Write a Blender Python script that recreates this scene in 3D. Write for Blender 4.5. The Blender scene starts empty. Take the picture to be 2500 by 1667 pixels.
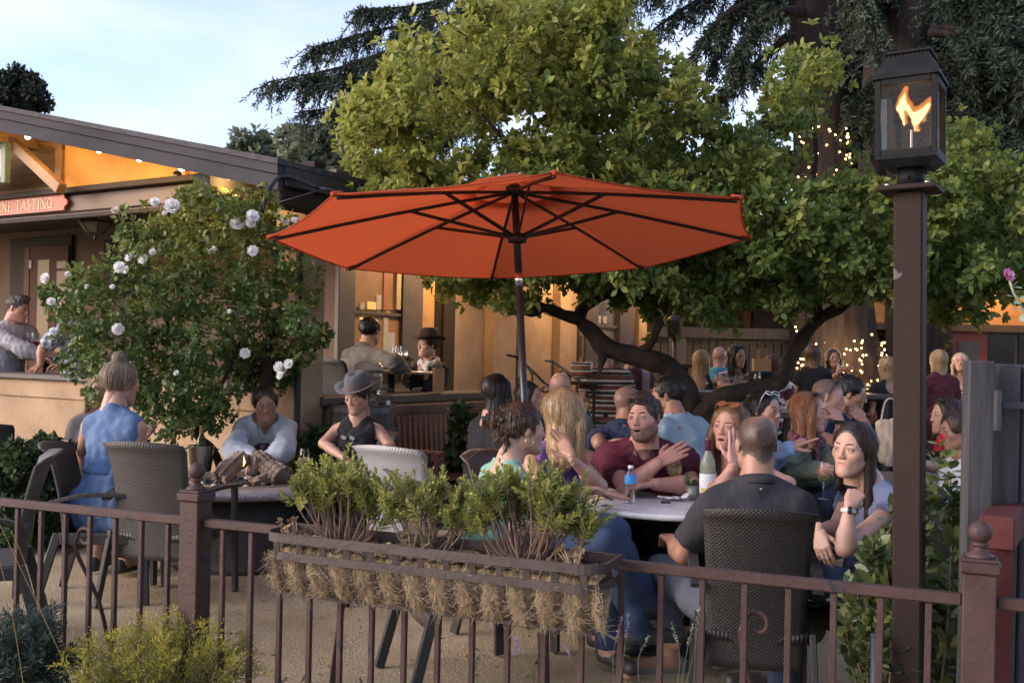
import bpy, math, random
import numpy as np
from mathutils import Vector, Matrix
S = bpy.context.scene
COL = S.collection
random.seed(7); RNG = np.random.default_rng(7)
R_ = math.radians
# ---------------------------------------------------------------- camera, sky, sun, exposure
FPX, EYE, HOR, ROLL = 2500.0, 1.45, 870.0, math.atan(0.022)
cam = bpy.data.objects.new('camera', bpy.data.cameras.new('camera')); COL.objects.link(cam)
_c, _s = math.cos(ROLL), math.sin(ROLL)
cam.matrix_world = Matrix(((_c, -_s, 0, 0), (0, 0, -1, 0), (_s, _c, 0, EYE), (0, 0, 0, 1)))
cam.data.sensor_width = 36; cam.data.lens = 36.0; cam.data.shift_y = 0.0146
cam.data.clip_start = 0.05; cam.data.clip_end = 2000
cam.data.dof.use_dof = True; cam.data.dof.focus_distance = 5.0; cam.data.dof.aperture_fstop = 8.0
S.camera = cam
SUN_EL, SUN_AZ = R_(22), R_(-106)          # azimuth measured from the view direction (+Y), negative to the left
W = bpy.data.worlds.new('World'); S.world = W; W.use_nodes = True
_n = W.node_tree.nodes; _bg = _n['Background']
_sky = _n.new('ShaderNodeTexSky'); _sky.sky_type = 'NISHITA'; _sky.sun_disc = False
_sky.sun_elevation = SUN_EL; _sky.sun_rotation = SUN_AZ
_sky.air_density = 1.0; _sky.dust_density = 2.4; _sky.ozone_density = 1.6
_hs = _n.new('ShaderNodeHueSaturation'); _hs.inputs['Saturation'].default_value = .8      # thin evening overcast, faint pale cloud
_tc = _n.new('ShaderNodeTexCoord'); _mp = _n.new('ShaderNodeMapping'); _mp.inputs['Scale'].default_value = (1.2, 1.2, 3.2); _cn = _n.new('ShaderNodeTexNoise'); _cn.inputs['Scale'].default_value = 2.1; _cn.inputs['Detail'].default_value = 5
W.node_tree.links.new(_tc.outputs['Generated'], _mp.inputs[0]); W.node_tree.links.new(_mp.outputs[0], _cn.inputs['Vector'])
for _k, (_a1, _b1) in (('Saturation', (1.0, .5)), ('Value', (.94, 1.12))):
    _mr = _n.new('ShaderNodeMapRange'); _mr.inputs[1].default_value = .38; _mr.inputs[2].default_value = .66; _mr.inputs[3].default_value = _a1; _mr.inputs[4].default_value = _b1
    W.node_tree.links.new(_cn.outputs['Fac'], _mr.inputs[0]); W.node_tree.links.new(_mr.outputs[0], _hs.inputs[_k])
W.node_tree.links.new(_sky.outputs[0], _hs.inputs['Color']); _tn = _n.new('ShaderNodeMix'); _tn.data_type = 'RGBA'; _tn.blend_type = 'MULTIPLY'; _tn.inputs[0].default_value = 1; _tn.inputs[7].default_value = (1.045, .98, 1.09, 1)
W.node_tree.links.new(_hs.outputs[0], _tn.inputs[6]); W.node_tree.links.new(_tn.outputs[2], _bg.inputs[0]); _bg.inputs[1].default_value = 0.15
_sl = bpy.data.lights.new('sun', 'SUN'); _sl.energy = 0.5; _sl.angle = R_(40); _sl.color = (1.0, .93, .86)
sun = bpy.data.objects.new('sun', _sl); COL.objects.link(sun)
_d = Vector((math.sin(SUN_AZ)*math.cos(SUN_EL), math.cos(SUN_AZ)*math.cos(SUN_EL), math.sin(SUN_EL)))
sun.rotation_euler = _d.to_track_quat('Z', 'Y').to_euler()
S.view_settings.view_transform = 'Standard'; S.view_settings.look = 'None'
S.view_settings.exposure = 1.38; S.view_settings.gamma = 1; S.view_settings.use_curve_mapping = False
S.cycles.max_bounces = 6; S.cycles.transparent_max_bounces = 8; S.cycles.diffuse_bounces = 3
S.cycles.sample_clamp_indirect = 4
S.cycles.use_denoising = True

def at(u, v, Y):
    """world point at depth Y seen at pixel (u, v) of the 2500 px wide photograph"""
    x, y = (u-1250)/FPX, -(v-HOR)/FPX
    return Vector((Y*(_c*x-_s*y), Y, EYE+Y*(_s*x+_c*y)))
def gnd(u, v, z=0.0):
    x, y = (u-1250)/FPX, -(v-HOR)/FPX
    Y = (z-EYE)/(_s*x+_c*y)
    return at(u, v, Y)
def px(n, Y): return n*Y/FPX

# ---------------------------------------------------------------- objects
ROOTM = {}
def tag(o, label=None, cat=None, group=None, kind=None):
    for k, v in (('label', label), ('category', cat), ('group', group), ('kind', kind)):
        if v: o[k] = v
    return o
def thing(name, label, cat, loc=(0, 0, 0), rz=0, group=None, M=None):
    o = bpy.data.objects.new(name, None); COL.objects.link(o)
    o.matrix_world = M if M is not None else Matrix.Translation(Vector(loc)) @ Matrix.Rotation(rz, 4, 'Z')
    ROOTM[o.name] = o.matrix_world.copy(); o.empty_display_size = .1
    return tag(o, label, cat, group)
def finish(o, mat, parent, smooth):
    COL.objects.link(o)
    if mat is not None:
        for m in (mat if isinstance(mat, (list, tuple)) else [mat]): o.data.materials.append(m)
    if parent is not None: o.parent = parent
    ROOTM[o.name] = ROOTM[parent.name] if parent is not None else Matrix()
    if smooth and len(o.data.polygons):
        o.data.polygons.foreach_set('use_smooth', np.ones(len(o.data.polygons), bool))
    return o
def mk(name, vf, mat, parent=None, smooth=False, world=False, cols=None, mi=None, auto=None):
    """mesh object from (V, F); F a list of index tuples or an int array; world=True: V are world coordinates"""
    V, F = vf
    V = np.asarray(V, float).reshape(-1, 3)
    if world and parent is not None:
        Mi = np.array(ROOTM[parent.name].inverted()); V = V @ Mi[:3, :3].T + Mi[:3, 3]
    me = bpy.data.meshes.new(name)
    if isinstance(F, np.ndarray):
        n, k = F.shape
        me.vertices.add(len(V)); me.vertices.foreach_set('co', V.astype(np.float32).ravel())
        me.loops.add(n*k); me.loops.foreach_set('vertex_index', F.astype(np.int32).ravel())
        me.polygons.add(n); me.polygons.foreach_set('loop_start', np.arange(0, n*k, k, dtype=np.int32))
        me.polygons.foreach_set('loop_total', np.full(n, k, np.int32))
        me.update(calc_edges=True)
    else:
        me.from_pydata([tuple(v) for v in V], [], [tuple(f) for f in F]); me.update()
    if cols is not None:
        c = np.asarray(cols, np.float32)
        if c.shape[1] == 3: c = np.hstack([c, np.ones((len(c), 1), np.float32)])
        a = me.color_attributes.new('Col', 'FLOAT_COLOR', 'POINT'); a.data.foreach_set('color', c.ravel())
    if mi is not None: me.polygons.foreach_set('material_index', np.asarray(mi, np.int32))
    o = finish(bpy.data.objects.new(name, me), mat, parent, smooth)
    return o
def dup(o, parent=None, M=None, label=None, group=None):
    c = o.copy(); COL.objects.link(c)
    if parent is not None: c.parent = parent
    for ch in list(o.children): dup(ch, c)
    if M is not None: c.matrix_world = M; ROOTM[c.name] = M.copy()
    if label: c['label'] = label
    if group: c['group'] = group
    return c
def join(*parts):
    V, F, n = [], [], 0
    for v, f in parts:
        v = [tuple(p) for p in v]; V += v; F += [tuple(int(i)+n for i in q) for q in f]; n += len(v)
    return V, F
def xf(vf, M):
    return [tuple(M @ Vector(p)) for p in vf[0]], vf[1]
def box(c, s, rz=0, bev=0):
    """box centre c, full size s; bev chamfers the edges"""
    hx, hy, hz = s[0]/2, s[1]/2, s[2]/2
    if bev <= 0:
        V = [(x, y, z) for x in (-hx, hx) for y in (-hy, hy) for z in (-hz, hz)]
        F = [(0, 1, 3, 2), (4, 6, 7, 5), (0, 4, 5, 1), (2, 3, 7, 6), (0, 2, 6, 4), (1, 5, 7, 3)]
    else:
        b = min(bev, hx*.9, hy*.9, hz*.9)
        V = []; idx = {}
        for sx in (-1, 1):
            for sy in (-1, 1):
                for sz in (-1, 1):
                    for a in range(3):
                        p = [sx*(hx-b), sy*(hy-b), sz*(hz-b)]; p[a] = (sx*hx, sy*hy, sz*hz)[a]
                        idx[sx, sy, sz, a] = len(V); V.append(tuple(p))
        F = []
        for a in range(3):
            o = [i for i in range(3) if i != a]
            for s_ in (-1, 1):
                q = []
                for k, l in ((-1, -1), (1, -1), (1, 1), (-1, 1)):
                    t = [0, 0, 0]; t[a] = s_; t[o[0]] = k; t[o[1]] = l
                    q.append(idx[t[0], t[1], t[2], a])
                if (s_ > 0) != (a != 1): q.reverse()
                F.append(tuple(q))
            for k in (-1, 1):
                for l in (-1, 1):
                    q = []
                    for m, ax in ((-1, o[0]), (1, o[0]), (1, o[1]), (-1, o[1])):
                        t = [0, 0, 0]; t[a] = m; t[o[0]] = k; t[o[1]] = l
                        q.append(idx[t[0], t[1], t[2], ax])
                    F.append(tuple(q))
        for sx in (-1, 1):
            for sy in (-1, 1):
                for sz in (-1, 1): F.append(tuple(idx[sx, sy, sz, a] for a in range(3)))
        for i, q in enumerate(F):
            p = [Vector(V[j]) for j in q]
            if (p[1]-p[0]).cross(p[2]-p[0]).dot(sum(p, Vector())) < 0: F[i] = tuple(reversed(q))
    M = Matrix.Translation(Vector(c)) @ Matrix.Rotation(rz, 4, 'Z')
    return [tuple(M @ Vector(v)) for v in V], F
def bar(a, b, w, h, up=(0, 0, 1), bev=0):
    """rectangular bar from a to b, width w (sideways), height h (along up)"""
    a, b = Vector(a), Vector(b); d = b-a; L = d.length; y = d.normalized()
    up = Vector(up); x = y.cross(up)
    if x.length < 1e-4: x = y.cross(Vector((1, 0, 0)))
    x.normalize(); z = x.cross(y)
    M = Matrix.Translation((a+b)/2) @ Matrix((x, y, z)).transposed().to_4x4()
    return xf(box((0, 0, 0), (w, L, h), 0, bev), M)
def tube(pts, r, n=8, cap=True):
    pts = [Vector(p) for p in pts]; m = len(pts)
    rs = r if isinstance(r, (list, tuple, np.ndarray)) else [r]*m
    V, F = [], []
    t0 = (pts[1]-pts[0]).normalized(); x = t0.orthogonal().normalized()
    for i in range(m):
        t = (pts[min(i+1, m-1)]-pts[max(i-1, 0)])
        t = t.normalized() if t.length > 1e-9 else t0
        x = x-t*x.dot(t)
        x = x.normalized() if x.length > 1e-6 else t.orthogonal().normalized()
        y = t.cross(x)
        for k in range(n):
            a = 2*math.pi*k/n
            V.append(tuple(pts[i]+(x*math.cos(a)+y*math.sin(a))*rs[i]))
    for i in range(m-1):
        for k in range(n):
            F.append((i*n+k, i*n+(k+1) % n, (i+1)*n+(k+1) % n, (i+1)*n+k))
    if cap: F.append(tuple(range(n-1, -1, -1))); F.append(tuple((m-1)*n+k for k in range(n)))
    return V, F
def lathe(prof, c=(0, 0, 0), n=24, cap=True):
    """profile [(r, z)] bottom to top, spun round z"""
    V, F = [], []
    for r, z in prof:
        for k in range(n):
            a = 2*math.pi*k/n; V.append((c[0]+r*math.cos(a), c[1]+r*math.sin(a), c[2]+z))
    for i in range(len(prof)-1):
        for k in range(n): F.append((i*n+k, i*n+(k+1) % n, (i+1)*n+(k+1) % n, (i+1)*n+k))
    if cap:
        if prof[0][0] > 1e-5: F.append(tuple(range(n-1, -1, -1)))
        if prof[-1][0] > 1e-5: F.append(tuple((len(prof)-1)*n+k for k in range(n)))
    return V, F
def ball(c, r, n=12, m=8, sq=(1, 1, 1)):
    V, F = [], []
    for i in range(m+1):
        th = math.pi*i/m
        for k in range(n):
            a = 2*math.pi*k/n
            V.append((c[0]+sq[0]*r*math.sin(th)*math.cos(a), c[1]+sq[1]*r*math.sin(th)*math.sin(a), c[2]-sq[2]*r*math.cos(th)))
    for i in range(m):
        for k in range(n): F.append((i*n+k, i*n+(k+1) % n, (i+1)*n+(k+1) % n, (i+1)*n+k))
    return V, F
def frame(origin, x, y, z):
    return Matrix.Translation(Vector(origin)) @ Matrix((Vector(x), Vector(y), Vector(z))).transposed().to_4x4()
def spline(pts, n=8):
    """Catmull-Rom through pts"""
    P = [Vector(p) for p in pts]; out = []
    for i in range(len(P)-1):
        p0, p1, p2, p3 = P[max(i-1, 0)], P[i], P[i+1], P[min(i+2, len(P)-1)]
        for k in range(n):
            t = k/n
            out.append(.5*((2*p1)+(p2-p0)*t+(2*p0-5*p1+4*p2-p3)*t*t+(3*p1-p0-3*p2+p3)*t**3))
    out.append(P[-1]); return out
def lerps(a, n): return list(np.interp(np.linspace(0, len(a)-1, n), range(len(a)), a))

# ---------------------------------------------------------------- materials
MC = {}
def mat(name, col, rough=.6, metal=0., var=.18, ns=6., col2=None, bump=0., bs=40., stretch=(1, 1, 1), spec=.5, vcol=False, coord='Object',
        emit=None, es=0., trans=0., ior=1.45, alpha=1., sub=0., detail=6., sheen=0., chips=None):
    """procedural principled material: noise-mixed base colour, noise roughness, noise bump; vcol multiplies the Col attribute"""
    if name in MC: return MC[name]
    m = bpy.data.materials.new(name); m.use_nodes = True; nt = m.node_tree; N, L = nt.nodes, nt.links
    p = N['Principled BSDF']
    tc = N.new('ShaderNodeTexCoord'); mp = N.new('ShaderNodeMapping'); mp.inputs['Scale'].default_value = stretch
    L.new(tc.outputs[coord], mp.inputs[0])
    nz = N.new('ShaderNodeTexNoise'); nz.inputs['Scale'].default_value = ns; nz.inputs['Detail'].default_value = detail
    nz.inputs['Roughness'].default_value = .62
    L.new(mp.outputs[0], nz.inputs['Vector'])
    cr = N.new('ShaderNodeValToRGB'); e = cr.color_ramp.elements
    c2 = col2 or tuple(min(1, c*(1+var)) for c in col); c1 = col if col2 else tuple(c*(1-var) for c in col)
    e[0].position, e[1].position = .32, .68
    e[0].color = (*c1, 1); e[1].color = (*c2, 1)
    L.new(nz.outputs['Fac'], cr.inputs[0]); out = cr.outputs[0]
    if chips:
        cz = N.new('ShaderNodeTexNoise'); cz.inputs['Scale'].default_value = chips[0]; cz.inputs['Detail'].default_value = 4
        L.new(tc.outputs[coord], cz.inputs['Vector'])
        k = N.new('ShaderNodeValToRGB'); k.color_ramp.elements[0].position = chips[1]; k.color_ramp.elements[1].position = chips[1]+.02
        L.new(cz.outputs['Fac'], k.inputs[0])
        mx = N.new('ShaderNodeMix'); mx.data_type = 'RGBA'
        L.new(k.outputs[0], mx.inputs[0]); L.new(out, mx.inputs[6]); mx.inputs[7].default_value = (*chips[2], 1); out = mx.outputs[2]
    if vcol:
        at_ = N.new('ShaderNodeAttribute'); at_.attribute_name = 'Col'
        mx = N.new('ShaderNodeMix'); mx.data_type = 'RGBA'; mx.blend_type = 'MULTIPLY'; mx.inputs[0].default_value = 1
        L.new(out, mx.inputs[6]); L.new(at_.outputs['Color'], mx.inputs[7]); out = mx.outputs[2]
    L.new(out, p.inputs['Base Color'])
    p.inputs['Metallic'].default_value = metal; p.inputs['IOR'].default_value = ior
    p.inputs['Specular IOR Level'].default_value = spec
    mr = N.new('ShaderNodeMapRange'); mr.inputs[3].default_value = max(.02, rough-.1); mr.inputs[4].default_value = min(1, rough+.1)
    L.new(nz.outputs['Fac'], mr.inputs[0]); L.new(mr.outputs[0], p.inputs['Roughness'])
    if bump:
        b = N.new('ShaderNodeBump'); b.inputs['Strength'].default_value = min(1, bump); b.inputs['Distance'].default_value = .01
        bz = N.new('ShaderNodeTexNoise'); bz.inputs['Scale'].default_value = bs; bz.inputs['Detail'].default_value = 5
        L.new(mp.outputs[0], bz.inputs['Vector']); L.new(bz.outputs['Fac'], b.inputs['Height']); L.new(b.outputs[0], p.inputs['Normal'])
    if emit: p.inputs['Emission Color'].default_value = (*emit, 1); p.inputs['Emission Strength'].default_value = es
    if trans: p.inputs['Transmission Weight'].default_value = trans
    if sub: p.inputs['Subsurface Weight'].default_value = sub; p.inputs['Subsurface Radius'].default_value = (.02, .008, .005)
    if sheen: p.inputs['Sheen Weight'].default_value = sheen
    if alpha < 1: p.inputs['Alpha'].default_value = alpha
    MC[name] = m; return m
def emitm(name, col, st):
    if name in MC: return MC[name]
    m = bpy.data.materials.new(name); m.use_nodes = True; N, L = m.node_tree.nodes, m.node_tree.links
    N.remove(N['Principled BSDF']); e = N.new('ShaderNodeEmission')
    e.inputs[0].default_value = (*col, 1); e.inputs[1].default_value = st
    L.new(e.outputs[0], N['Material Output'].inputs[0]); MC[name] = m; return m
def leafm(name, a, b, tr=.35, rough=.5, ns=1.5):
    """leaf: colours a..b by the leaf's own Col value (hue of that leaf; on the tree also painted sunlight), part translucent"""
    if name in MC: return MC[name]
    m = bpy.data.materials.new(name); m.use_nodes = True; N, L = m.node_tree.nodes, m.node_tree.links
    p = N['Principled BSDF']; at_ = N.new('ShaderNodeAttribute'); at_.attribute_name = 'Col'
    sp = N.new('ShaderNodeSeparateColor'); L.new(at_.outputs['Color'], sp.inputs[0])
    cr = N.new('ShaderNodeValToRGB'); cr.color_ramp.elements[0].color = (*a, 1); cr.color_ramp.elements[1].color = (*b, 1)
    L.new(sp.outputs[0], cr.inputs[0]); L.new(cr.outputs[0], p.inputs['Base Color'])
    p.inputs['Roughness'].default_value = rough; p.inputs['Specular IOR Level'].default_value = .35
    t = N.new('ShaderNodeBsdfTranslucent'); L.new(cr.outputs[0], t.inputs[0])
    mx = N.new('ShaderNodeMixShader'); mx.inputs[0].default_value = tr
    L.new(p.outputs[0], mx.inputs[1]); L.new(t.outputs[0], mx.inputs[2]); L.new(mx.outputs[0], N['Material Output'].inputs[0])
    MC[name] = m; return m
def glassm(name, col=(.95, .97, .96), rough=.02, clear=.86):
    """thin glass: mostly straight-through with a fresnel gloss"""
    if name in MC: return MC[name]
    m = bpy.data.materials.new(name); m.use_nodes = True; N, L = m.node_tree.nodes, m.node_tree.links
    N.remove(N['Principled BSDF']); t = N.new('ShaderNodeBsdfTransparent'); t.inputs[0].default_value = (*col, 1)
    g = N.new('ShaderNodeBsdfGlossy'); g.inputs['Roughness'].default_value = rough
    f = N.new('ShaderNodeFresnel'); f.inputs[0].default_value = 1.3+(1-clear)*1.4
    mr = N.new('ShaderNodeMapRange'); mr.inputs[3].default_value = 0; mr.inputs[4].default_value = .5
    L.new(f.outputs[0], mr.inputs[0])
    mx = N.new('ShaderNodeMixShader'); L.new(mr.outputs[0], mx.inputs[0]); L.new(t.outputs[0], mx.inputs[1]); L.new(g.outputs[0], mx.inputs[2])
    L.new(mx.outputs[0], N['Material Output'].inputs[0]); MC[name] = m; return m
def patm(name, kind, c1, c2, sc=(1, 1, 1), thr=.5, c3=None, rough=.8, bump=.15, rot=(0, 0, 0)):
    """printed cloth: 'stripe' bands along z, 'plaid', 'floral' blotches, 'weave' basket relief"""
    if name in MC: return MC[name]
    m = bpy.data.materials.new(name); m.use_nodes = True; N, L = m.node_tree.nodes, m.node_tree.links
    p = N['Principled BSDF']; p.inputs['Roughness'].default_value = rough; p.inputs['Specular IOR Level'].default_value = .3
    tc = N.new('ShaderNodeTexCoord'); mp = N.new('ShaderNodeMapping'); mp.inputs['Scale'].default_value = sc; mp.inputs['Rotation'].default_value = rot
    L.new(tc.outputs['Object'], mp.inputs[0])
    def mix(fac, a, b):
        x = N.new('ShaderNodeMix'); x.data_type = 'RGBA'; L.new(fac, x.inputs[0])
        for i, q in ((6, a), (7, b)):
            if isinstance(q, tuple): x.inputs[i].default_value = (*q, 1)
            else: L.new(q, x.inputs[i])
        return x.outputs[2]
    def step(o, t, w=.03):
        r = N.new('ShaderNodeMapRange'); r.inputs[1].default_value = t-w; r.inputs[2].default_value = t+w; L.new(o, r.inputs[0]); return r.outputs[0]
    def wave(d):
        w = N.new('ShaderNodeTexWave'); w.bands_direction = d; w.inputs['Scale'].default_value = 1; w.inputs['Distortion'].default_value = .3
        w.inputs['Detail'].default_value = 1; L.new(mp.outputs[0], w.inputs[0]); return w.outputs['Fac']
    if kind == 'stripe':
        o = mix(step(wave('Z'), thr), c1, c2)
        if c3:
            w2 = N.new('ShaderNodeTexWave'); w2.bands_direction = 'Z'; w2.inputs['Scale'].default_value = .47; w2.inputs['Phase Offset'].default_value = 1.
            L.new(mp.outputs[0], w2.inputs[0]); o = mix(step(w2.outputs['Fac'], .7), o, c3)
    elif kind == 'plaid':
        o = mix(step(wave('X'), thr), c1, c2); o2 = mix(step(wave('Z'), thr), c1, c3 or c2)
        x = N.new('ShaderNodeMix'); x.data_type = 'RGBA'; x.inputs[0].default_value = .5; L.new(o, x.inputs[6]); L.new(o2, x.inputs[7]); o = x.outputs[2]
    else:
        v = N.new('ShaderNodeTexNoise'); v.inputs['Scale'].default_value = 1; v.inputs['Detail'].default_value = 2; L.new(mp.outputs[0], v.inputs[0])
        o = mix(step(v.outputs['Fac'], thr, .015), c1, c2)
        if c3:
            v2 = N.new('ShaderNodeTexNoise'); v2.inputs['Scale'].default_value = 1.7; v2.inputs['Detail'].default_value = 2
            L.new(mp.outputs[0], v2.inputs[0]); o = mix(step(v2.outputs['Fac'], .6, .015), o, c3)
    L.new(o, p.inputs['Base Color'])
    b = N.new('ShaderNodeBump'); b.inputs['Strength'].default_value = bump; b.inputs['Distance'].default_value = .01
    z = N.new('ShaderNodeTexNoise'); z.inputs['Scale'].default_value = 25; L.new(tc.outputs['Object'], z.inputs[0]); L.new(z.outputs['Fac'], b.inputs['Height'])
    L.new(b.outputs[0], p.inputs['Normal']); MC[name] = m; return m

# ---------------------------------------------------------------- implicit surfaces
class Field:
    """signed distance grid; smooth unions of tapered capsules and ellipsoids, meshed by surface nets"""
    def __init__(s, lo, hi, h):
        s.ax = [np.arange(lo[i]-2*h, hi[i]+3*h, h) for i in range(3)]; s.h = h
        s.d = np.full(tuple(len(a) for a in s.ax), 1.0, np.float32)
    def sub(s, lo, hi):
        sl = []
        for i in range(3):
            a = np.searchsorted(s.ax[i], lo[i]); b = np.searchsorted(s.ax[i], hi[i])
            if b <= a: return None
            sl.append(slice(a, b))
        X, Y, Z = (s.ax[i][sl[i]] for i in range(3))
        return tuple(sl), X[:, None, None], Y[None, :, None], Z[None, None, :]
    def put(s, sl, d, k, op):
        o = s.d[sl]
        if op == 'u':
            if k > 0:
                t = np.clip(.5+.5*(o-d)/k, 0, 1); s.d[sl] = o*(1-t)+d*t-k*t*(1-t)
            else: s.d[sl] = np.minimum(o, d)
        else:                                   # subtract
            if k > 0:
                t = np.clip(.5-.5*(o+d)/k, 0, 1); s.d[sl] = o*(1-t)-d*t+k*t*(1-t)
            else: s.d[sl] = np.maximum(o, -d)
    def cap(s, a, b, ra, rb=None, k=.02, flat=None, op='u', cut=None):
        """tapered capsule; flat=(normal, ratio) squashes along the normal; cut=(0/1, 0/1) flat ends"""
        a = np.array(a, float); b = np.array(b, float); rb = ra if rb is None else rb
        m = max(ra, rb)+k+2*s.h; g = s.sub(np.minimum(a, b)-m, np.maximum(a, b)+m)
        if g is None: return
        sl, X, Y, Z = g; ab = b-a; L2 = max(ab@ab, 1e-12)
        px_, py_, pz_ = X-a[0], Y-a[1], Z-a[2]
        if flat is not None:
            n = np.array(flat[0], float); n /= np.linalg.norm(n); q = (px_*n[0]+py_*n[1]+pz_*n[2])*(1/flat[1]-1)
            px_, py_, pz_ = px_+q*n[0], py_+q*n[1], pz_+q*n[2]
        tr = (px_*ab[0]+py_*ab[1]+pz_*ab[2])/L2; t = np.clip(tr, 0, 1)
        d = np.sqrt((px_-t*ab[0])**2+(py_-t*ab[1])**2+(pz_-t*ab[2])**2)-(ra+(rb-ra)*t)
        if flat is not None: d = d*(.5+.5*flat[1])
        if cut:
            L = math.sqrt(L2)
            if cut[0]: d = np.maximum(d, -tr*L)
            if cut[1]: d = np.maximum(d, (tr-1)*L)
        s.put(sl, d.astype(np.float32), k, op)
    def ell(s, c, r, k=.02, op='u', R=None):
        c = np.array(c, float); r = np.array(r, float); m = (r.max() if R is not None else r)+k+2*s.h
        g = s.sub(c-m, c+m)
        if g is None: return
        sl, X, Y, Z = g; x, y, z = X-c[0], Y-c[1], Z-c[2]
        if R is not None:
            R = np.array(R, float); x, y, z = (R[0][i]*x+R[1][i]*y+R[2][i]*z for i in range(3))
        k0 = np.sqrt((x/r[0])**2+(y/r[1])**2+(z/r[2])**2)+1e-9
        k1 = np.sqrt((x/r[0]**2)**2+(y/r[1]**2)**2+(z/r[2]**2)**2)+1e-9
        s.put(sl, (k0*(k0-1)/k1).astype(np.float32), k, op)
    def cut(s, p, n):
        """keep the side behind the plane (n points to what is removed)"""
        X, Y, Z = s.ax[0][:, None, None], s.ax[1][None, :, None], s.ax[2][None, None, :]
        n = np.array(n, float)/np.linalg.norm(n)
        s.d = np.maximum(s.d, ((X-p[0])*n[0]+(Y-p[1])*n[1]+(Z-p[2])*n[2]).astype(np.float32))
    def warp(s, f):
        X, Y, Z = s.ax[0][:, None, None], s.ax[1][None, :, None], s.ax[2][None, None, :]
        s.d = s.d+f(X, Y, Z).astype(np.float32)
    def mesh(s):
        d = s.d; ins = d < 0
        n = [k-1 for k in d.shape]
        cs = np.zeros(n, np.int8)
        for i in (0, 1):
            for j in (0, 1):
                for k in (0, 1): cs += ins[i:i+n[0], j:j+n[1], k:k+n[2]]
        act = (cs > 0) & (cs < 8); I = np.argwhere(act)
        if len(I) == 0: return np.zeros((0, 3)), np.zeros((0, 4), int)
        idx = np.full(n, -1, np.int32); idx[act] = np.arange(len(I))
        C = {}
        for i in (0, 1):
            for j in (0, 1):
                for k in (0, 1): C[i, j, k] = d[I[:, 0]+i, I[:, 1]+j, I[:, 2]+k]
        P = np.zeros((len(I), 3)); cnt = np.zeros(len(I))
        for a in range(3):
            o = [q for q in range(3) if q != a]
            for i in (0, 1):
                for j in (0, 1):
                    A = [0, 0, 0]; A[o[0]] = i; A[o[1]] = j; B = list(A); B[a] = 1
                    va, vb = C[tuple(A)], C[tuple(B)]; m = (va < 0) != (vb < 0)
                    t = va[m]/(va[m]-vb[m]); q = np.tile(np.array(A, float), (m.sum(), 1)); q[:, a] = t
                    P[m] += q; cnt[m] += 1
        P /= cnt[:, None]
        V = np.stack([s.ax[a][I[:, a]]+P[:, a]*s.h for a in range(3)], 1)
        Q = []
        for a in range(3):
            o = [(a+1) % 3, (a+2) % 3]
            s0 = [slice(1, -1)]*3; s0[a] = slice(0, -1); s1 = list(s0); s1[a] = slice(1, None)
            A, B = ins[tuple(s0)], ins[tuple(s1)]; E = np.argwhere(A != B)
            if len(E) == 0: continue
            fl = A[tuple(E.T)]; base = E.copy(); base[:, o[0]] += 1; base[:, o[1]] += 1
            def cell(di, dj):
                c = base.copy(); c[:, o[0]] -= di; c[:, o[1]] -= dj; return idx[tuple(c.T)]
            q = np.stack([cell(1, 1), cell(0, 1), cell(0, 0), cell(1, 0)], 1)
            q[~fl] = q[~fl][:, ::-1]; Q.append(q)
        return V, np.concatenate(Q)
def wob(seed, f, a):
    r = np.random.default_rng(seed); K = r.normal(size=(5, 3))*f; ph = r.uniform(0, 6.28, 5)
    return lambda X, Y, Z: sum(np.sin(K[i, 0]*X+K[i, 1]*Y+K[i, 2]*Z+ph[i]) for i in range(5))*a/2.2
# ---------------------------------------------------------------- leaves
def leaves_np(P, D, Nn, L, Wd, shape=0, fold=.18, droop=.12):
    """P base points, D directions, Nn normals (all (n,3)); returns V, Q"""
    n = len(P); D = D/(np.linalg.norm(D, axis=1)[:, None]+1e-9); Sd = np.cross(D, Nn); Sd /= np.linalg.norm(Sd, axis=1)[:, None]+1e-9
    U = np.cross(Sd, D); L = np.broadcast_to(np.asarray(L, float), (n,))[:, None]; Wd = np.broadcast_to(np.asarray(Wd, float), (n,))[:, None]
    t = P+D*L-U*L*droop
    if shape == 0:
        c = P+D*L*.6; m = P+D*L*.5-U*Wd*fold
        V = np.stack([P, c+Sd*Wd*.5, t, m, c-Sd*Wd*.5], 1); q = np.array([[0, 1, 2, 3], [0, 3, 2, 4]]); k = 5
    else:
        a, b = (.33, .7)
        m = P+D*L*.52-U*Wd*fold
        V = np.stack([P, P+D*L*a+Sd*Wd*.46, P+D*L*b+Sd*Wd*.44-U*L*droop*.4, t, P+D*L*b-Sd*Wd*.44-U*L*droop*.4, P+D*L*a-Sd*Wd*.46, m], 1)
        q = np.array([[0, 1, 2, 6], [6, 2, 3, 4], [0, 6, 4, 5]]); k = 7
    Q = (np.arange(n)*k)[:, None, None]+q[None]
    return V.reshape(-1, 3), Q.reshape(-1, 4), k
def unit(A): return A/(np.linalg.norm(A, axis=-1, keepdims=True)+1e-9)
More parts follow.
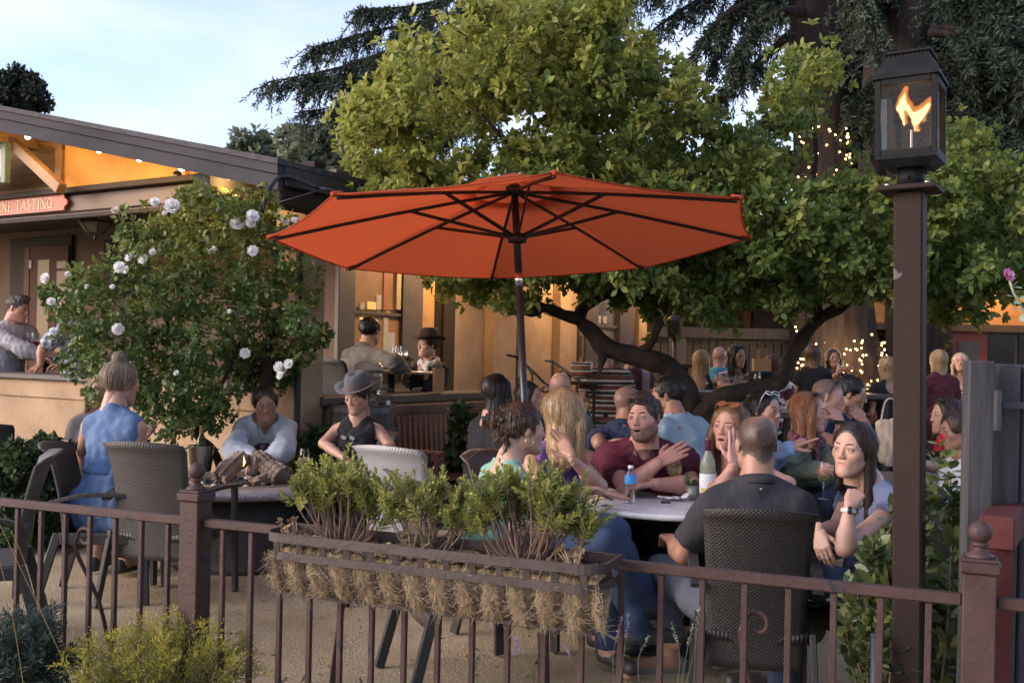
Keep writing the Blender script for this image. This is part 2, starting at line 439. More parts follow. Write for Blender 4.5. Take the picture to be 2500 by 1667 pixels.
def rosettes(C, O, nl, L, Wd, r, spread=.9, shape=0, tint=None, jit=.3):
    """C twig tips, O their outward directions; nl leaves round each"""
    n = len(C); O = unit(O); X = unit(np.cross(O, r.normal(size=(n, 3)))); Y = np.cross(O, X)
    ang = (np.arange(nl)/nl*2*math.pi)[None]+r.uniform(0, 6.28, (n, 1))+r.normal(size=(n, nl))*jit
    el = spread+r.normal(size=(n, nl))*.3
    D = (np.cos(ang)*np.sin(el))[..., None]*X[:, None]+(np.sin(ang)*np.sin(el))[..., None]*Y[:, None]+np.cos(el)[..., None]*O[:, None]
    Nn = O[:, None]+r.normal(size=(n, nl, 3))*.25+np.array((0, 0, .25))
    B = C[:, None]+r.normal(size=(n, nl, 3))*L*.18
    s = r.uniform(.5, 1.28, (n, nl))
    V, Q, k = leaves_np(B.reshape(-1, 3), D.reshape(-1, 3), Nn.reshape(-1, 3), (s*L).ravel(), (s*Wd).ravel(), shape)
    t = (tint if tint is not None else r.uniform(0, 1, n))[:, None]+r.normal(size=(n, nl))*.12
    c = np.repeat(np.clip(t, 0, 1).ravel(), k); return V, Q, np.stack([c, c, c], 1), k
def blobs_to_tips(C, Rr, per, r, shell=.55, up=.35, sq=.8):
    n = len(C); d = unit(r.normal(size=(n, per, 3))); rad = Rr[:, None]*(shell+(1-shell)*r.uniform(0, 1, (n, per))**.5)
    P = C[:, None]+d*rad[..., None]*np.array((1, 1, sq)); O = d+np.array((0, 0, up))+r.normal(size=(n, per, 3))*.35
    return P.reshape(-1, 3), O.reshape(-1, 3)
def split_leaves(root, V, Q, Cc, k, m, N, nq, stuff='foliage', front=True):
    """the N nearest leaves become single 'leaf' parts, the rest one mass"""
    n = len(V)//k; P = V.reshape(n, k, 3); ctr = P.mean(1)
    sz = np.linalg.norm(P[:, 2 if k == 5 else 3]-P[:, 0], axis=1)/np.maximum(ctr[:, 1], .5)
    uu = ctr[:, 0]/ctr[:, 1]*FPX+1250; vv = HOR-(ctr[:, 2]-EYE)/ctr[:, 1]*FPX
    sz = np.where((uu > 5) & (uu < 2495) & (vv > 5) & (vv < 1660), sz, 0)
    # spread the pick: in cells of the picture keep the front leaf
    order = np.argsort(ctr[:, 1]); cell = {}
    for i in order:
        if sz[i] <= 0: continue
        c = (int(uu[i]//18), int(vv[i]//18))
        if c not in cell: cell[c] = i
    pick = np.array(sorted(cell.values(), key=lambda i: -sz[i])[:N], int)
    msk = np.ones(n, bool); msk[pick] = False
    Qr = Q.reshape(n, nq, 4); rest = np.nonzero(msk)[0]
    Vr = P[rest].reshape(-1, 3); Qq = (Qr[rest]-(rest*k)[:, None, None]+(np.arange(len(rest))*k)[:, None, None]).reshape(-1, 4)
    f = mk(stuff, (Vr, Qq), m, root, False, True, cols=Cc.reshape(n, k, 3)[rest].reshape(-1, 3)); f['kind'] = 'stuff'
    for i in pick:
        mk('leaf', (P[i], Qr[i]-i*k), m, root, False, True, cols=Cc.reshape(n, k, 3)[i])
    return f

# ---------------------------------------------------------------- ground and sky-side setting
def ground_z(x, y): return 0.
gx = np.concatenate([np.linspace(-60, -6, 12), np.linspace(-5, 6, 90), np.linspace(7, 60, 12)])
gy = np.concatenate([np.linspace(-12, 2, 8), np.linspace(2.2, 11, 80), np.linspace(12, 140, 20)])
GX, GY = np.meshgrid(gx, gy, indexing='ij'); gr = np.random.default_rng(3)
GZ = .006*np.sin(GX*5+1.5*np.sin(GY*3))*np.sin(GY*6+GX)+gr.normal(size=GX.shape)*.0016
V = np.stack([GX, GY, GZ-.004], -1).reshape(-1, 3); ni, nj = GX.shape
I, J = np.meshgrid(np.arange(ni-1), np.arange(nj-1), indexing='ij'); a = (I*nj+J).ravel()
m_gr = mat('ground', (.235, .184, .108), .95, ns=1.3, col2=(.39, .315, .20), bump=.9, bs=85, detail=9, spec=.15)
gro = mk('ground', (V, np.stack([a, a+nj, a+nj+1, a+1], 1)), m_gr, None, True); gro['kind'] = 'structure'
# loose grit lying on the patio
n = 5200; gu, gv = gr.uniform(0, 2500, n), 1667-gr.uniform(0, 1, n)**1.6*330
P = np.array([gnd(u, v) for u, v in zip(gu, gv)]); sz = gr.uniform(.0018, .006, n)
tet = np.array([[1, 0, -.3], [-.5, .87, -.3], [-.5, -.87, -.3], [.1, 0, .8]]); rot = gr.uniform(0, 6.28, n)
Vg = tet[None]*sz[:, None, None]; ca, sa = np.cos(rot)[:, None], np.sin(rot)[:, None]
Vg = np.stack([Vg[..., 0]*ca-Vg[..., 1]*sa, Vg[..., 0]*sa+Vg[..., 1]*ca, Vg[..., 2]], -1)+P[:, None]
Fg = (np.arange(n)*4)[:, None, None]+np.array([[0, 1, 3], [1, 2, 3], [2, 0, 3]])[None]
g = mk('gravel', (Vg.reshape(-1, 3), Fg.reshape(-1, 3)), mat('grit', (.22, .17, .12), .9, ns=200, col2=(.38, .31, .23)), None); g['kind'] = 'stuff'

# leaves fallen on the patio
n = 260; P = np.array([gnd(u, v) for u, v in zip(gr.uniform(300, 2400, n), 1660-gr.uniform(0, 1, n)*330)])+np.array((0, 0, .004)); an = gr.uniform(0, 6.28, n)
V, Q, k = leaves_np(P, np.stack([np.cos(an), np.sin(an), gr.normal(size=n)*.12], 1), np.stack([gr.normal(size=n)*.2, gr.normal(size=n)*.2, np.ones(n)], 1), gr.uniform(.02, .045, n), gr.uniform(.01, .022, n), 1); c = np.repeat(gr.uniform(0, 1, n), k)
g = mk('fallen_leaves', (V, Q), leafm('dry_fallen_leaf', (.07, .045, .02), (.24, .17, .06), .1), None, cols=np.stack([c, c, c], 1)); g['kind'] = 'stuff'
# ---------------------------------------------------------------- materials shared by the setting
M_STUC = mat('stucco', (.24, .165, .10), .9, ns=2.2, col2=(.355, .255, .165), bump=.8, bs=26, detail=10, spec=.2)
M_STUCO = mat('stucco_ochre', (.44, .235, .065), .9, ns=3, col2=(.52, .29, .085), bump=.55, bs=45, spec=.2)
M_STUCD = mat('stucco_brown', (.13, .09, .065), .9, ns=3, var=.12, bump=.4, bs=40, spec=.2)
M_TRIM = mat('dark_brown_trim', (.032, .024, .019), .65, ns=5, stretch=(8, 1, 8), bump=.15, bs=30, spec=.15)
M_CAP = mat('cap_board', (.05, .04, .036), .55, ns=5, var=.25, bump=.2, bs=20)
M_BEAM = mat('beam_wood', (.12, .085, .055), .65, ns=4, stretch=(8, 1, 8), col2=(.17, .12, .08), bump=.3, bs=18)
M_FASC = mat('grey_fascia', (.030, .030, .033), .75, spec=.1, ns=2.2, col2=(.052, .052, .056), stretch=(1, .4, 1), bump=.2, bs=14, detail=9)
M_SHING = mat('roof_shingle', (.05, .048, .05), .9, ns=12, var=.4, bump=.6, bs=60)
M_IRON = mat('black_iron', (.018, .017, .018), .5, ns=20, var=.4)
M_LOUV = mat('louver_wood', (.20, .125, .06), .6, ns=4, stretch=(1, 6, 6), bump=.2, bs=20)
M_MAROON = mat('maroon_metal', (.038, .021, .019), .55, spec=.3, ns=9, col2=(.060, .035, .031), bump=.22, bs=70, chips=(13, .665, (.018, .02, .026)))
M_WINFR = mat('window_frame', (.06, .045, .036), .5, ns=6, var=.2)

# ---------------------------------------------------------------- the tasting house
BA = R_(58.7); CB = Vector((-1.70, 8.4, 0))
house = thing('tasting_house', 'low stucco tasting house with porch, grey gable fascia and warm lit eaves', 'building', CB, BA)
BM = ROOTM[house.name]; BI = BM.inverted(); _o = BI @ Vector((0, 0, EYE))
def hp(u, v, p):                 # local point seen at (u,v) on the plane x = p
    d = (BI @ at(u, v, 1.0))-_o; t = (p-_o.x)/d.x; return _o+d*t
def hq(u, v, q):
    d = (BI @ at(u, v, 1.0))-_o; t = (q-_o.y)/d.y; return _o+d*t
def hpart(name, vf, m, smooth=False, parent=None, label=None, **k):
    o = mk(name, vf, m, parent or house, smooth, **k)
    if label: o['label'] = label
    return o
def lbox(p0, p1, q0, q1, z0, z1, bev=.006): return box(((p0+p1)/2, (q0+q1)/2, (z0+z1)/2), (abs(p1-p0), abs(q1-q0), abs(z1-z0)), 0, bev)
zc = hq(745, 967, 0).z; zl = hp(80, 910, 0).z; pe = hq(1183, 953, 0).x
hpart('porch_wall', lbox(.18, pe, -.09, .09, 0, zc-.24), M_STUC)
hpart('porch_wall', lbox(.18, pe-.05, -.115, .1, zc-.237, zc-.083), M_STUC)
cp_ = hpart('wall_cap', lbox(.05, pe+.02, -.17, .2, zc-.08, zc, .012), M_CAP)
hpart('porch_wall', lbox(-.09, .09, .18, 7, 0, zl-.235), M_STUC); hpart('porch_wall', lbox(-.115, .09, .18, 7, zl-.232, zl-.063), M_STUC)
hpart('wall_cap', lbox(-.17, .2, .18, 7, zl-.06, zl, .012), M_CAP)
zb0, zb1 = hp(200, 528, 0).z, hp(200, 470, 0).z
hpart('corner_column', lbox(-.16, .09, -.13, .2, 0, zb0, .01), M_STUC)
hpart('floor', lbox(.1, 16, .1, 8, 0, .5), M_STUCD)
# front porch beam, its trims, gutter line, gable
bm_ = hpart('porch_beam', lbox(-.06, .1, -.35, 7, zb0, zb1-.03), mat('brown_band', (.10, .072, .05), .6, ns=3, stretch=(1, .3, 3), bump=.15, bs=20))
hpart('beam_trim', lbox(-.085, -.062, -.35, 7, zb0-.03, zb0+.012), M_TRIM); hpart('beam_trim', lbox(-.08, -.062, -.35, 7, zb0+.03, zb0+.045), M_TRIM)
hpart('gutter', lbox(-.15, -.03, -.2, 7, zb1-.025, zb1+.03), M_TRIM)
hpart('porch_beam', lbox(.1, 15, -.12, .06, zb0+.02, zb1+.0), M_BEAM)
PF = -.72                                   # plane of the gable fascia
e0, e1 = hp(680, 402, PF), hp(680, 464, PF); s0 = hp(0, 270, PF)
sl = (s0.z-e0.z)/(s0.y-e0.y); qe = e0.y; QR = 5.6; fh = e0.z-e1.z
def roofz(q): return e0.z+(q-qe)*sl if q < QR else e0.z+(2*QR-q-qe)*sl
def gable_prism(p0, p1, q0, q1, top, bot):
    V = [(p, q, roofz(q)+d) for p in (p0, p1) for q in (q0, q1) for d in (bot, top)]
    return V, [(0, 1, 3, 2), (4, 6, 7, 5), (0, 4, 5, 1), (2, 3, 7, 6), (0, 2, 6, 4), (1, 5, 7, 3)]
hpart('fascia_board', gable_prism(PF, PF+.05, qe, QR, -.075, -fh), M_FASC); hpart('fascia_board', gable_prism(PF-.022, PF+.05, qe-.01, QR, -.0, -.07), M_FASC)
hpart('fascia_board', gable_prism(PF, PF+.05, QR, 2*QR-qe, -.075, -fh), M_FASC)
rf = hpart('roof', gable_prism(PF-.04, 16, qe-.03, QR, .045, .003), M_SHING); hpart('roof', gable_prism(PF-.04, 16, QR, 2*QR-qe+.03, .045, .003), M_SHING)
hpart('soffit', gable_prism(PF+.055, .3, qe+.06, QR, -.10, -.13), mat('soffit', (.40, .27, .13), .8)); hpart('soffit', gable_prism(.3, 15.9, qe+.06, .35, -.10, -.13), mat('soffit', (.40, .27, .13), .8))
hpart('eave_board', lbox(PF+.055, 16, qe-.025, qe+.03, e0.z-.15, e0.z-.002), mat('dark_eave', (.04, .038, .036), .6, ns=4))
# gable wall
qa = hp(162, 400, .0).y
def gpoly(p, q0, q1, zb): return [(p, q0, zb), (p, q1, zb), (p, q1, roofz(q1)-.132), (p, q0, roofz(q0)-.132)]
zg = zb1+.032
qz = qe+(zg+.134-e0.z)/sl
hpart('gable_wall', ([(x, y, z) for x in (-.02, .1) for (_, y, z) in gpoly(0, qz+.02, qa, zg)], [(3, 2, 1, 0), (4, 5, 6, 7), (0, 1, 5, 4), (1, 2, 6, 5), (2, 3, 7, 6), (3, 0, 4, 7)]), M_STUCO)
hpart('gable_wall', ([(x, y, z) for x in (.06, .1) for (_, y, z) in gpoly(0, qa, QR, zg)], [(3, 2, 1, 0), (4, 5, 6, 7), (0, 1, 5, 4), (1, 2, 6, 5), (2, 3, 7, 6), (3, 0, 4, 7)]), M_IRON)
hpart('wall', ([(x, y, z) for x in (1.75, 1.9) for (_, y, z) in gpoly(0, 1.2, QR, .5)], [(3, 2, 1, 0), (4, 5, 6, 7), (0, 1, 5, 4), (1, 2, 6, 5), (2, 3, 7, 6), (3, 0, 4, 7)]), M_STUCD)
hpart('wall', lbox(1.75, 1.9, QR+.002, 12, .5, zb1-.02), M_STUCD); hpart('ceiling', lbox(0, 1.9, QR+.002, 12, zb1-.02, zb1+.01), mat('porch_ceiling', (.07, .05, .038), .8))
# louvred vent in the gable
ql0 = hp(6, 400, -.05).y
for i in range(7):
    z = zg+.045+i*.096
    if z > roofz(qa)-.3 and False: break
    hpart('louver', xf(box((0, 0, 0), (.012, QR-qa-.1, .10), 0, .003), Matrix.Translation((.0, (qa+QR)/2, z)) @ Matrix.Rotation(R_(-28), 4, 'Y')), M_LOUV)
hpart('vent_frame', lbox(-.06, .06, qa, qa+.1, zg, roofz(qa)-.13), M_LOUV)
hpart('vent_frame', gable_prism(-.062, .06, qa+.0, QR, -.135, -.24), M_LOUV)
hpart('vent_frame', lbox(-.06, .06, qa+.1, QR, zg, zg+.05), M_LOUV)
b0, b1 = hp(150, 462, -.3), hp(22, 342, -.3)
hpart('knee_brace', bar(b0, b1, .1, .085, (1, 0, 0), .006), M_LOUV)
hpart('ridge_beam_end', lbox(PF+.06, -.0, b1.y-.06, b1.y+.1, b1.z-.05, b1.z+.08), M_LOUV)
# beam ends under the eave corner
for (u0, v0, u1, v1, pp, ln) in ((470, 425, 510, 470, PF+.06, 1.2), (640, 455, 685, 500, PF+.06, .9)):
    A, B = hp(u0, v0, pp), hp(u1, v1, pp)
    hpart('rafter_beam', lbox(pp, pp+.95, min(A.y, B.y), max(A.y, B.y), B.z, A.z, .008), M_FASC if u0 < 500 else M_TRIM)
hpart('log_end', tube([BI @ at(712, 494, 8.05), BI @ at(722, 490, 8.6)], .045, 10), mat('log', (.30, .21, .13), .8, ns=20)); hpart('log_end', tube([BI @ at(737, 503, 8.03), BI @ at(745, 500, 8.6)], .04, 10), mat('log', (.3, .2, .1), .8))
# porch back wall with door and dark opening
def prect(u0, v0, u1, v1, p, d, name, m, bev=.004, parent=None, grow=0):
    A, B = hp(u0, v0, p), hp(u1, v1, p)
    return hpart(name, lbox(p-d, p, min(A.y, B.y)-grow, max(A.y, B.y)+grow, min(A.z, B.z), max(A.z, B.z), bev), m, parent=parent)
def qrect(u0, v0, u1, v1, q, d, name, m, bev=.004, parent=None):
    A, B = hq(u0, v0, q), hq(u1, v1, q)
    return hpart(name, lbox(min(A.x, B.x), max(A.x, B.x), q-d, q, min(A.z, B.z), max(A.z, B.z), bev), m, parent=parent)
M_DOOR = mat('door_wood', (.055, .018, .011), .6, spec=.15, ns=4, stretch=(6, 6, 1), var=.3)
M_PANE = mat('lit_pane', (.10, .065, .022), .4, spec=.2, emit=(1, .6, .22), es=.03, ns=3, var=.5)
pb = 1.748
prect(35, 585, 175, 960, pb, .05, 'door_frame', M_TRIM); dr = prect(62, 604, 165, 960, pb-.04, .03, 'door', M_DOOR)
prect(94, 635, 117, 860, pb-.069, .008, 'door_pane', M_PANE, .001, dr); prect(140, 638, 162, 655, pb-.069, .008, 'door_pane', M_PANE, .001, dr); prect(140, 662, 162, 860, pb-.069, .008, 'door_pane', M_PANE, .001, dr)
prect(62, 604, 66, 960, pb-.069, .01, 'door_edge', M_STUCD, .001, dr)
prect(262, 588, 330, 850, pb, .05, 'door_frame', M_TRIM)
nt = prect(65, 636, 77, 655, pb-.075, .004, 'notice', mat('paper', (.42, .42, .40), .8), .0005)
# long right facade
QF = 1.2; ph = hq(1577, 800, QF).x
hpart('wall', lbox(1.9, ph, QF, QF+.15, .5, zb0+.25), M_STUC)
hpart('ceiling', lbox(-.0, 15.5, .2, QR, zb1-.02, zb1+.01), mat('porch_ceiling', (.07, .05, .038), .8))
w = hpart('window', join(lbox(hq(815, 800, QF).x, hq(856, 800, QF).x, QF-.06, QF-.001, hq(815, 930, QF).z, zb0+.2), lbox(hq(972, 800, QF).x, hq(1022, 800, QF).x, QF-.06, QF-.001, hq(815, 930, QF).z, zb0+.2)), M_WINFR)
qrect(857, 758, 971, 774, QF, .05, 'window_rail', M_WINFR, parent=w); qrect(857, 882, 971, 934, QF, .04, 'window_panel', M_TRIM, parent=w); qrect(857, 600, 971, 640, QF, .05, 'window_rail', M_WINFR, parent=w)
qrect(962, 641, 971, 757, QF, .045, 'window_stop', mat('cream_wood', (.40, .33, .20), .6), parent=w)
M_ROOM = mat('lit_room', (.16, .075, .03), .6, emit=(1, .42, .12), es=.05, ns=2.2, var=.9)
qrect(857, 641, 961, 757, QF, .012, 'pane', M_ROOM, .001, w); qrect(857, 775, 971, 881, QF, .012, 'pane', M_ROOM, .001, w)
for u0, v0, u1, v1, c, e in ((878, 738, 888, 756, (.35, .3, .2), .1), (896, 736, 916, 756, (.5, .28, .06), .5), (918, 720, 928, 756, (.4, .33, .22), .12), (858, 872, 888, 880, (.9, .5, .12), 1.6), (878, 776, 916, 781, (.9, .6, .2), 1.0), (872, 858, 880, 871, (.5, .3, .1), .4), (935, 775, 944, 880, (.35, .29, .2), .1), (944, 812, 960, 880, (.33, .30, .26), .1), (862, 650, 866, 756, (.3, .15, .06), .1), (936, 660, 946, 757, (.25, .08, .03), .1)):
    qrect(u0, v0, u1, v1, QF-.013, .012, 'shelf_item', mat('room_item%d%d' % (u0, v0), c, .5, emit=c, es=e), .001, w)  # room light put into the items as their own glow
qrect(1023, 600, 1062, 960, QF, .012, 'lit_panel', mat('lit_wall', (.42, .25, .10), .8), .001); qrect(1062, 600, 1074, 960, QF, .03, 'jamb', M_TRIM); qrect(1076, 600, 1096, 965, QF, .07, 'jamb', M_TRIM)
qrect(1186, 600, 1232, 990, QF, .16, 'pilaster', M_STUC, .01); d2 = qrect(1233, 600, 1259, 1000, QF, .03, 'dark_doorway', mat('doorway', (.03, .02, .016), .7)); qrect(1233, 825, 1247, 1000, QF-.031, .02, 'door', M_DOOR, parent=d2)
qrect(1352, 600, 1384, 1000, QF, .14, 'pilaster', M_STUC, .01); qrect(1385, 600, 1397, 1000, QF, .1, 'jamb', M_TRIM)
w2 = qrect(1428, 600, 1448, 1000, QF, .06, 'window', M_WINFR); qrect(1398, 600, 1427, 872, QF, .012, 'pane', M_PANE, .001, w2)
qrect(1412, 820, 1419, 870, QF-.013, .01, 'poster_figure', M_IRON, .001, w2); qrect(1449, 600, 1506, 792, QF, .012, 'pane', mat('grey_pane', (.11, .10, .085), .15, ns=4, var=.5), .001, w2)
qrect(1449, 792, 1506, 804, QF, .05, 'window_rail', M_WINFR, parent=w2); qrect(1449, 805, 1506, 1000, QF, .012, 'pane', mat('dim_pane', (.13, .10, .05), .2, ns=4, var=.5), .001, w2); qrect(1459, 770, 1466, 790, QF-.013, .01, 'shelf_item', mat('white_items', (.4, .4, .38), .5), .001, w2); qrect(1472, 772, 1480, 790, QF-.013, .01, 'shelf_item', mat('white_items', (.4, .4, .38), .5), .001, w2)
qrect(1507, 600, 1545, 1000, QF, .08, 'window_frame', M_WINFR); qrect(1546, 600, 1577, 1000, QF, .14, 'pilaster', M_STUC, .01)
# downspout
dq = BI @ at(731, 700, 8.22)
hpart('downspout', tube([(dq.x, dq.y, 2.5), (dq.x, dq.y, .25), (dq.x-.02, dq.y-.1, .12)], .032, 8), M_IRON, True)
# soffit bulbs: lit lamps under the gable eave
for i, (u, v) in enumerate(((68, 340), (242, 373), (340, 394), (443, 417), (560, 437), (760, 470), (1010, 520))):
    b = hp(u, v-6, PF+.16) if u < 700 else hq(u, v-8, qe+.16)
    b.z = min(b.z, roofz(b.y)-.15)
    ob = hpart('bulb', ball((b.x, b.y, b.z), .026, 10, 8), emitm('bulb_glow', (1, .72, .42), 14), True)
    l = bpy.data.lights.new('bulb_light', 'POINT'); l.energy = 4.6; l.color = (1, .56, .20); l.shadow_soft_size = .03
    lo_ = bpy.data.objects.new('bulb_light', l); COL.objects.link(lo_); lo_.location = BM @ Vector((b.x+.03, b.y, b.z-.045))
# porch lamp warm light on the facade (hidden lamp of the porch ceiling, right side)
for p_, q_ in ((3.3, .55), (6.2, .55), (9.2, .5)):
    fx = hpart('porch_lamp', lathe([(.02, -.09), (.09, -.06), (.1, 0), (.03, .02)], (p_, q_, zb1-.05)), emitm('porch_glow', (1, .66, .34), 5), True)
    l = bpy.data.lights.new('porch_light', 'POINT'); l.energy = 38; l.color = (1, .62, .32); l.shadow_soft_size = .06
    lo_ = bpy.data.objects.new('porch_light', l); COL.objects.link(lo_); lo_.location = BM @ Vector((p_, q_, zb1-.2))

# signs on the house
GLY = {'W': (1.25, [((0, 1), (.32, 0), 1), ((.32, 0), (.62, .95), 0), ((.62, .95), (.92, 0), 1), ((.92, 0), (1.22, 1), 0)], [(0, 1), (1.22, 1)]), 'I': (.34, [((.17, 0), (.17, 1), 1)], [(.17, 0), (.17, 1)]),
 'N': (.9, [((.1, 0), (.1, 1), 0), ((.1, 1), (.78, 0), 1), ((.78, 0), (.78, 1), 0)], [(.1, 0), (.1, 1), (.78, 1)]), 'E': (.62, [((.12, 0), (.12, 1), 1), ((.12, 1), (.54, 1), 0), ((.12, .52), (.46, .52), 0), ((.12, 0), (.56, 0), 0)], [(.12, 0), (.12, 1)]),
 'T': (.76, [((.38, 0), (.38, 1), 1), ((.02, 1), (.74, 1), 0), ((.02, 1), (.02, .86), 0), ((.74, 1), (.74, .86), 0)], [(.38, 0)]), 'A': (.86, [((.06, 0), (.42, 1), 0), ((.42, 1), (.8, 0), 1), ((.2, .36), (.66, .36), 0)], [(.06, 0), (.8, 0)]),
 'S': (.6, [((.5, .84), (.4, .97), 0), ((.4, .97), (.24, 1), 0), ((.24, 1), (.1, .88), 1), ((.1, .88), (.1, .7), 1), ((.1, .7), (.3, .54), 1), ((.3, .54), (.48, .38), 1), ((.48, .38), (.5, .18), 1), ((.5, .18), (.36, .02), 1), ((.36, .02), (.18, .02), 0), ((.18, .02), (.06, .18), 0)], []),
 'G': (.9, [((.8, .8), (.66, .95), 0), ((.66, .95), (.44, 1), 0), ((.44, 1), (.2, .88), 1), ((.2, .88), (.08, .62), 1), ((.08, .62), (.08, .36), 1), ((.08, .36), (.22, .1), 1), ((.22, .1), (.46, 0), 1), ((.46, 0), (.78, .08), 0), ((.78, .08), (.78, .42), 1), ((.62, .42), (.9, .42), 0)], []), ' ': (.4, [], [])}
def lettering(s, h, x0, q_right, zb, k):
    """stroke letters with serifs, running towards -q so that they read from the street"""
    tot = sum(GLY[c][0]+.15 for c in s)*h*k; q = q_right+tot; L = []
    for c in s:
        w, st, se = GLY[c]
        for (a, b, th) in st:
            A_, B_ = Vector((x0, q-a[0]*h*k, zb+a[1]*h)), Vector((x0, q-b[0]*h*k, zb+b[1]*h)); L.append(bar(A_, B_+(B_-A_).normalized()*.002, .012 if th else .0065, .004, (1, 0, 0)))
        for (a, z) in se: L.append(box((x0, q-a*h*k, zb+z*h), (.004, h*.26, .005)))
        q -= (w+.15)*h*k
    return join(*L)
A, B = hp(168, 474, -.09), hp(168, 513, -.09); hgt = A.z-B.z
sg = thing('wine_tasting_sign', 'long orange red sign reading WINE TASTING fixed to the brown porch beam', 'sign', M=BM)
q0 = A.y; pts = [(q0+.045, 0), (q0+.045, .03), (q0+.02, .05), (q0, .055), (q0, hgt-.055), (q0+.02, hgt-.05), (q0+.045, hgt-.03), (q0+.045, hgt)]
poly = [(q, z) for q, z in pts]+[(q0+2.1, hgt), (q0+2.1, 0)]
nn = len(poly); Vs = [(x, q, B.z+z) for x in (-.11, -.088) for q, z in poly]
mk('board', (Vs, [tuple(range(nn-1, -1, -1)), tuple(range(nn, 2*nn))]+[(i, (i+1) % nn, nn+(i+1) % nn, nn+i) for i in range(nn)]), mat('sign_orange', (.34, .07, .036), .5, ns=3, var=.1), sg)
mk('lettering', lettering('WINE TASTING', hgt*.64, -.1125, q0+.2, B.z+hgt*.2, 1.0), mat('sign_cream', (.78, .58, .36), .6), sg)
g0, g1 = hp(28, 348, -.34), hp(28, 448, -.34)
ps = thing('framed_sign', 'hanging panel sign with green frame under the gable peak', 'sign', M=BM)
mk('panel', lbox(-.37, -.345, g0.y+.02, g0.y+1.2, g1.z+.03, g0.z-.03), mat('sign_rose', (.36, .17, .115), .6, ns=2), ps)
mk('frame', join(lbox(-.40, -.34, g0.y, g0.y+.075, g1.z, g0.z), lbox(-.40, -.34, g0.y+.076, g0.y+1.2, g1.z, g1.z+.06), lbox(-.40, -.34, g0.y+.076, g0.y+1.2, g0.z-.06, g0.z)), mat('sign_green', (.12, .17, .115), .55), ps)
mk('inner_edge', join(lbox(-.395, -.342, g0.y+.077, g0.y+.095, g1.z+.062, g0.z-.062), lbox(-.395, -.342, g0.y+.096, g0.y+1.2, g1.z+.062, g1.z+.078)), mat('sign_white', (.55, .57, .58), .5), ps)
# security camera dome, porch lantern, gooseneck lamp
c = hp(446, 432, -.05); cmr = thing('security_camera', 'cream security camera with dark dome at the end of the lit gable', 'camera', M=BM)
mk('housing', xf(lathe([(.04, 0), (.062, .01), (.06, .07), (.04, .09)], (0, 0, 0)), Matrix.Translation((c.x+.05, c.y, c.z)) @ Matrix.Rotation(R_(-90), 4, 'Y')), mat('cream_plastic', (.55, .42, .25), .5), cmr, True)
mk('dome', ball((c.x-.045, c.y+.01, c.z), .05, 14, 10), mat('smoked_dome', (.012, .01, .008), .08), cmr, True)
c = at(233, 545, 10.3); pl = thing('porch_lantern', 'dark shallow iron ceiling lantern hanging over the porch door', 'lantern', c)
s_ = px(92, 10.3)/2
mk('rim', lathe([(s_*.9, -.005), (s_, .0), (s_, .02), (s_*.6, .035)], n=6), M_IRON, pl); mk('glass_bowl', lathe([(.02, -s_*.62), (s_*.45, -s_*.5), (s_*.86, -.006)], n=6, cap=False), mat('smoky_glass', (.10, .085, .065), .3), pl)
mk('finial', lathe([(.004, -s_*.95), (.018, -s_*.8), (.01, -s_*.7), (.02, -s_*.6)], n=8), M_IRON, pl, True); mk('stem', tube([(0, 0, .03), (0, 0, .22)], .012, 6), M_IRON, pl)
mk('rib', join(*[tube([(s_*.87*math.cos(a), s_*.87*math.sin(a), -.004), (s_*.46*math.cos(a), s_*.46*math.sin(a), -s_*.505), (.02*math.cos(a), .02*math.sin(a), -s_*.62)], .006, 5) for a in np.arange(6)*math.pi/3]), M_IRON, pl)
gl = thing('gooseneck_bracket', 'black arched iron bracket with tie rods at the eave corner above the roses', 'bracket', at(650, 500, 7.7))
mk('arch_pipe', tube(spline([at(632, 582, 7.5), at(636, 540, 7.5), at(650, 480, 7.5), at(668, 445, 7.55), at(690, 431, 7.6), at(720, 436, 7.65), at(775, 458, 7.7)], 6), .017, 8), M_IRON, gl, True, True)
mk('tie_rod', tube([at(680, 496, 7.6), at(770, 468, 7.68), at(806, 463, 7.72)], .009, 6), M_IRON, gl, True, True); mk('tie_rod', tube([at(775, 458, 7.7), at(850, 473, 7.75)], .012, 6), M_IRON, gl, True, True)
mk('lamp_socket', tube([at(631, 578, 7.5), at(630, 560, 7.5)], .024, 8), M_IRON, gl, True, True)
# handrails at the steps
for k, pp in enumerate((((1238, 866, 9.9), (1262, 872, 10), (1300, 905, 9.9), (1330, 936, 9.8)), ((1330, 880, 10.4), (1350, 882, 10.4), (1392, 912, 10.2), (1438, 948, 10)))):
    hr = thing('handrail', ['iron stair handrail nearer the umbrella pole, ending in a scroll', 'iron stair handrail beside the striped bag, running down to the right'][k], 'handrail', at(*pp[2]), group='handrails at the porch steps')
    R3 = [at(*q) for q in pp]; mk('rail', tube(R3, .014, 6), M_IRON, hr, True, True)
    e = R3[-1]; mk('scroll', tube([e+Vector((.05*math.sin(a)*(1-a/9), 0, -.05+.05*math.cos(a)*(1-a/9))) for a in np.linspace(0, 6.5, 18)], .011, 6), M_IRON, hr, True, True)
    for j in (1, 2): mk('baluster', tube([R3[j], R3[j]-Vector((0, 0, .75 if k else .6))], .011, 6), M_IRON, hr, False, True)
    a0, a1 = R3[1]-Vector((0, 0, .3)), R3[2]-Vector((0, 0, .05)); mk('arch', tube([a0.lerp(a1, t)+Vector((0, 0, .14*math.sin(math.pi*t))) for t in np.linspace(0, 1, 9)], .009, 6), M_IRON, hr, True, True)

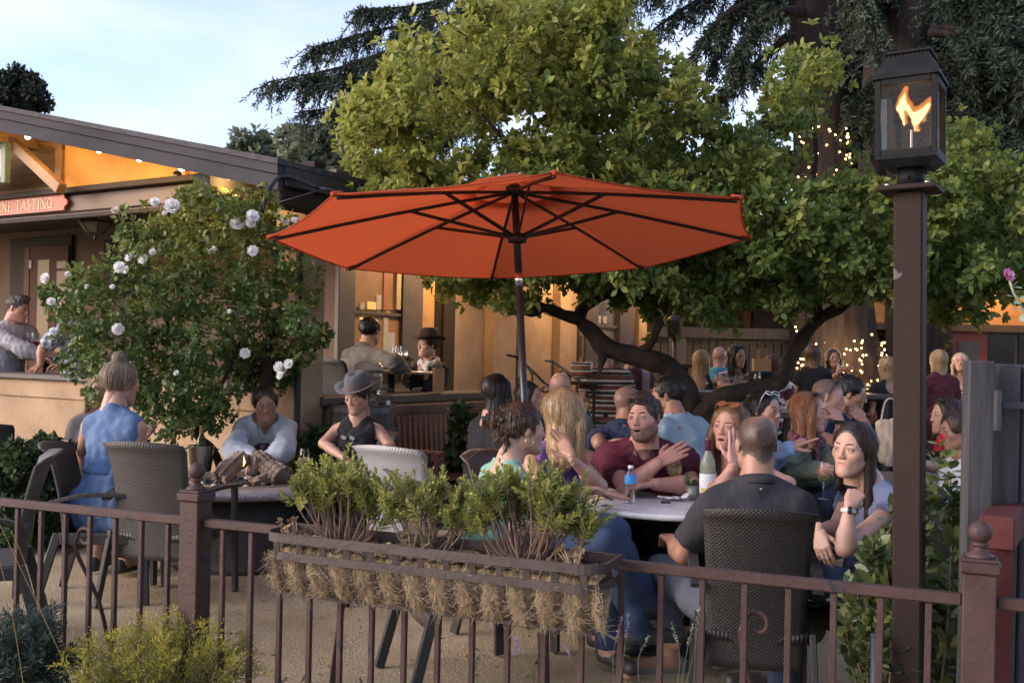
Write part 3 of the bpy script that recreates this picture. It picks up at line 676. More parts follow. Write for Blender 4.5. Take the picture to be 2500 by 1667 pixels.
# ---------------------------------------------------------------- building across the yard, far fence, back wall
rb = thing('red_door_building', 'low building with orange lit siding, dark windows and a red door far right', 'building', at(2300, 900, 17))
def frect(u0, v0, u1, v1, Y, d, name, m, parent, bev=.004):
    um = (max(u0, 0)+min(u1, 2500))/2; A, B = at(u0, v0, Y), at(u1, v1, Y); A.z, B.z = at(um, v0, Y).z, at(um, v1, Y).z
    return mk(name, box(((A.x+B.x)/2, Y-d/2, (A.z+B.z)/2), (abs(B.x-A.x), d, abs(A.z-B.z)), 0, bev), m, parent, world=True)
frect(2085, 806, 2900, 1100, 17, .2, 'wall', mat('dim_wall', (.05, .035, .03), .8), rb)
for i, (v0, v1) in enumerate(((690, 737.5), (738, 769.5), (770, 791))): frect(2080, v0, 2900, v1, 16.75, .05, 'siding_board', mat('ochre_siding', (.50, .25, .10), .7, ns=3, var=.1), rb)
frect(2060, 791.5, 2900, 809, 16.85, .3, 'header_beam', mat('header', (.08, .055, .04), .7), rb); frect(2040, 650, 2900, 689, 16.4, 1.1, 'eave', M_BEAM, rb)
for u0, u1 in ((2195, 2262), (2268, 2318), (2408, 2480), (2484, 2560), (2100, 2190)):
    wn = frect(u0, 812, u1, 905, 16.78, .04, 'window', M_WINFR, rb); frect(u0+4, 817, u1-4, 900, 16.738, .01, 'pane', mat('dark_pane', (.012, .012, .014), .08), wn, .001)
dr = frect(2321, 808, 2404, 990, 16.78, .06, 'door', mat('red_door', (.20, .03, .022), .45), rb); frect(2338, 834, 2388, 930, 16.715, .012, 'pane', mat('grey_glass', (.07, .062, .055), .15), dr, .001)
for u in (2300, 2440, 2600):
    l = bpy.data.lights.new('eave_light', 'POINT'); l.energy = 8; l.color = (1, .55, .2); l.shadow_soft_size = .05
    lo_ = bpy.data.objects.new('eave_light', l); COL.objects.link(lo_); lo_.location = at(u, 722, 16.3)
M_GREYW = mat('grey_fence_wood', (.05, .047, .044), .8, ns=6, stretch=(6, 6, .6), var=.3, bump=.3, bs=30)
ff = thing('plank_fence', 'weathered grey plank fence with rounded board tops across the yard', 'fence', gnd(1750, 1100))
frect(1590, 800, 1925, 826, 15.2, .05, 'top_rail', M_GREYW, ff)
for i in range(17):
    u = 1592+i*19.6; A = at(u, 842, 15.3); B = at(u+18.4, 1000, 15.3); w_ = (B.x-A.x); cx = (A.x+B.x)/2
    pr = [(-w_/2, -1.4), (w_/2, -1.4)]+[(w_/2*math.cos(a), w_/2*math.sin(a)) for a in np.linspace(0, math.pi, 9)]
    n_ = len(pr); Vb = [(cx+x, y, A.z+z) for y in (15.28, 15.31) for x, z in pr]
    mk('board', (Vb, [tuple(range(n_)), tuple(range(2*n_-1, n_-1, -1))]+[(i2, (i2+1) % n_, n_+(i2+1) % n_, n_+i2) for i2 in range(n_)]), M_GREYW, ff, world=True)
frect(1590, 900, 1925, 915, 15.36, .05, 'rail', M_GREYW, ff)
frect(1592, 826, 1760, 842, 15.35, .03, 'lattice_strip', mat('grey_dark', (.05, .047, .045), .8), ff)
bk = thing('dark_outbuilding', 'dark outbuilding with small yellow lit windows beyond the plank fence', 'building', at(1750, 900, 21))
frect(1560, 690, 1990, 1000, 21, .3, 'wall', mat('dark_wall', (.035, .03, .028), .85), bk)
for (u0, v0, u1, v1) in ((1632, 765, 1660, 780), (1684, 789, 1698, 808)): frect(u0, v0, u1, v1, 20.83, .03, 'lit_window', emitm('yellow_window', (1, .72, .25), .55), bk, .001)
frect(1560, 740, 1990, 748, 20.7, .4, 'beam', M_TRIM, bk); frect(1812, 760, 1826, 830, 20.7, .2, 'post', mat('rust_post', (.10, .045, .03), .7), bk)
ob = thing('slatted_stand', 'upright stand of pale wooden slats in front of the plank fence', 'stand', at(1655, 900, 13.5))
for i in range(5): frect(1634+i*8, 826, 1641+i*8, 888, 13.5, .03, 'slat', mat('pale_slat', (.17, .12, .075), .8, ns=5, stretch=(5, 5, 1)), ob, .002)
frect(1628, 888, 1682, 896, 13.5, .3, 'shelf', M_TRIM, ob); frect(1632, 896, 1640, 1010, 13.5, .06, 'leg', M_TRIM, ob); frect(1668, 896, 1676, 1010, 13.5, .06, 'leg', M_TRIM, ob)
lt = thing('yard_lantern', 'dark square yard lantern glowing at its foot beyond the tree trunk', 'lantern', at(1590, 800, 14.5))
frect(1580, 776, 1600, 812, 14.5, .12, 'body', M_IRON, lt); frect(1584, 800, 1596, 806, 14.43, .02, 'glow', emitm('amber', (1, .45, .12), 2), lt, .001); frect(1576, 770, 1604, 775, 14.5, .18, 'cap', M_IRON, lt); frect(1588, 813, 1592, 1050, 14.5, .04, 'post', M_IRON, lt)
hb = thing('half_barrel_lantern', 'big dark bucket shaped lantern behind the bent tree limb', 'lantern', at(1645, 800, 13))
mk('body', lathe([(px(16, 13), px(-24, 13)), (px(20, 13), px(16, 13)), (px(22, 13), px(18, 13)), (px(10, 13), px(30, 13))], at(1647, 800, 13), 18), M_IRON, hb, True, True); mk('post', tube([at(1647, 824, 13), at(1647, 1100, 13)], .03, 8), M_IRON, hb, True, True)
# low red wall and ledges at the back bar
rw = thing('red_low_wall', 'low dark red wall with a grey ledge behind the standing women', 'wall', at(2100, 960, 13.8))
frect(1850, 948, 2200, 1080, 13.8, .12, 'wall', mat('red_paint', (.12, .03, .028), .7, ns=5, var=.25), rw); frect(1845, 938, 2205, 946, 13.78, .3, 'ledge', mat('grey_ledge', (.12, .105, .10), .6), rw)
for (u0, u1, v, Y, lb) in ((1590, 1800, 962, 9.6, 'dark high bar table under the elbows of the woman in the floral blouse'), (2060, 2180, 968, 11, 'dark high bar table behind the man covering his mouth'), (1740, 1990, 1012, 8.9, 'low dark bench table behind the red haired woman')):
    tb = thing('bar_table', lb, 'table', at((u0+u1)/2, 1000, Y))
    A, B = at(u0, v, Y), at(u1, v, Y); zt = (A.z+B.z)/2
    mk('table_top', box(((A.x+B.x)/2, Y+.3, zt), (B.x-A.x, .75, .05), 0, .008), mat('dark_table', (.05, .042, .04), .45, ns=5, var=.3), tb, world=True)
    for x in (A.x+.08, B.x-.08):
        for y in (Y+.02, Y+.6): mk('leg', bar((x, y, zt-.03), (x, y, 0), .06, .06, (0, 1, 0), .004), M_IRON, tb, world=True)
# ---------------------------------------------------------------- iron fence along the patio, planter trough, gas lamp, timber gate post
FA, FB = Vector((487-1250, 0, 0)), None
RAILZ = .82
def fence_depth(u): return None
FL = Vector((-1.175, 3.85)); FR = Vector((1.305, 2.83)); FD = (FR-FL).normalized(); FN = Vector((FD.y, -FD.x))   # FN points to the street side
def fpt(u):
    """point of the fence line seen at column u (level view)"""
    k = (u-1250)/FPX; t = (k*FL.y-FL.x)/(FD.x-k*FD.y); return FL+FD*t, t
FLEN = (FR-FL).length; FRZ = math.atan2(FD.y, FD.x)
fence = thing('iron_fence', 'maroon iron railing fence with ball topped posts along the front of the patio', 'fence', (FL.x, FL.y, 0), FRZ)
def ftop(t): return RAILZ+.0*t
PROF = [(.020, .0), (.030, .004), (.033, .012), (.020, .019), (.017, .028), (.026, .034), (.026, .039), (.018, .043)]
for t in (0, FLEN, -2.7):
    p = mk('post', box((t, 0, (RAILZ+.065)/2), (.086, .086, RAILZ+.065), 0, .004), M_MAROON, fence)
    mk('post_cap', join(box((t, 0, RAILZ+.080), (.104, .104, .03), 0, .005), box((t, 0, RAILZ+.100), (.09, .09, .010), 0, .003)), M_MAROON, p)
    mk('ball_finial', join(lathe([(.036, 0), (.038, .006), (.026, .014), (.017, .022), (.015, .03), (.024, .035), (.024, .04), (.014, .045)], (t, 0, RAILZ+.104), 20), ball((t, 0, RAILZ+.104+.070), .0315, 20, 14)), M_MAROON, p, True)
for a, b in ((-2.7, 0), (0, FLEN), (FLEN, FLEN+1.6)):
    mk('top_rail', box(((a+b)/2, 0, RAILZ-.016), (b-a-.088, .034, .032), 0, .004), M_MAROON, fence); mk('bottom_rail', box(((a+b)/2, 0, .1), (b-a-.088, .03, .03), 0, .003), M_MAROON, fence)
    nb = round((b-a)/.128); 
    for i in range(1, nb):
        x = a+(b-a)*i/nb
        if b > FLEN+.1 and x > FLEN+.3: continue
        mk('baluster', box((x, 0, RAILZ/2+.032), (.0185, .0185, RAILZ-.134), 0, .002), M_MAROON, fence)
def scroll_brace(x, ztop, sgn):
    e = Vector((x, .03, ztop)); pts = []
    for a in np.linspace(6.0, 0, 26): rr = .012+.03*(1-a/7.5); pts.append(e+Vector((sgn*(.03-rr*math.cos(a)), 0, rr*math.sin(a))))
    q = pts[-1]; return tube(pts+spline([q, q+Vector((-sgn*.005, 0, -.06)), q+Vector((sgn*.03, .1, -.3)), q+Vector((sgn*.06, .16, -.62))], 6)[1:], .0085, 8)
t1 = fpt(186)[1]; t2 = fpt(1835)[1]; t3 = fpt(845)[1]
mk('scroll_brace', scroll_brace(t1+.01, .69, 1), M_MAROON, fence, True)['label'] = 'scrolled brace left of the ball post'
mk('scroll_brace', scroll_brace(t2, .66, 1), M_MAROON, fence, True)['label'] = 'scrolled brace behind the dark chair'
mk('diagonal_brace', bar((t3, .02, .62), (t3-.13, .12, 0), .02, .012), M_MAROON, fence)
# planter trough
ta, tb_ = fpt(741)[1], fpt(1530)[1]; PD = .225
planter = thing('planter_trough', 'iron window box planter lined with coconut fibre hung on the fence', 'planter', (FL.x, FL.y, 0), FRZ)
M_PL = mat('planter_iron', (.028, .02, .019), .5, ns=14, col2=(.05, .036, .033), bump=.2, bs=60)
def rimpath(d, inset=0., cr=.07):
    P = [(ta+inset, -.018)]
    for cx, sg in ((ta+inset+cr, -1), (tb_-inset-cr, 1)):
        an = np.linspace(math.pi, 1.5*math.pi, 7) if sg < 0 else np.linspace(1.5*math.pi, 2*math.pi, 7)
        P += [(cx+cr*math.cos(a), -d+cr+cr*math.sin(a)) for a in an]
    return P+[(tb_-inset, -.018)]
def flatbar(P, z, h, th=.005):
    V, F = [], []
    for i, (x, y) in enumerate(P):
        a, b = P[max(i-1, 0)], P[min(i+1, len(P)-1)]; tx, ty = b[0]-a[0], b[1]-a[1]; l = math.hypot(tx, ty); nx, ny = ty/l, -tx/l
        for o_, zz in ((0, z-h/2), (th, z-h/2), (th, z+h/2), (0, z+h/2)): V.append((x+nx*o_, y+ny*o_, zz))
    for i in range(len(P)-1):
        for j in range(4): F.append((i*4+j, i*4+(j+1) % 4, (i+1)*4+(j+1) % 4, (i+1)*4+j))
    F += [(3, 2, 1, 0), tuple(len(P)*4-4+j for j in range(4))]; return V, F
ZR = RAILZ+.005
mk('top_rim', flatbar(rimpath(PD), ZR, .03), M_PL, planter); mk('middle_band', flatbar(rimpath(PD-.012, .012), ZR-.063, .026), M_PL, planter)
mk('back_bar', box(((ta+tb_)/2, -.022, ZR), (tb_-ta, .006, .03)), M_PL, planter); mk('bottom_bar', flatbar([(ta+.06, -.1), (tb_-.06, -.1)], ZR-.215, .02), M_PL, planter)
def strap(x):
    P = [(PD, ZR), (PD-.012, ZR-.06), (PD-.03, ZR-.12), (PD-.065, ZR-.18), (PD-.115, ZR-.208), (.07, ZR-.19), (.03, ZR-.12), (.022, ZR)]
    V, F = [], []
    for i, (d, z) in enumerate(P):
        for ox in (-.011, .011):
            V += [(x+ox, -d, z), (x+ox, -d+.004, z+.003)]
    for i in range(len(P)-1):
        a = i*4; b = a+4; F += [(a, a+2, b+2, b), (a+1, b+1, b+3, a+3), (a, b, b+1, a+1), (a+2, a+3, b+3, b+2)]
    return V, F
ns = 13
for i in range(ns): mk('strap', strap(ta+.055+(tb_-ta-.11)*i/(ns-1)), M_PL, planter)
r = np.random.default_rng(21)
M_COCO = mat('coco_fibre', (.15, .11, .065), .95, ns=45, col2=(.36, .27, .155), bump=1, bs=110, stretch=(1, 1, .5), spec=.1)
V, F = [], []; nx = 150; prof = [(.03, -.04), (PD-.055, -.035), (PD-.045, -.07), (PD-.055, -.13), (PD-.09, -.18), (PD-.13, -.195), (.08, -.18), (.035, -.1), (.03, -.02)]
for i in range(nx+1):
    x = ta+.02+(tb_-ta-.04)*i/nx; ph = (x-ta-.055)/((tb_-ta-.11)/(ns-1))*math.pi; bul = abs(math.sin(ph))
    for j, (d, z) in enumerate(prof):
        o = bul*.018*(1 if 1 < j < 6 else 0)+r.normal()*.0035
        V.append((x+r.normal()*.002, -(d+o), ZR+z-(.018*bul if 3 < j < 6 else 0)+r.normal()*.004))
k = len(prof)
for i in range(nx):
    for j in range(k-1): F.append((i*k+j, i*k+j+1, (i+1)*k+j+1, (i+1)*k+j))
F += [tuple(range(k-1)), tuple(nx*k+j for j in range(k-2, -1, -1))]
mk('fibre_liner', (V, F), M_COCO, planter, True)
# hanging fibres
n = 5200; A = []
xs = r.uniform(ta+.01, tb_-.0, 40000); xs = xs[np.abs(np.sin((xs-ta-.055)/((tb_-ta-.11)/(ns-1))*math.pi)) > .62][:n]; base = np.abs(np.sin((xs-ta-.055)/((tb_-ta-.11)/(ns-1))*math.pi))
z0 = ZR-.05-r.uniform(0, 1, n)*.15; fz = (ZR-z0); dd = np.interp(fz, [0, .07, .13, .185, .21], [PD-.045, PD-.036, PD-.046, PD-.082, PD-.122])+base*.018
P0 = np.stack([xs, -dd-r.uniform(-.004, .008, n), z0], 1); dr = np.stack([r.normal(size=n)*.8, -np.abs(r.normal(size=n))*.12, r.normal(size=n)*.8-.12], 1); dr = unit(dr); L = r.uniform(.012, .034, n)*(1+.2*(fz > .175))
cur = r.normal(size=(n, 3))*.016; sd = unit(np.cross(dr, r.normal(size=(n, 3))))*.0007
Vf = []
for i in range(4):
    t = i/3; q = P0+dr*(L*t)[:, None]+cur*(t*t)+np.array((0, 0, -.004*t)); Vf += [q-sd*(1-.6*t), q+sd*(1-.6*t)]
Vf = np.stack(Vf, 1).reshape(-1, 3); b = (np.arange(n)*8)[:, None]; Qf = np.concatenate([b+np.array([2*i, 2*i+1, 2*i+3, 2*i+2]) for i in range(3)])
mk('loose_fibres', (Vf, Qf), mat('fibre_hair', (.16, .125, .08), .9, ns=30, col2=(.42, .33, .20)), planter)['kind'] = 'stuff'
V, F = [], []; nx, ny = 60, 8
for i in range(nx+1):
    for j in range(ny+1): V.append((ta+.03+(tb_-ta-.06)*i/nx, -.035-(PD-.075)*j/ny, ZR-.035+r.normal()*.006))
for i in range(nx):
    for j in range(ny): F.append((i*(ny+1)+j, i*(ny+1)+j+1, (i+1)*(ny+1)+j+1, (i+1)*(ny+1)+j))
mk('soil', (V, F), mat('soil', (.055, .042, .032), .95, ns=40, col2=(.12, .095, .07), bump=1, bs=90), planter, True)['kind'] = 'stuff'
# shrubs growing in the trough
M_SPU = leafm('trough_leaf', (.11, .155, .042), (.37, .36, .085), .38); M_STEM = mat('woody_stem', (.13, .085, .06), .85, ns=40, var=.3)
def trough_shrub(u0, u1, vt, n, label, seed, dry=0):
    r = np.random.default_rng(seed); a, b = fpt(u0)[1], fpt(u1)[1]; cx = (a+b)/2
    p0 = FL+FD*cx+FN*.11; root = thing('trough_shrub', label, 'shrub', (p0.x, p0.y, ZR-.04), FRZ, 'shrubs in the fence planter')
    yt = (FL+FD*cx+FN*.11).y; H_ = at(cx, vt, yt).z-(ZR-.04) if False else (EYE-(vt-(HOR+.022*((u0+u1)/2-1250)))*yt/FPX)-(ZR-.04)
    ST, LP, LD, LN, LT, LS = [], [], [], [], [], []; w = (b-a)/2
    for i in range(n):
        e = Vector((r.uniform(-1, 1)*w*.92, r.uniform(-.08, .11), H_*(.30+.48*r.uniform(0, 1)**.7))); e.z *= 1-.30*abs(e.x/w)**2
        s = Vector((e.x*.25+r.normal()*.02, r.normal()*.02, 0)); m_ = s.lerp(e, .55)+Vector((e.x*.10+r.normal()*.012, 0, -.01))
        pth = spline([s, m_, e], 5); ST.append(tube(pth, lerps([.0034, .002], len(pth)), 5)); t0 = r.uniform(0, 1)
        for b in range(r.integers(2, 5)):
            d = Vector((r.normal()*.75+.5*e.x/w, r.normal()*.6-.1, .55+abs(r.normal())*.55)).normalized(); ln = r.uniform(.055, .105); st0 = pth[-1].lerp(pth[-4], r.uniform(0, .7)); bend = Vector((r.normal()*.02, r.normal()*.02, .012))
            sp = [st0+d*ln*q+bend*q*q for q in np.linspace(0, 1, 8)]; ST.append(tube(sp, lerps([.0018, .0009], 8), 4)); x_ = d.orthogonal().normalized(); y_ = d.cross(x_)
            for j in range(30):
                f = .12+.88*j/29; q = st0+d*ln*f+bend*f*f; an = j*2.4+r.normal()*.25; ra = x_*math.cos(an)+y_*math.sin(an); op = 1.15-.75*f
                LP.append(q); LD.append(d*(1-.35*op)+ra*op); LN.append(d-ra*.5); LT.append(t0*.55+.3*f+r.normal()*.08); LS.append(1-.5*f**2)
    st = mk('stem', join(*ST), M_STEM, root); n_ = len(LP)
    V, Q, k = leaves_np(np.array(LP), np.array(LD), np.array(LN), r.uniform(.024, .036, n_)*np.array(LS), .0085, 0, .15, .08)
    c = np.repeat(np.clip(LT, 0, 1), k); f = mk('foliage', (V, Q), M_SPU, root, cols=np.stack([c, c, c], 1)); f['kind'] = 'stuff'
    return root
trough_shrub(785, 990, 1088, 54, 'yellow green shrub at the left end of the fence planter, tallest of three', 1)
trough_shrub(1005, 1200, 1132, 28, 'thin yellow green shrub in the middle of the fence planter', 2)
trough_shrub(1180, 1480, 1126, 62, 'broad yellow green shrub at the right end of the fence planter', 3)
# dry succulents between them
for k, (u, w_, s) in enumerate(((795, 60, 5), (1060, 70, 6), (1450, 70, 7))):
    r = np.random.default_rng(s); t = fpt(u)[1]; p0 = FL+FD*t+FN*.14
    o = thing('dry_succulent', ['dry pinkish succulent at the left corner of the trough', 'small grey green succulent between the trough shrubs', 'withered tan succulent at the right corner of the trough'][k], 'succulent', (p0.x, p0.y, ZR-.04), FRZ)
    ST = []; tips = []
    for i in range(16):
        e = Vector((r.normal()*.04, r.normal()*.02, .03+r.uniform(0, .06))); ST.append(tube([(0+e.x*.3, e.y*.3, 0), (e.x*.6, e.y*.6, e.z*.6), tuple(e)], [.004, .003, .002], 5)); tips.append(e)
    mk('stem', join(*ST), mat('dry_stem', (.30, .22, .14), .9), o)
    V, Q, C, kk = rosettes(np.array(tips), np.array([(e.x, e.y, .05) for e in tips]), 9, .016, .011, r, 1.0, 1); mk('foliage', (V, Q), leafm('dry_leaf%d' % k, [(.20, .14, .10), (.16, .17, .09), (.28, .2, .11)][k], [(.36, .28, .16), (.30, .29, .15), (.42, .33, .19)][k]), o, cols=C)['kind'] = 'stuff'

# ---------------------------------------------------------------- gas lamp
LY = 3.3; _a, _b = at(2218, 1667, LY), at(2223, 470, LY); _z = (_b-_a).normalized(); lp = _a-_z*(_a.z/_z.z)
_x = Vector((math.cos(R_(-31)), math.sin(R_(-31)), 0)); _x = (_x-_z*_x.dot(_z)).normalized()
lamp = thing('gas_lamp', 'tall brown post with black gas lantern and burning flame', 'lamp', M=frame(lp, _x, _z.cross(_x), _z))
M_POST = mat('lamp_post_paint', (.026, .018, .016), .65, ns=3, var=.2, bump=.06, bs=160, spec=.08, chips=(9, .71, (.10, .09, .085))); M_LB = mat('lantern_black', (.011, .0115, .013), .6, spec=.1, ns=16, var=.3, bump=.1, bs=90)
def lz(v): return EYE+(HOR+.022*(2222-1250)-v)*LY/FPX
zt = lz(470); mk('post', box((0, 0, zt/2), (.088, .088, zt), 0, .006), M_POST, lamp)
mk('collar_plate', box((0, 0, lz(464)), (.178, .178, .016), 0, .003), M_POST, lamp)
mk('bolt', join(*[lathe([(.008, 0), (.008, .006), (.003, .01)], (x, y, lz(464)+.008), 8) for x in (-.06, .06) for y in (-.06, .06)]), mat('zinc', (.4, .4, .4), .4, 1.), lamp)
mk('neck', lathe([(.042, lz(458)), (.042, lz(415))], n=20), M_LB, lamp, True)
mk('set_screw', ball((0, -.043, lz(438)), .007, 8, 6), M_LB, lamp)
zb, ze, zs, zk = lz(414), lz(388), lz(206), lz(140); hw, hb_ = .092, .082
mk('base', ([(sx*w, sy*w, z) for z, w in ((zb, hb_*.8), (lz(396), hw), (ze, hw)) for sx, sy in ((-1, -1), (1, -1), (1, 1), (-1, 1))], [(3, 2, 1, 0), (8, 9, 10, 11)]+[(l*4+i, l*4+(i+1) % 4, l*4+4+(i+1) % 4, l*4+4+i) for l in (0, 1) for i in range(4)]), M_LB, lamp)
for sx in (-1, 1):
    for sy in (-1, 1): mk('corner_bar', box((sx*(hw-.008), sy*(hw-.008), (ze+zs)/2), (.018, .018, zs-ze), 0, .002), M_LB, lamp)
for s in (-1, 1):
    for z in (ze+.008, zs-.006): mk('rail', box((0, s*(hw-.006), z), (2*hw-.036, .012, .022), 0, .002), M_LB, lamp); mk('rail', box((s*(hw-.006), 0, z), (.012, 2*hw-.036, .022), 0, .002), M_LB, lamp)
GL = glassm('lantern_glass', (.80, .76, .70), .08, .95)
for s in (-1, 1):
    mk('pane', ([(-hw+.018, s*(hw-.01), ze+.01), (hw-.018, s*(hw-.01), ze+.01), (hw-.018, s*(hw-.01), zs-.01), (-hw+.018, s*(hw-.01), zs-.01)], [(0, 1, 2, 3)]), GL, lamp)
    mk('pane', ([(s*(hw-.01), -hw+.018, ze+.01), (s*(hw-.01), hw-.018, ze+.01), (s*(hw-.01), hw-.018, zs-.01), (s*(hw-.01), -hw+.018, zs-.01)], [(0, 1, 2, 3)]), GL, lamp)
mk('roof', ([(sx*w, sy*w, z) for z, w in ((zs+.004, hw+.008), (zs+.010, hw+.008), (zk-.006, .064), (zk-.006, .05)) for sx, sy in ((-1, -1), (1, -1), (1, 1), (-1, 1))], [(3, 2, 1, 0), (12, 13, 14, 15)]+[(l*4+i, l*4+(i+1) % 4, l*4+4+(i+1) % 4, l*4+4+i) for l in (0, 1, 2) for i in range(4)]), M_LB, lamp)
mk('top_cap', box((0, 0, zk+.002), (.142, .142, .010), 0, .003), M_LB, lamp)
mk('vent_slot', join(*[box((-.055+i*.0122, -.0665, zk-.012), (.006, .004, .012)) for i in range(10)]), mat('slot_black', (.004, .004, .004), .9), lamp)  # vent slots drawn as flat near-black bars
mk('burner', tube([(.002, 0, ze), (.002, 0, lz(318))], .0042, 8), mat('steel', (.35, .35, .36), .35, 1.), lamp)
fl = Field((-.08, -.04, -.12), (.08, .04, .13), .004)
FLX = lambda u, v: ((u-2222)*LY/FPX, 0, (305-v)*LY/FPX)
for pts, rr in ((((2207, 305), (2202, 280), (2196, 262), (2203, 245), (2209, 222)), (.003, .006, .010, .010, .001)), (((2232, 322), (2230, 300), (2224, 280), (2213, 262), (2206, 250)), (.002, .005, .007, .008, .007)), (((2238, 305), (2248, 285), (2255, 272), (2262, 262), (2266, 256)), (.003, .008, .009, .006, .001)), (((2230, 300), (2238, 280), (2246, 275)), (.005, .008, .007))):
    for i in range(len(pts)-1): fl.cap(FLX(*pts[i]), FLX(*pts[i+1]), rr[i], rr[i+1], .008)
mf = bpy.data.materials.new('flame'); mf.use_nodes = True; N, L = mf.node_tree.nodes, mf.node_tree.links; N.remove(N['Principled BSDF'])
e = N.new('ShaderNodeEmission'); lw = N.new('ShaderNodeLayerWeight'); lw.inputs[0].default_value = .5; cr = N.new('ShaderNodeValToRGB')
cr.color_ramp.elements[0].color = (1, .66, .30, 1); cr.color_ramp.elements[0].position = .15; cr.color_ramp.elements[1].color = (1, .27, .04, 1); cr.color_ramp.elements[1].position = .62
L.new(lw.outputs['Facing'], cr.inputs[0]); L.new(cr.outputs[0], e.inputs[0]); e.inputs[1].default_value = 1.5
tr = N.new('ShaderNodeBsdfTransparent'); ms = N.new('ShaderNodeMixShader'); mr = N.new('ShaderNodeMapRange'); mr.inputs[1].default_value = .12; mr.inputs[2].default_value = .85; mr.inputs[3].default_value = .0; mr.inputs[4].default_value = .95
L.new(lw.outputs['Facing'], mr.inputs[0]); L.new(mr.outputs[0], ms.inputs[0]); L.new(e.outputs[0], ms.inputs[1]); L.new(tr.outputs[0], ms.inputs[2]); L.new(ms.outputs[0], N['Material Output'].inputs[0])
V, Q = fl.mesh(); fo = mk('flame', (V+np.array((0, 0, lz(305))), Q), mf, lamp, True)
m2 = mf.copy(); m2.name = 'flame_haze'
for nd in m2.node_tree.nodes:
    if nd.type == 'EMISSION': nd.inputs[1].default_value = .8
    if nd.type == 'VALTORGB': nd.color_ramp.elements[0].color = (1, .36, .07, 1); nd.color_ramp.elements[1].color = (1, .2, .02, 1)
    if nd.type == 'MAP_RANGE': nd.inputs[1].default_value = .0; nd.inputs[2].default_value = .8; nd.inputs[3].default_value = .68; nd.inputs[4].default_value = 1.
fl.d = fl.d-.0075; fl.warp(wob(5, 70, .003)); V, Q = fl.mesh(); mk('flame_glow', (V+np.array((.003, 0, lz(305)+.008)), Q), m2, fo, True)
l = bpy.data.lights.new('flame_light', 'POINT'); l.energy = 1.1; l.color = (1, .55, .2); l.shadow_soft_size = .03
lo_ = bpy.data.objects.new('flame_light', l); COL.objects.link(lo_); lo_.location = at(2218, 275, LY); 

# ---------------------------------------------------------------- grey timber gate posts and the red handrail on the right
M_GP = mat('grey_timber', (.034, .034, .036), .8, spec=.15, ns=5, stretch=(9, 9, .5), col2=(.065, .065, .07), bump=.3, bs=70, detail=8)
M_RT = mat('red_timber', (.055, .014, .014), .7, ns=8, spec=.2, col2=(.08, .024, .023), bump=.25, bs=40)
gp = thing('timber_gate', 'grey timber gate boards with a steel bracket at the right edge', 'gate', (at(2400, 1700, 3.1).x, 3.1, 0))
def fb(u0, u1, vt, Y, d, nm, m, parent, vb=None, bev=.005):
    A, B = at(u0, vt, Y), at(u1, vt, Y); z0 = 0 if vb is None else at(u0, vb, Y).z
    return mk(nm, box(((A.x+B.x)/2, Y+d/2, (A.z+z0)/2), (B.x-A.x, d, A.z-z0), 0, bev), m, parent, world=True)
fb(2367, 2432, 880, 3.2, .05, 'board', M_GP, gp); fb(2436, 2495, 888, 3.28, .05, 'board', M_GP, gp); fb(2499, 2570, 890, 3.3, .05, 'board', M_GP, gp)
fb(2433, 2447, 953, 3.18, .02, 'bracket_plate', mat('grey_steel', (.045, .045, .055), .6, spec=.2), gp, 1052, .002); fb(2448, 2560, 981, 3.22, .02, 'bracket_bar', mat('grey_steel', (.045, .045, .055), .6, spec=.2), gp, 998, .002)
rr_ = thing('red_handrail', 'dark red timber handrail and post behind the right ball post', 'handrail', (at(2430, 1700, 2.98).x, 2.98, 0))
A = at(2394, 1258, 2.98); B = at(2474, 1258, 2.98); zr = A.z
mk('post', box(((A.x+B.x)/2+.01, 3.03, (zr-.1)/2), (B.x-A.x-.004, .09, zr-.1), 0, .004), M_RT, rr_, world=True)
mk('rail', bar(((A.x+B.x)/2, 2.98, zr-.05), ((A.x+B.x)/2+.55, 3.9, zr-.05), B.x-A.x, .096, (0, 0, 1), .004), M_RT, rr_, world=True)

# ---------------------------------------------------------------- umbrella
UC = at(1261, 470, 5.75); ub = thing('patio_umbrella', 'orange red octagonal patio umbrella open over the tables', 'umbrella', (UC.x, UC.y, 0))
tips = [(655, 578, 5.59), (838, 658, 6.6), (1200, 678, 7.08), (1572, 652, 6.82), (1830, 583, 5.91), (1795, 482, 4.97), (1355, 425, 4.42), (828, 477, 4.72)]
T = [at(*t) for t in tips]; ctr = sum(T, Vector())/8; nrm = Vector((0, 0, 0))
for i in range(8): nrm += (T[i]-ctr).cross(T[(i+1) % 8]-ctr)
nrm.normalize(); nrm = nrm if nrm.z > 0 else -nrm
T = [ctr+((t-ctr)-nrm*(t-ctr).dot(nrm)).normalized()*1.36 for t in T]
apex = ctr+nrm*.30
M_CAN = mat('canopy_cloth', (.31, .062, .026), .8, ns=2.2, col2=(.41, .09, .037), bump=.6, bs=7, spec=.2)
_p = M_CAN.node_tree; _t = _p.nodes.new('ShaderNodeBsdfTranslucent'); _t.inputs[0].default_value = (.60, .10, .032, 1); _xm = _p.nodes.new('ShaderNodeMixShader'); _xm.inputs[0].default_value = .42
_p.links.new(_p.nodes['Principled BSDF'].outputs[0], _xm.inputs[1]); _p.links.new(_t.outputs[0], _xm.inputs[2]); _p.links.new(_xm.outputs[0], _p.nodes['Material Output'].inputs[0])
V, F = [], []; nr = 9; n4 = 6
def canopy_pt(f, i, s, lift=0):
    a, b = apex.lerp(T[i], f), apex.lerp(T[(i+1) % 8], f); q = a.lerp(b, s); sag = math.sin(math.pi*s)*f*(1-.35*f)
    q = q+nrm*(.012*math.sin(math.pi*f)-.022*sag)+(ctr-q)*.012*math.sin(math.pi*s)*f**2
    return q+nrm*lift
f0 = .17
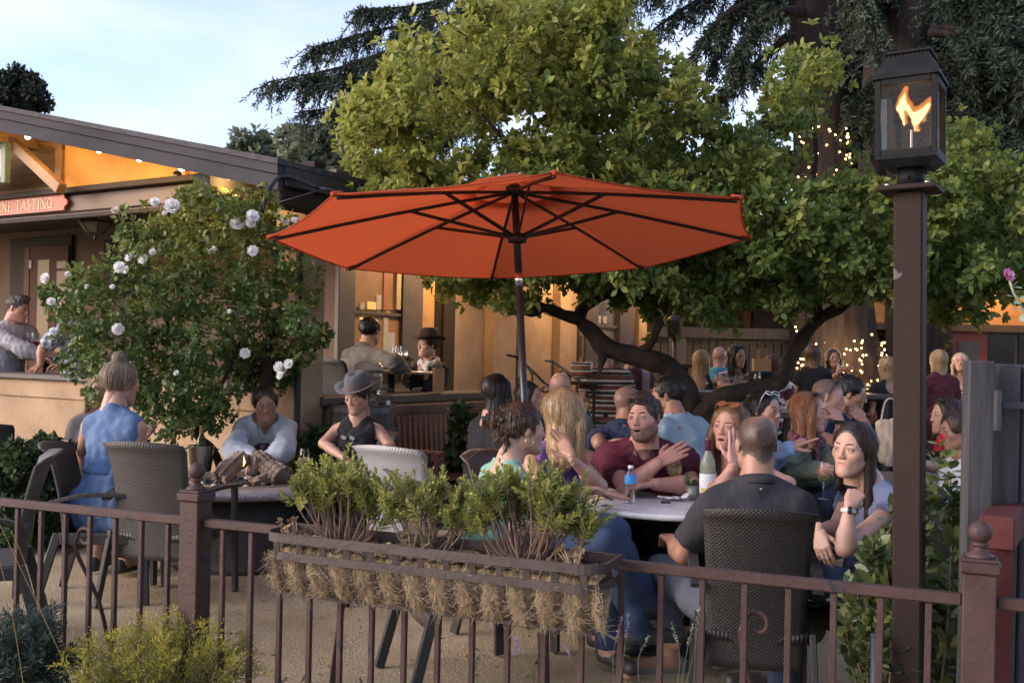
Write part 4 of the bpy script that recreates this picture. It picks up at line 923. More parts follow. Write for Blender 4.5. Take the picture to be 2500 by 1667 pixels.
for i in range(8):
    b = len(V)
    for j in range(nr+1):
        for k in range(n4+1): V.append(tuple(canopy_pt(f0+(1-f0)*j/nr, i, k/n4)))
    for j in range(nr):
        for k in range(n4): a = b+j*(n4+1)+k; F.append((a, a+1, a+n4+2, a+n4+1))
cn = mk('canopy', (V, F), M_CAN, ub, True, True)
for i in range(8): mk('hem', tube([canopy_pt(1, i, k/8) for k in range(9)], .0045, 5), M_CAN, cn, True, True)
V, F = [tuple(apex+nrm*.075)], []
for i in range(8): V.append(tuple(canopy_pt(.24, i, 0, .035)))
for i in range(8): F.append((0, 1+i, 1+(i+1) % 8))
mk('vent_cap', (V, F), M_CAN, cn, True, True)
M_RIB = mat('umbrella_metal', (.014, .012, .012), .4, ns=20)
hub = apex-nrm*.02; run = at(1263, 582, 5.75)
for i in range(8):
    d = (T[i]-apex); P = [hub.lerp(T[i], t)-nrm*(.018-.010*math.sin(math.pi*t)) for t in (.02, .25, .5, .75, .985)]
    rb_ = mk('rib', tube(P, .0095, 6), M_RIB, ub, True, True); mid = hub.lerp(T[i], .43)-nrm*(.012)
    mk('strut', bar(run+(mid-run).normalized()*.03, mid, .011, .018), M_RIB, rb_, False, True)
    mk('tip_pocket', tube([T[i].lerp(apex, .035), T[i]+(T[i]-apex).normalized()*.012], [.016, .013], 6), M_CAN, rb_, True, True)
joint0, joint1 = at(1266, 667, 5.75), at(1267, 698, 5.75)
mk('upper_pole', tube([apex, joint0], .021, 14), M_RIB, ub, True, True); mk('tilt_joint', tube([joint0, joint1], .023, 16), mat('chrome', (.75, .75, .76), .12, 1., var=.05), ub, True, True)
ft_ = at(1284, 1060, 5.75); ft_ = ft_+(ft_-joint1)*(ft_.z-.06)/(joint1.z-ft_.z) if False else joint1+(ft_-joint1)*((joint1.z-.05)/(joint1.z-ft_.z))
mk('lower_pole', tube([joint1, ft_], .021, 14), mat('pole_dark', (.02, .022, .026), .35, ns=20), ub, True, True)
mk('runner_hub', lathe([(.024, -.03), (.05, -.025), (.055, 0), (.05, .02), (.026, .03)], run, 16), M_RIB, ub, True, True); mk('top_hub', lathe([(.03, -.03), (.05, -.02), (.05, .01), (.02, .03)], hub, 14), M_RIB, ub, True, True)
mk('base', lathe([(.26, 0), (.27, .03), (.12, .06), (.05, .09), (.03, .3)], (ft_.x, ft_.y, 0), 24), M_IRON, ub, True, True)
# ---------------------------------------------------------------- people: builder
SKIN = {'fair': (.40, .245, .182), 'light': (.36, .215, .155), 'tan': (.29, .158, .105), 'olive': (.27, .158, .11), 'pink': (.40, .22, .168)}
def head_field(sex, mouth, h):
    f = Field((-.1, -.125, -.15), (.1, .135, .125), h); w = 1.0 if sex == 'm' else .95
    f.ell((0, -.012, .03), (.074*w, .093, .082), .0)
    f.ell((0, .022, -.028), (.06*w, .062, .085), .03)
    for s in (-1, 1):
        f.cap((s*.046*w, .0, -.058), (s*.016, .060, -.096), .024 if sex == 'm' else .018, .019, .03)
        f.ell((s*.041*w, .053, -.020), (.019, .018, .016), .035)
        f.cap((s*.010, .083, .020), (s*.045, .069, .018), .0075 if sex == 'm' else .0045, .007, .018)
        f.ell((s*.031, .103, .002), (.0180, .0205, .0110), .012, 's')
    f.ell((0, .070, -.099), (.019, .016, .016), .024)
    f.cap((0, .083, .016), (0, .100, -.026), .0062, .0088 if sex == 'm' else .0075, .014)
    f.ell((0, .0745, -.060), (.030, .012, .022), .022)
    for _ in range(3 if h < .0055 else 1):                   # even out the creases before the fine features
        d = f.d; e = d.copy()
        for ax in range(3): e = (np.roll(e, 1, ax)+2*e+np.roll(e, -1, ax))/4
        f.d = e
    for s in (-1, 1):
        f.ell((s*.031, .0768, .0042), (.0155, .0126, .0100), .003); f.ell((s*.031, .0755, -.004), (.0150, .0115, .0085), .003)
        f.ell((s*.0105, .096, -.033), (.0065, .0085, .0065), .006)
        f.ell((s*.0755*w, -.008, -.004), (.0075, .017, .029), .008, R=((1, s*.35, 0), (-s*.35, 1, .12), (0, -.12, 1)))
    f.cap((0, .086, .006), (0, .1005, -.026), .0042, .0070, .008); f.ell((0, .1025, -.030), (.0080, .0078, .0068), .006)
    o = {'open': .010, 'talk': .006}.get(mouth, 0)
    for s in (-1, 1):
        f.cap((0, .0850, -.0565), (s*.020, .0770, -.0612), .0036, .0022, .005)
        f.cap((0, .0840, -.0665-o), (s*.019, .0765, -.063-o*.3), .0046, .0022, .005)
    if o: f.ell((0, .086, -.0615-o*.5), (.019, .02, .002+o*.42), .003, 's')
    else: f.cap((-.021, .0885, -.0612), (.021, .0885, -.0612), .0018, .0018, .003, op='s')
    f.cap((0, -.03, -.06), (0, -.045, -.15), .054 if sex == 'm' else .047, None, .03)
    return f.mesh()
HC = {}
def head_mesh(sex, mouth, h):
    k = (sex, mouth, h)
    if k not in HC: HC[k] = head_field(sex, mouth, h)
    return HC[k]
def hand_mesh(pose, h):
    k = ('hand', pose, h)
    if k in HC: return HC[k]
    f = Field((-.075, -.05, -.1), (.075, .2, .055), h)
    c = {'flat': (.08, .1, .08), 'relaxed': (.45, .5, .3), 'fist': (1.45, 1.5, 1.0), 'grip': (.85, .95, .6), 'point': (1.3, 1.4, .9), 'raise': (.15, .2, .15)}[pose]
    f.cap((0, -.03, 0), (0, .0, 0), .0215, .0225, .014, flat=((0, 0, 1), .85))
    kn = [(-.03, .072), (-.0105, .084), (.010, .087), (.0305, .08)]
    for i, (x, y) in enumerate(kn):
        f.cap((x*.6, .008, 0), (x, y, 0), .0135, .0115, .012)
        L = (.80, .95, 1.04, .96)[i]; p = np.array((x, y, 0.)); a = 0.; spr = x*(1.6 if pose in ('flat', 'raise') else .5)
        cc = c if not (pose == 'point' and i == 3) else (.05, .1, .05)
        for j, (l, r) in enumerate(((.043, .0098), (.027, .009), (.021, .0078))):
            a += cc[j]*(1+.06*(1.5-i)); q = p+l*L*np.array((spr*math.cos(a), math.cos(a), -math.sin(a)))
            f.cap(p, q, r, r-.0008, .004); p = q
    p = np.array((.018, .018, -.006)); d = np.array((.72, .62, -.32)) if pose not in ('fist', 'grip', 'point') else np.array((.42, .72, -.55))
    for l, r in ((.042, .0135), (.03, .011), (.024, .0092)):
        q = p+l*d/np.linalg.norm(d); f.cap(p, q, r, r-.001, .006); p = q; d = d+np.array((-.28, .2, -.1 if pose != 'flat' else 0))
    HC[k] = f.mesh(); return HC[k]
def nz3(P, s, fr):
    r = np.random.default_rng(s); K = r.normal(size=(6, 3))*fr; ph = r.uniform(0, 6.28, 6)
    return np.sin(P@K.T+ph).mean(1)*1.6
def face_cols(V, skin, o):
    x, y, z = V.T; n = len(V); c = np.tile(np.array(skin), (n, 1))*(1+.05*nz3(V, 3, 60))[:, None]
    red = .5*np.exp(-((np.abs(x)-.042)**2/.0005+(z+.03)**2/.0005))*(y > .02)+.45*np.exp(-(x**2/.0002+(z+.03)**2/.0002))*(y > .08)
    c *= 1+red[:, None]*np.array((.06, -.14, -.12))
    lip = np.clip(1.6-1.6*((x/.0245)**2+((z+.0622)/.0108)**2), 0, 1)*(y > .065)
    lc = np.array(o.get('lips', (.40, .15, .13))); c = c*(1-lip[:, None]*.85)+lc*lip[:, None]*.85
    if o.get('mouth'):
        m = np.clip(2.5-2.5*((x/.017)**2+((z+.066)/.006)**2), 0, 1)*(y > .062); c = c*(1-m[:, None])+np.array((.05, .015, .012))*m[:, None]
    if o.get('beard'):
        b = np.clip((-.042-z+.5*np.clip(np.abs(x)-.04, 0, 1)+np.clip(.03-np.abs(y-.03), -1, .0)*0)/.012, 0, 1)*(y > -.015)*np.clip(1.3-lip*1.5, 0, 1)
        b = np.maximum(b, (np.abs(x) > .058)*(y > -.005)*(y < .03)*(z < .03)*.8)*(z > -.125)
        b = np.clip(b, 0, 1)*o['beard'][0]*(1+.22*np.random.default_rng(9).normal(size=n)); b = np.clip(b, 0, 1)
        c = c*(1-b[:, None])+np.array(o['beard'][1])*b[:, None]
    if o.get('buzz'):
        a, col = o['buzz']; hl = o.get('hairline', .062)
        r = np.clip((z-(hl-.0-np.clip(.045-y, 0, .2)*(1.05)))/.012, 0, 1); r = np.maximum(r, (y < -.02)*np.clip((z+.055)/.014, 0, 1))*(~((np.abs(x) > .0785)))
        if o.get('thin'):
            r = r*(1-o['thin']*np.exp(-((x)**2+(y+.045)**2)/.0016)*(z > .05))
        r = np.clip(r*a*(1+.10*np.random.default_rng(5).normal(size=n)), 0, 1); c = c*(1-r[:, None])+np.array(col)*r[:, None]
    return np.clip(c, 0, 1)

def hair_build(M, hd, h, seed):
    """hair mesh in head space: (V, F list, colours)"""
    st = hd['style']; ln = hd.get('len', .2); Mi = np.array(M.inverted())[:3, :3]
    g = Mi@np.array((0, 0, -1.)); g /= np.linalg.norm(g)
    v = hd.get('vol', 0.)
    lo = np.array((-.14, -.17, -.17)); hi = np.array((.14, .14, .19))
    ends = []
    if st in ('long', 'curtain', 'back'):
        e = g*(ln+.05); lo = np.minimum(lo, e+lo*.8); hi = np.maximum(hi, e+hi*.8)
    f = Field(lo, hi, h)
    if st in ('short', 'crop'):
        f.ell((0, -.013, .033), (.0785+v, .0985+v, .087+v), 0)
        f.ell((0, .11, -.03), (.075, .076, .113), .008, 's')
        if st == 'short':
            f.ell((0, .035, .098), (.058, .052, .026+v), .025)
        f.cut((0, 0, -.045), (0, .6, -1))
        for s in (-1, 1): f.ell((s*.08, .01, -.045), (.03, .055, .045), .01, 's')
    else:
        f.ell((0, -.018, .034), (.0815+v, .0985+v, .088+v), 0)
        f.ell((0, .108, -.028), (.07, .074, .114), .010, 's')
        if st in ('bun', 'curlybun', 'pony'):
            f.cut((0, 0, -.055), (0, .5, -1))
            for s in (-1, 1): f.ell((s*.085, .005, -.04), (.025, .03, .035), .01, 's')
        if hd.get('part', True):
            f.cap((.02, .1, .115), (.01, -.03, .14), .006, .006, .008, op='s')
    if st == 'bun':
        b = hd.get('bun', (0, -.05, .14)); f.ell(b, (.036, .036, .032), .012); f.ell((b[0], b[1]*.95, b[2]-.025), (.022, .022, .02), .01)
    if st == 'curlybun':
        r = np.random.default_rng(seed)
        for i in range(26):
            q = np.array((0, -.115, .035))+r.normal(size=3)*np.array((.032, .022, .032)); a = r.normal(size=3); a /= np.linalg.norm(a)
            b = np.cross(a, r.normal(size=3)); b /= np.linalg.norm(b); rr = r.uniform(.010, .02)
            for k in range(6):
                t0, t1 = k*1.05, (k+1)*1.05
                f.cap(q+rr*(a*math.cos(t0)+b*math.sin(t0)), q+rr*(a*math.cos(t1)+b*math.sin(t1)), .0062, .0062, .003)
        for s in (-1, 1):
            p = np.array((s*.045, -.09, -.05))
            for k in range(5):
                q = p+np.array((r.normal()*.012, r.normal()*.01, -.02)); f.cap(p, q, .006, .005, .004); p = q
    if st == 'pony':
        p = np.array((0, -.105, .03)); f.ell(p, (.022, .022, .022), .01)
        f.cap(p+np.array((0, -.02, 0)), p+g*ln+np.array((0, -.03, 0)), .026, .014, .02)
    if st in ('long', 'curtain', 'back'):
        w = hd.get('w', 1.)
        f.cap((0, -.062, .02), np.array((0, -.065, 0))+g*ln, .062*w, .052*w, .03, flat=((0, 1, 0), .6))
        for s in (-1, 1):
            k = hd.get('R' if s > 0 else 'L', 1.)
            a = np.array((s*.066, -.02, .03)); b = np.array((s*(.078*w), -.035, 0))+g*ln*k
            f.cap(a, b, .030, .03*w, .03, flat=((1, 0, 0), .7))
            if st == 'curtain':
                a = np.array((s*.055, .045, .055)); m_ = np.array((s*.083, .03, 0))+g*.05; b = np.array((s*.08*w, .035, 0))+g*ln*k*.95
                f.cap(a, m_, .016, .02, .02); f.cap(m_, b, .022, .026, .02, flat=((1, 0, 0), .75))
        f.ell((0, .105, -.03), (.066, .073, .113), .010, 's')
        f.ell((0, .0, -.14), (.052, .075, .06), .012, 's') if st != 'back' and ln > .08 else None
    if st in ('short', 'crop'): f.warp(wob(seed, 95, .0028)); f.warp(wob(seed+1, 210, .0012))
    n = hd.get('n', 34); wv = hd.get('wave', .4)
    def grooves(X, Y, Z):
        a = np.arctan2(X, Y+.015+0*X)
        z = Z+0*X+0*Y
        return (.0026*np.sin(a*n+wv*3*np.sin(z*26+a*2))+.0018*np.sin(a*n*2.3+2+wv*4*np.sin(z*37)))*np.clip((.13-np.abs(z-.0))*12, .35, 1)*np.clip((.075-Y)/.06, .12, 1)
    f.warp(grooves)
    if st in ('curlybun',) or hd.get('curl'): f.warp(wob(seed, 110, .004))
    V, Q = f.mesh()
    if len(V) == 0: return V, Q, V
    x, y, z = V.T; a = np.arctan2(x, y+.015)
    st_ = np.sin(a*n*1.0+wv*3*np.sin(z*26+a*2))*.5+np.sin(a*n*2.7+z*9)*.3+nz3(V, seed, 30)*.4
    b = np.array(hd['col']); t = np.array(hd.get('hi', b*1.7))
    k = np.clip(.35+.5*st_, 0, 1)
    if 'tip' in hd:
        dn = V@g; k2 = np.clip((dn-.03)/.13, 0, 1)[:, None]; b = b*(1-k2)+np.array(hd['tip'])*k2; t = t*(1-k2)+np.array(hd['tip'])*1.25*k2
    C = b*(1-k[:, None])+t*k[:, None]
    if 'root' in hd:
        k2 = np.exp(-(x/.012)**2)*(z > .05); C = C*(1-.75*k2[:, None])+np.array(hd['root'])*.75*k2[:, None]
    return V, Q, C
def ribbons(V, Q, C, g, N, seed, L=.06, out=.003, wd=.0013):
    """loose strands that follow the hair surface"""
    r = np.random.default_rng(seed)
    fn = np.cross(V[Q[:, 1]]-V[Q[:, 0]], V[Q[:, 2]]-V[Q[:, 0]]); fn /= np.linalg.norm(fn, axis=1)[:, None]+1e-9
    pick = r.choice(len(Q), int(N*1.6)); Pc = V[Q[pick]].mean(1); Pe = Pc+g*L*.9; ok = ~((Pe[:, 1] > .035) & (np.abs(Pe[:, 0]) < .064) & (Pe[:, 2] < .075))
    pick = pick[ok][:N]; N = len(pick); P = V[Q[pick]].mean(1); n = fn[pick]; c = C[Q[pick, 0]]*r.uniform(.65, 1.6, N)[:, None]; fly = np.where(r.uniform(0, 1, N) < .05, r.uniform(1.5, 4, N), 1.)[:, None]
    t = g-n*(n@g)[:, None]; rad = P.copy(); rad[:, 2] = 0; t += .5*rad/ .1*(P[:, 2] > .07)[:, None]
    t += r.normal(size=(N, 3))*.13; t -= n*np.sum(t*n, 1)[:, None]; t /= np.linalg.norm(t, axis=1)[:, None]+1e-9
    s = np.cross(n, t); ln = L*r.uniform(.5, 1.3, N)[:, None]
    RV, RQ, RC = [], [], []
    for i in range(5):
        k = i/4; q = P+t*ln*(k-.3)+n*fly*(out*(1-(k*2-1)**2)+.0012+.003*k*k*r.uniform(0, 1, N)[:, None]); w = wd*(1-.8*k)
        RV += [q-s*w, q+s*w]
    A = np.stack(RV, 1).reshape(-1, 3); b = (np.arange(N)*10)[:, None]
    for i in range(4): RQ.append(b+np.array([2*i, 2*i+1, 2*i+3, 2*i+2]))
    return A, np.concatenate(RQ), np.repeat(c, 10, 0)

def skeleton(o):
    hs = o.get('hs', 1.); Hc = at(*o['head']); y = R_(o.get('tyaw', o['yaw'])); ln, sd = R_(o.get('lean', 4)), R_(o.get('side', 0))
    tf = Vector((math.sin(y), -math.cos(y), 0)); tl = Vector((math.cos(y), math.sin(y), 0))
    up = (Vector((0, 0, 1))*math.cos(ln)*math.cos(sd)+tf*math.sin(ln)+tl*math.sin(sd)).normalized()
    fw = (tf-up*tf.dot(up)).normalized(); m = o['sex'] == 'm'
    k = {'hs': hs, 'H': Hc, 'up': up, 'fw': fw, 'lf': tl, 'm': m}
    Nb = Hc-up*.172*hs-fw*o.get('nf', .03)*hs
    k['Nb'] = Nb; sw = (.178 if m else .15)*hs*o.get('sw', 1)
    k['shL'], k['shR'] = (Nb-up*(.058+o.get('shr', 0))*hs+tl*s*sw for s in (1, -1))
    k['ch'] = Nb-up*.16*hs; k['wa'] = Nb-up*.36*hs; k['hp'] = Nb-up*.50*hs
    def loc(p, base):
        if len(p) == 3 and abs(p[1]) > 50: return at(*p)
        return base+(tl*p[0]+fw*p[1]+up*p[2])*hs
    for s, n in ((1, 'L'), (-1, 'R')):
        a = o.get('arm'+n, {}); sh = k['sh'+n]
        k['el'+n] = loc(a['el'], sh) if 'el' in a else sh+(tl*s*.05+fw*.03-up*.27)*hs
        k['wr'+n] = loc(a['wr'], k['el'+n]) if 'wr' in a else k['el'+n]+(fw*.22-tl*s*.06-up*.02)*hs
        hj = k['hp']+tl*s*.085*hs; k['hj'+n] = hj
        gz = o.get('gz', 0); lg = o.get('leg'+n, {})
        if o.get('pose', 'sit') == 'sit':
            k['kn'+n] = loc(lg['kn'], hj) if 'kn' in lg else hj+(tf*.43+tl*s*.05)*hs+Vector((0, 0, .02))
            k['an'+n] = loc(lg['an'], k['kn'+n]) if 'an' in lg else Vector((*(k['kn'+n]-tf*.03).xy, gz+.09))
        else:
            hz = hj.z-gz; k['kn'+n] = Vector((*(hj+tl*s*.01).xy, gz+.09+(hz-.09)*.47)); k['an'+n] = Vector((*(hj+tl*s*.01-tf*.02).xy, gz+.09))
        ft = (tf+tl*s*.2).normalized()
        if 'ft' in lg: ft = (at(*lg['ft'])-k['an'+n]).normalized()
        k['to'+n] = Vector((*(k['an'+n]+ft*.17*hs).xy, max(gz+.035, k['an'+n].z-.06)))
    return k
def body_prims(k, o):
    hs, m, fw, up, lf = k['hs'], k['m'], k['fw'], k['up'], k['lf']; b = o.get('bulk', 1.); P = []
    def c(tag_, a, bb, ra, rb, kk=.03, flat=None): P.append((tag_, a, bb, ra*hs, rb*hs, kk*hs, flat))
    cw, ww, hw = ((.142, .135, .13) if m else (.122, .105, .12))
    Nb = k['Nb']
    c('torso', k['ch']-up*.01, k['wa'], cw*b, ww*b, .05, (fw, .70))
    c('torso', k['wa'], k['hp']-up*.01, ww*b, hw*b, .06, (fw, .78))
    c('hips', k['hjL'], k['hjR'], .10*b, .10*b, .04)
    c('torso', k['shL']*.86+k['shR']*.14-up*.018, k['shR']*.86+k['shL']*.14-up*.018, .056 if m else .047, .056 if m else .047, .05)
    for s, n in ((1, 'L'), (-1, 'R')):
        c('torso', Nb+up*.03, k['sh'+n]*.85+k['shL' if n == 'R' else 'shR']*.15+up*.012, .040 if m else .034, .038 if m else .032, .05)
        ua = (.05, .042, .04, .027) if m else (.041, .035, .033, .022)
        g = o.get('armk', 1.)
        c('uparm'+n, k['sh'+n]-up*.012, k['el'+n], ua[0]*g, ua[1]*g, .03)
        e, w = k['el'+n], k['wr'+n]; md = e*.68+w*.32
        c('fore'+n, e, md, ua[2]*.95*g, ua[2]*1.04*g, .02); c('fore'+n, md, w, ua[2]*1.04*g, ua[3]*g, .02)
        if not m: c('bust', k['ch']+lf*s*.068*hs+fw*.062*hs-up*.035*hs, k['ch']+lf*s*.07*hs+fw*.07*hs-up*.045*hs, .055, .055, .05)
        if o.get('legs', True):
            c('thigh'+n, k['hj'+n], k['kn'+n], .083 if m else .08, .057, .04)
            md = k['kn'+n]*.7+k['an'+n]*.3
            c('shin'+n, k['kn'+n], md, .054, .055, .03); c('shin'+n, md, k['an'+n], .055, .036, .03)
            c('foot'+n, k['an'+n], k['to'+n], .038, .028, .02)
    # neck
    P.append(('neck', Nb-up*.05*hs, k['H']-up*.05*hs-fw*.02*hs, (.062 if m else .052)*hs, (.055 if m else .046)*hs, .04*hs, None))
    return P
def bounds(P, pad):
    A = np.array([list(p[1]) for p in P]+[list(p[2]) for p in P]); r = max(max(p[3], p[4]) for p in P)+pad
    return A.min(0)-r, A.max(0)+r
def person(o, group=None):
    hs = o.get('hs', 1.); h = o.get('res', .012); k = skeleton(o); seed = int(abs(o['head'][0]*7+o['head'][1]*13)) % 9999
    y, p, r = R_(o['yaw']), R_(o.get('pitch', 0)), R_(o.get('roll', 0))
    hf = Vector((math.sin(y)*math.cos(p), -math.cos(y)*math.cos(p), math.sin(p))); hl = Vector((math.cos(y), math.sin(y), 0))
    hu = hf.cross(hl); RM = Matrix.Rotation(r, 3, hf); hl, hu = RM@hl, RM@hu
    MH = frame(k['H'], -hl, hf, hu) @ Matrix.Scale(hs, 4)
    skin = SKIN[o.get('skin', 'light')]; gz = o.get('gz', 0)
    base = Vector((k['hp'].x, k['hp'].y, gz)); MR = Matrix.Translation(base)
    P = body_prims(k, o)
    # body: trunk and limbs, head and hands in one mesh
    lo, hi = bounds(P, .02); f = Field(lo, hi, h); wk = [c['kind'] for c in o.get('wear', [])]
    tq = .018*hs if any(q in ('shirt', 'coat', 'shawl', 'dress', 'tank') for q in wk) else 0; lq = .008*hs if 'trousers' in wk else 0
    for t, a, b, ra, rb, kk, fl in P:
        q = tq if t in ('torso', 'bust') and rb > .06*hs else (lq if t[:5] in ('thigh', 'hips') else (.005*hs if t[:5] == 'uparm' and wk and any(c.get('sl', .55) > .4 for c in o['wear'] if c['kind'] in ('shirt', 'coat', 'shawl')) else 0)); f.cap(a, b, ra-q, rb-q, kk, fl)
    V, Q = f.mesh(); VV, QQ, CC = [V], [Q], [np.tile(np.array(skin), (len(V), 1))*(1+.05*nz3(V, 4, 18))[:, None]]; n = len(V)
    hh = o.get('hres', min(h*.45, .006)); Vh, Qh = head_mesh(o['sex'], o.get('mouth', ''), round(hh, 4))
    A = np.array(MH); VV.append(Vh@A[:3, :3].T+A[:3, 3]); QQ.append(Qh+n); CC.append(face_cols(Vh, skin, o)); n += len(Vh)
    for s, nm in ((1, 'L'), (-1, 'R')):
        a = o.get('arm'+nm, {}); pose = a.get('hand', 'relaxed')
        if pose is None: continue
        Vn, Qn = hand_mesh(pose, max(.0042, round(h*.5, 4)))
        fd = (at(*a['to'])-k['wr'+nm]) if 'to' in a else (k['wr'+nm]-k['el'+nm]); fd.normalize()
        bk = Vector(a['back']) if 'back' in a else (Vector((0, 0, 1)) if abs(fd.z) < .8 else k['fw'])
        bk = (bk-fd*bk.dot(fd)).normalized(); x = fd.cross(bk)
        sx = 1 if nm == 'L' else -1
        M = np.array(frame(k['wr'+nm]+fd*.012*hs, x*sx, fd, bk))*1.0; kk = hs*(.98 if k['m'] else .88)
        W_ = (Vn*kk)@M[:3, :3].T+M[:3, 3]
        if sx < 0: Qn = Qn[:, ::-1]
        VV.append(W_); QQ.append(Qn+n); CC.append(np.tile(np.array(skin)*1.03, (len(Vn), 1))); n += len(Vn)
    root = mk('person', (np.concatenate(VV)-np.array(base), np.concatenate(QQ)), mat('skin', (.86, .82, .80), .48, ns=26, col2=(1.05, 1.04, 1.03), vcol=True, bump=.12, bs=260, sub=.16), None, True, cols=np.concatenate(CC))
    root.location = base; ROOTM[root.name] = MR.copy(); tag(root, o['label'], 'person', o.get('group'))
    # head things
    def onhead(name, vf, m, sm=True, cols=None):
        ob = mk(name, vf, m, root, sm, cols=cols); ob.matrix_local = MR.inverted() @ MH; ROOTM[ob.name] = MH.copy(); return ob
    if o.get('face', True):
        em = mat('eye', (1, 1, 1), .18, vcol=True, var=.0); ic = o.get('iris', (.09, .05, .03))
        for s in (-1, 1):
            vb, fb = ball((0, 0, 0), .0118, 16, 14); vb = np.array(vb); vb = np.stack([vb[:, 0], -vb[:, 2], vb[:, 1]], 1)
            g = R_(o.get('gaze', 0)); cx, sx = math.cos(g), math.sin(g)
            th = np.degrees(np.arccos(np.clip(vb[:, 1]/.0122, -1, 1))); cl = np.where(th[:, None] < 13, (.01, .01, .01), np.where(th[:, None] < 32, ic, (.46, .43, .41)))
            vb = np.stack([vb[:, 0]*cx-vb[:, 1]*sx, vb[:, 0]*sx+vb[:, 1]*cx, vb[:, 2]], 1)
            onhead('eye', (vb+np.array((s*.031, .0775, .0015+(0 if not o.get('down') else -.004))), fb), em, cols=cl)
            bc = o.get('brow', (.05, .03, .02)); bz = .0045 if o['sex'] == 'f' else .006
            onhead('eyebrow', tube([(s*.013, .0895, .0205), (s*.026, .0885, .0255), (s*.039, .0805, .0255), (s*.049, .068, .020)], [bz*.42, bz*.5, bz*.42, bz*.18], 6), mat('brow%d' % int(bc[0]*1000), bc, .8))
            onhead('eyelash', tube([(s*.0185, .0865, .003), (s*.025, .0900, .0078), (s*.033, .0900, .0088), (s*.041, .0855, .006), (s*.046, .079, .001)], .0013 if o['sex'] == 'f' else .0009, 5), mat('lash', (.02, .013, .01), .7))
    hd = o.get('hair')
    if hd:
        hr = max(.0042, min(.009, h*.62)); Vh, Qh, Ch = hair_build(MH, hd, hr, seed)
        g = np.array(MH.inverted())[:3, :3]@np.array((0, 0, -1.)); g /= np.linalg.norm(g)
        N = hd.get('strands', int(1900*min(1, (.012/h)**2)))
        if N:
            if hd['style'] in ('short', 'crop'): A = ribbons(Vh, Qh, Ch, np.array((0, -.35, .2)), N, seed, .022, .002, .0016)
            else: A = ribbons(Vh, Qh, Ch, g, N, seed, hd.get('sl', .075))
            Vh, Qh, Ch = np.vstack([Vh, A[0]]), np.vstack([Qh, A[1]+len(Vh)]), np.vstack([Ch, A[2]])
        onhead('hair', (Vh, Qh), mat('hair', (1, 1, 1), .42, var=.1, ns=60, vcol=True, spec=.4), cols=Ch)
    # clothes
    for gi, c in enumerate(o.get('wear', [])):
        kind = c['kind']; e = c.get('e', .012)*hs; up, fw, lf = k['up'], k['fw'], k['lf']
        hc = c.get('res', h*.72)
        if kind in ('shirt', 'tank', 'coat', 'shawl', 'dress'):
            pr = [q for q in P if q[0] in ('torso', 'hips', 'bust')]; sl = c.get('sl', .55)
            slv = []
            for n_ in 'LR':
                for q in P:
                    if q[0] == 'uparm'+n_ and sl > 0:
                        b = q[1].lerp(q[2], min(1, sl)); slv.append(('s', q[1], b, q[3], q[3]+(q[4]-q[3])*min(1, sl)+c.get('flare', .008), q[5], None, sl < 1))
                    if q[0] == 'fore'+n_ and sl > 1: slv.append(('s', q[1], q[2], q[3]+.004, q[4]+.006, q[5], None, False))
            if kind == 'dress' or c.get('skirt'):
                for n_ in 'LR':
                    for q in P:
                        if q[0] == 'thigh'+n_: pr.append(('t', q[1], q[2], q[3]+.01, q[4]+.02, .09, None))
            lo, hi = bounds(pr+[q[:7] for q in slv], .06+e); f = Field(lo, hi, hc)
            for q in pr: f.cap(q[1], q[2], q[3]+e, q[4]+e, q[5]+c.get('k', 0), q[6])
            for q in slv: f.cap(q[1], q[2], q[3]+e, q[4]+e, .045, None, cut=(0, 1) if q[7] else None)
            Nb = k['Nb']
            f.warp(wob(seed+gi, 22, c.get('wr', .007))); f.warp(wob(seed+gi+5, 58, c.get('wr', .007)*.5)); f.warp(wob(seed+gi+9, 120, c.get('wr', .007)*.16))
            if c.get('pleat'):
                nn = c['pleat']; f.warp(lambda X, Y, Z: .0035*np.sin(nn*((X-Nb.x)*lf.x+(Y-Nb.y)*lf.y)+2*np.sin(9*Z))*np.clip((Nb.z-.12-Z)*14, 0, 1))
            nr = c.get('nr', .066)*hs
            f.cap(Nb+up*c.get('n0', .012)*hs, Nb+up*.2*hs, nr, nr*1.5, .008, None, 's', cut=(1, 0))
            if c.get('v'):
                f.cap(Nb+fw*.09*hs+up*.03*hs, Nb+fw*.13*hs-up*c['v']*hs, .06*hs, .012*hs, .006, None, 's')
            if c.get('scoop'):
                f.ell(Nb+fw*.11*hs-up*.03*hs, np.array((.095, .095, c['scoop']))*hs, .01, 's')
            if c.get('bscoop'):
                f.ell(Nb-fw*.12*hs-up*.02*hs, np.array((.10, .10, c['bscoop']))*hs, .01, 's')
            if kind == 'tank':
                for n_, s in (('L', 1), ('R', -1)):
                    q = k['sh'+n_]+lf*s*c.get('ah', .035)*hs; f.cap(q+up*.12*hs, q-up*.09*hs, .068*hs, .05*hs, .01, None, 's')
            if c.get('open'):
                f.cap(Nb+fw*.16*hs+up*.02*hs, k['hp']+fw*.17*hs, c['open']*hs, c['open']*1.2*hs, .01, None, 's')
            hem = c.get('hem', -.05); f.cut(np.array(k['hp']+up*hem*hs), np.array(-up)) if kind != 'dress' and not c.get('skirt') else None
            if c.get('top') is not None: f.cut(np.array(Nb-up*c['top']*hs), np.array(up))
            V, Q = f.mesh(); nm = c.get('name', {'tank': 'vest_top', 'coat': 'jacket', 'shawl': 'shawl', 'dress': 'dress'}.get(kind, 'shirt'))
            mk(nm, (V, Q), c['mat'], root, True, True)
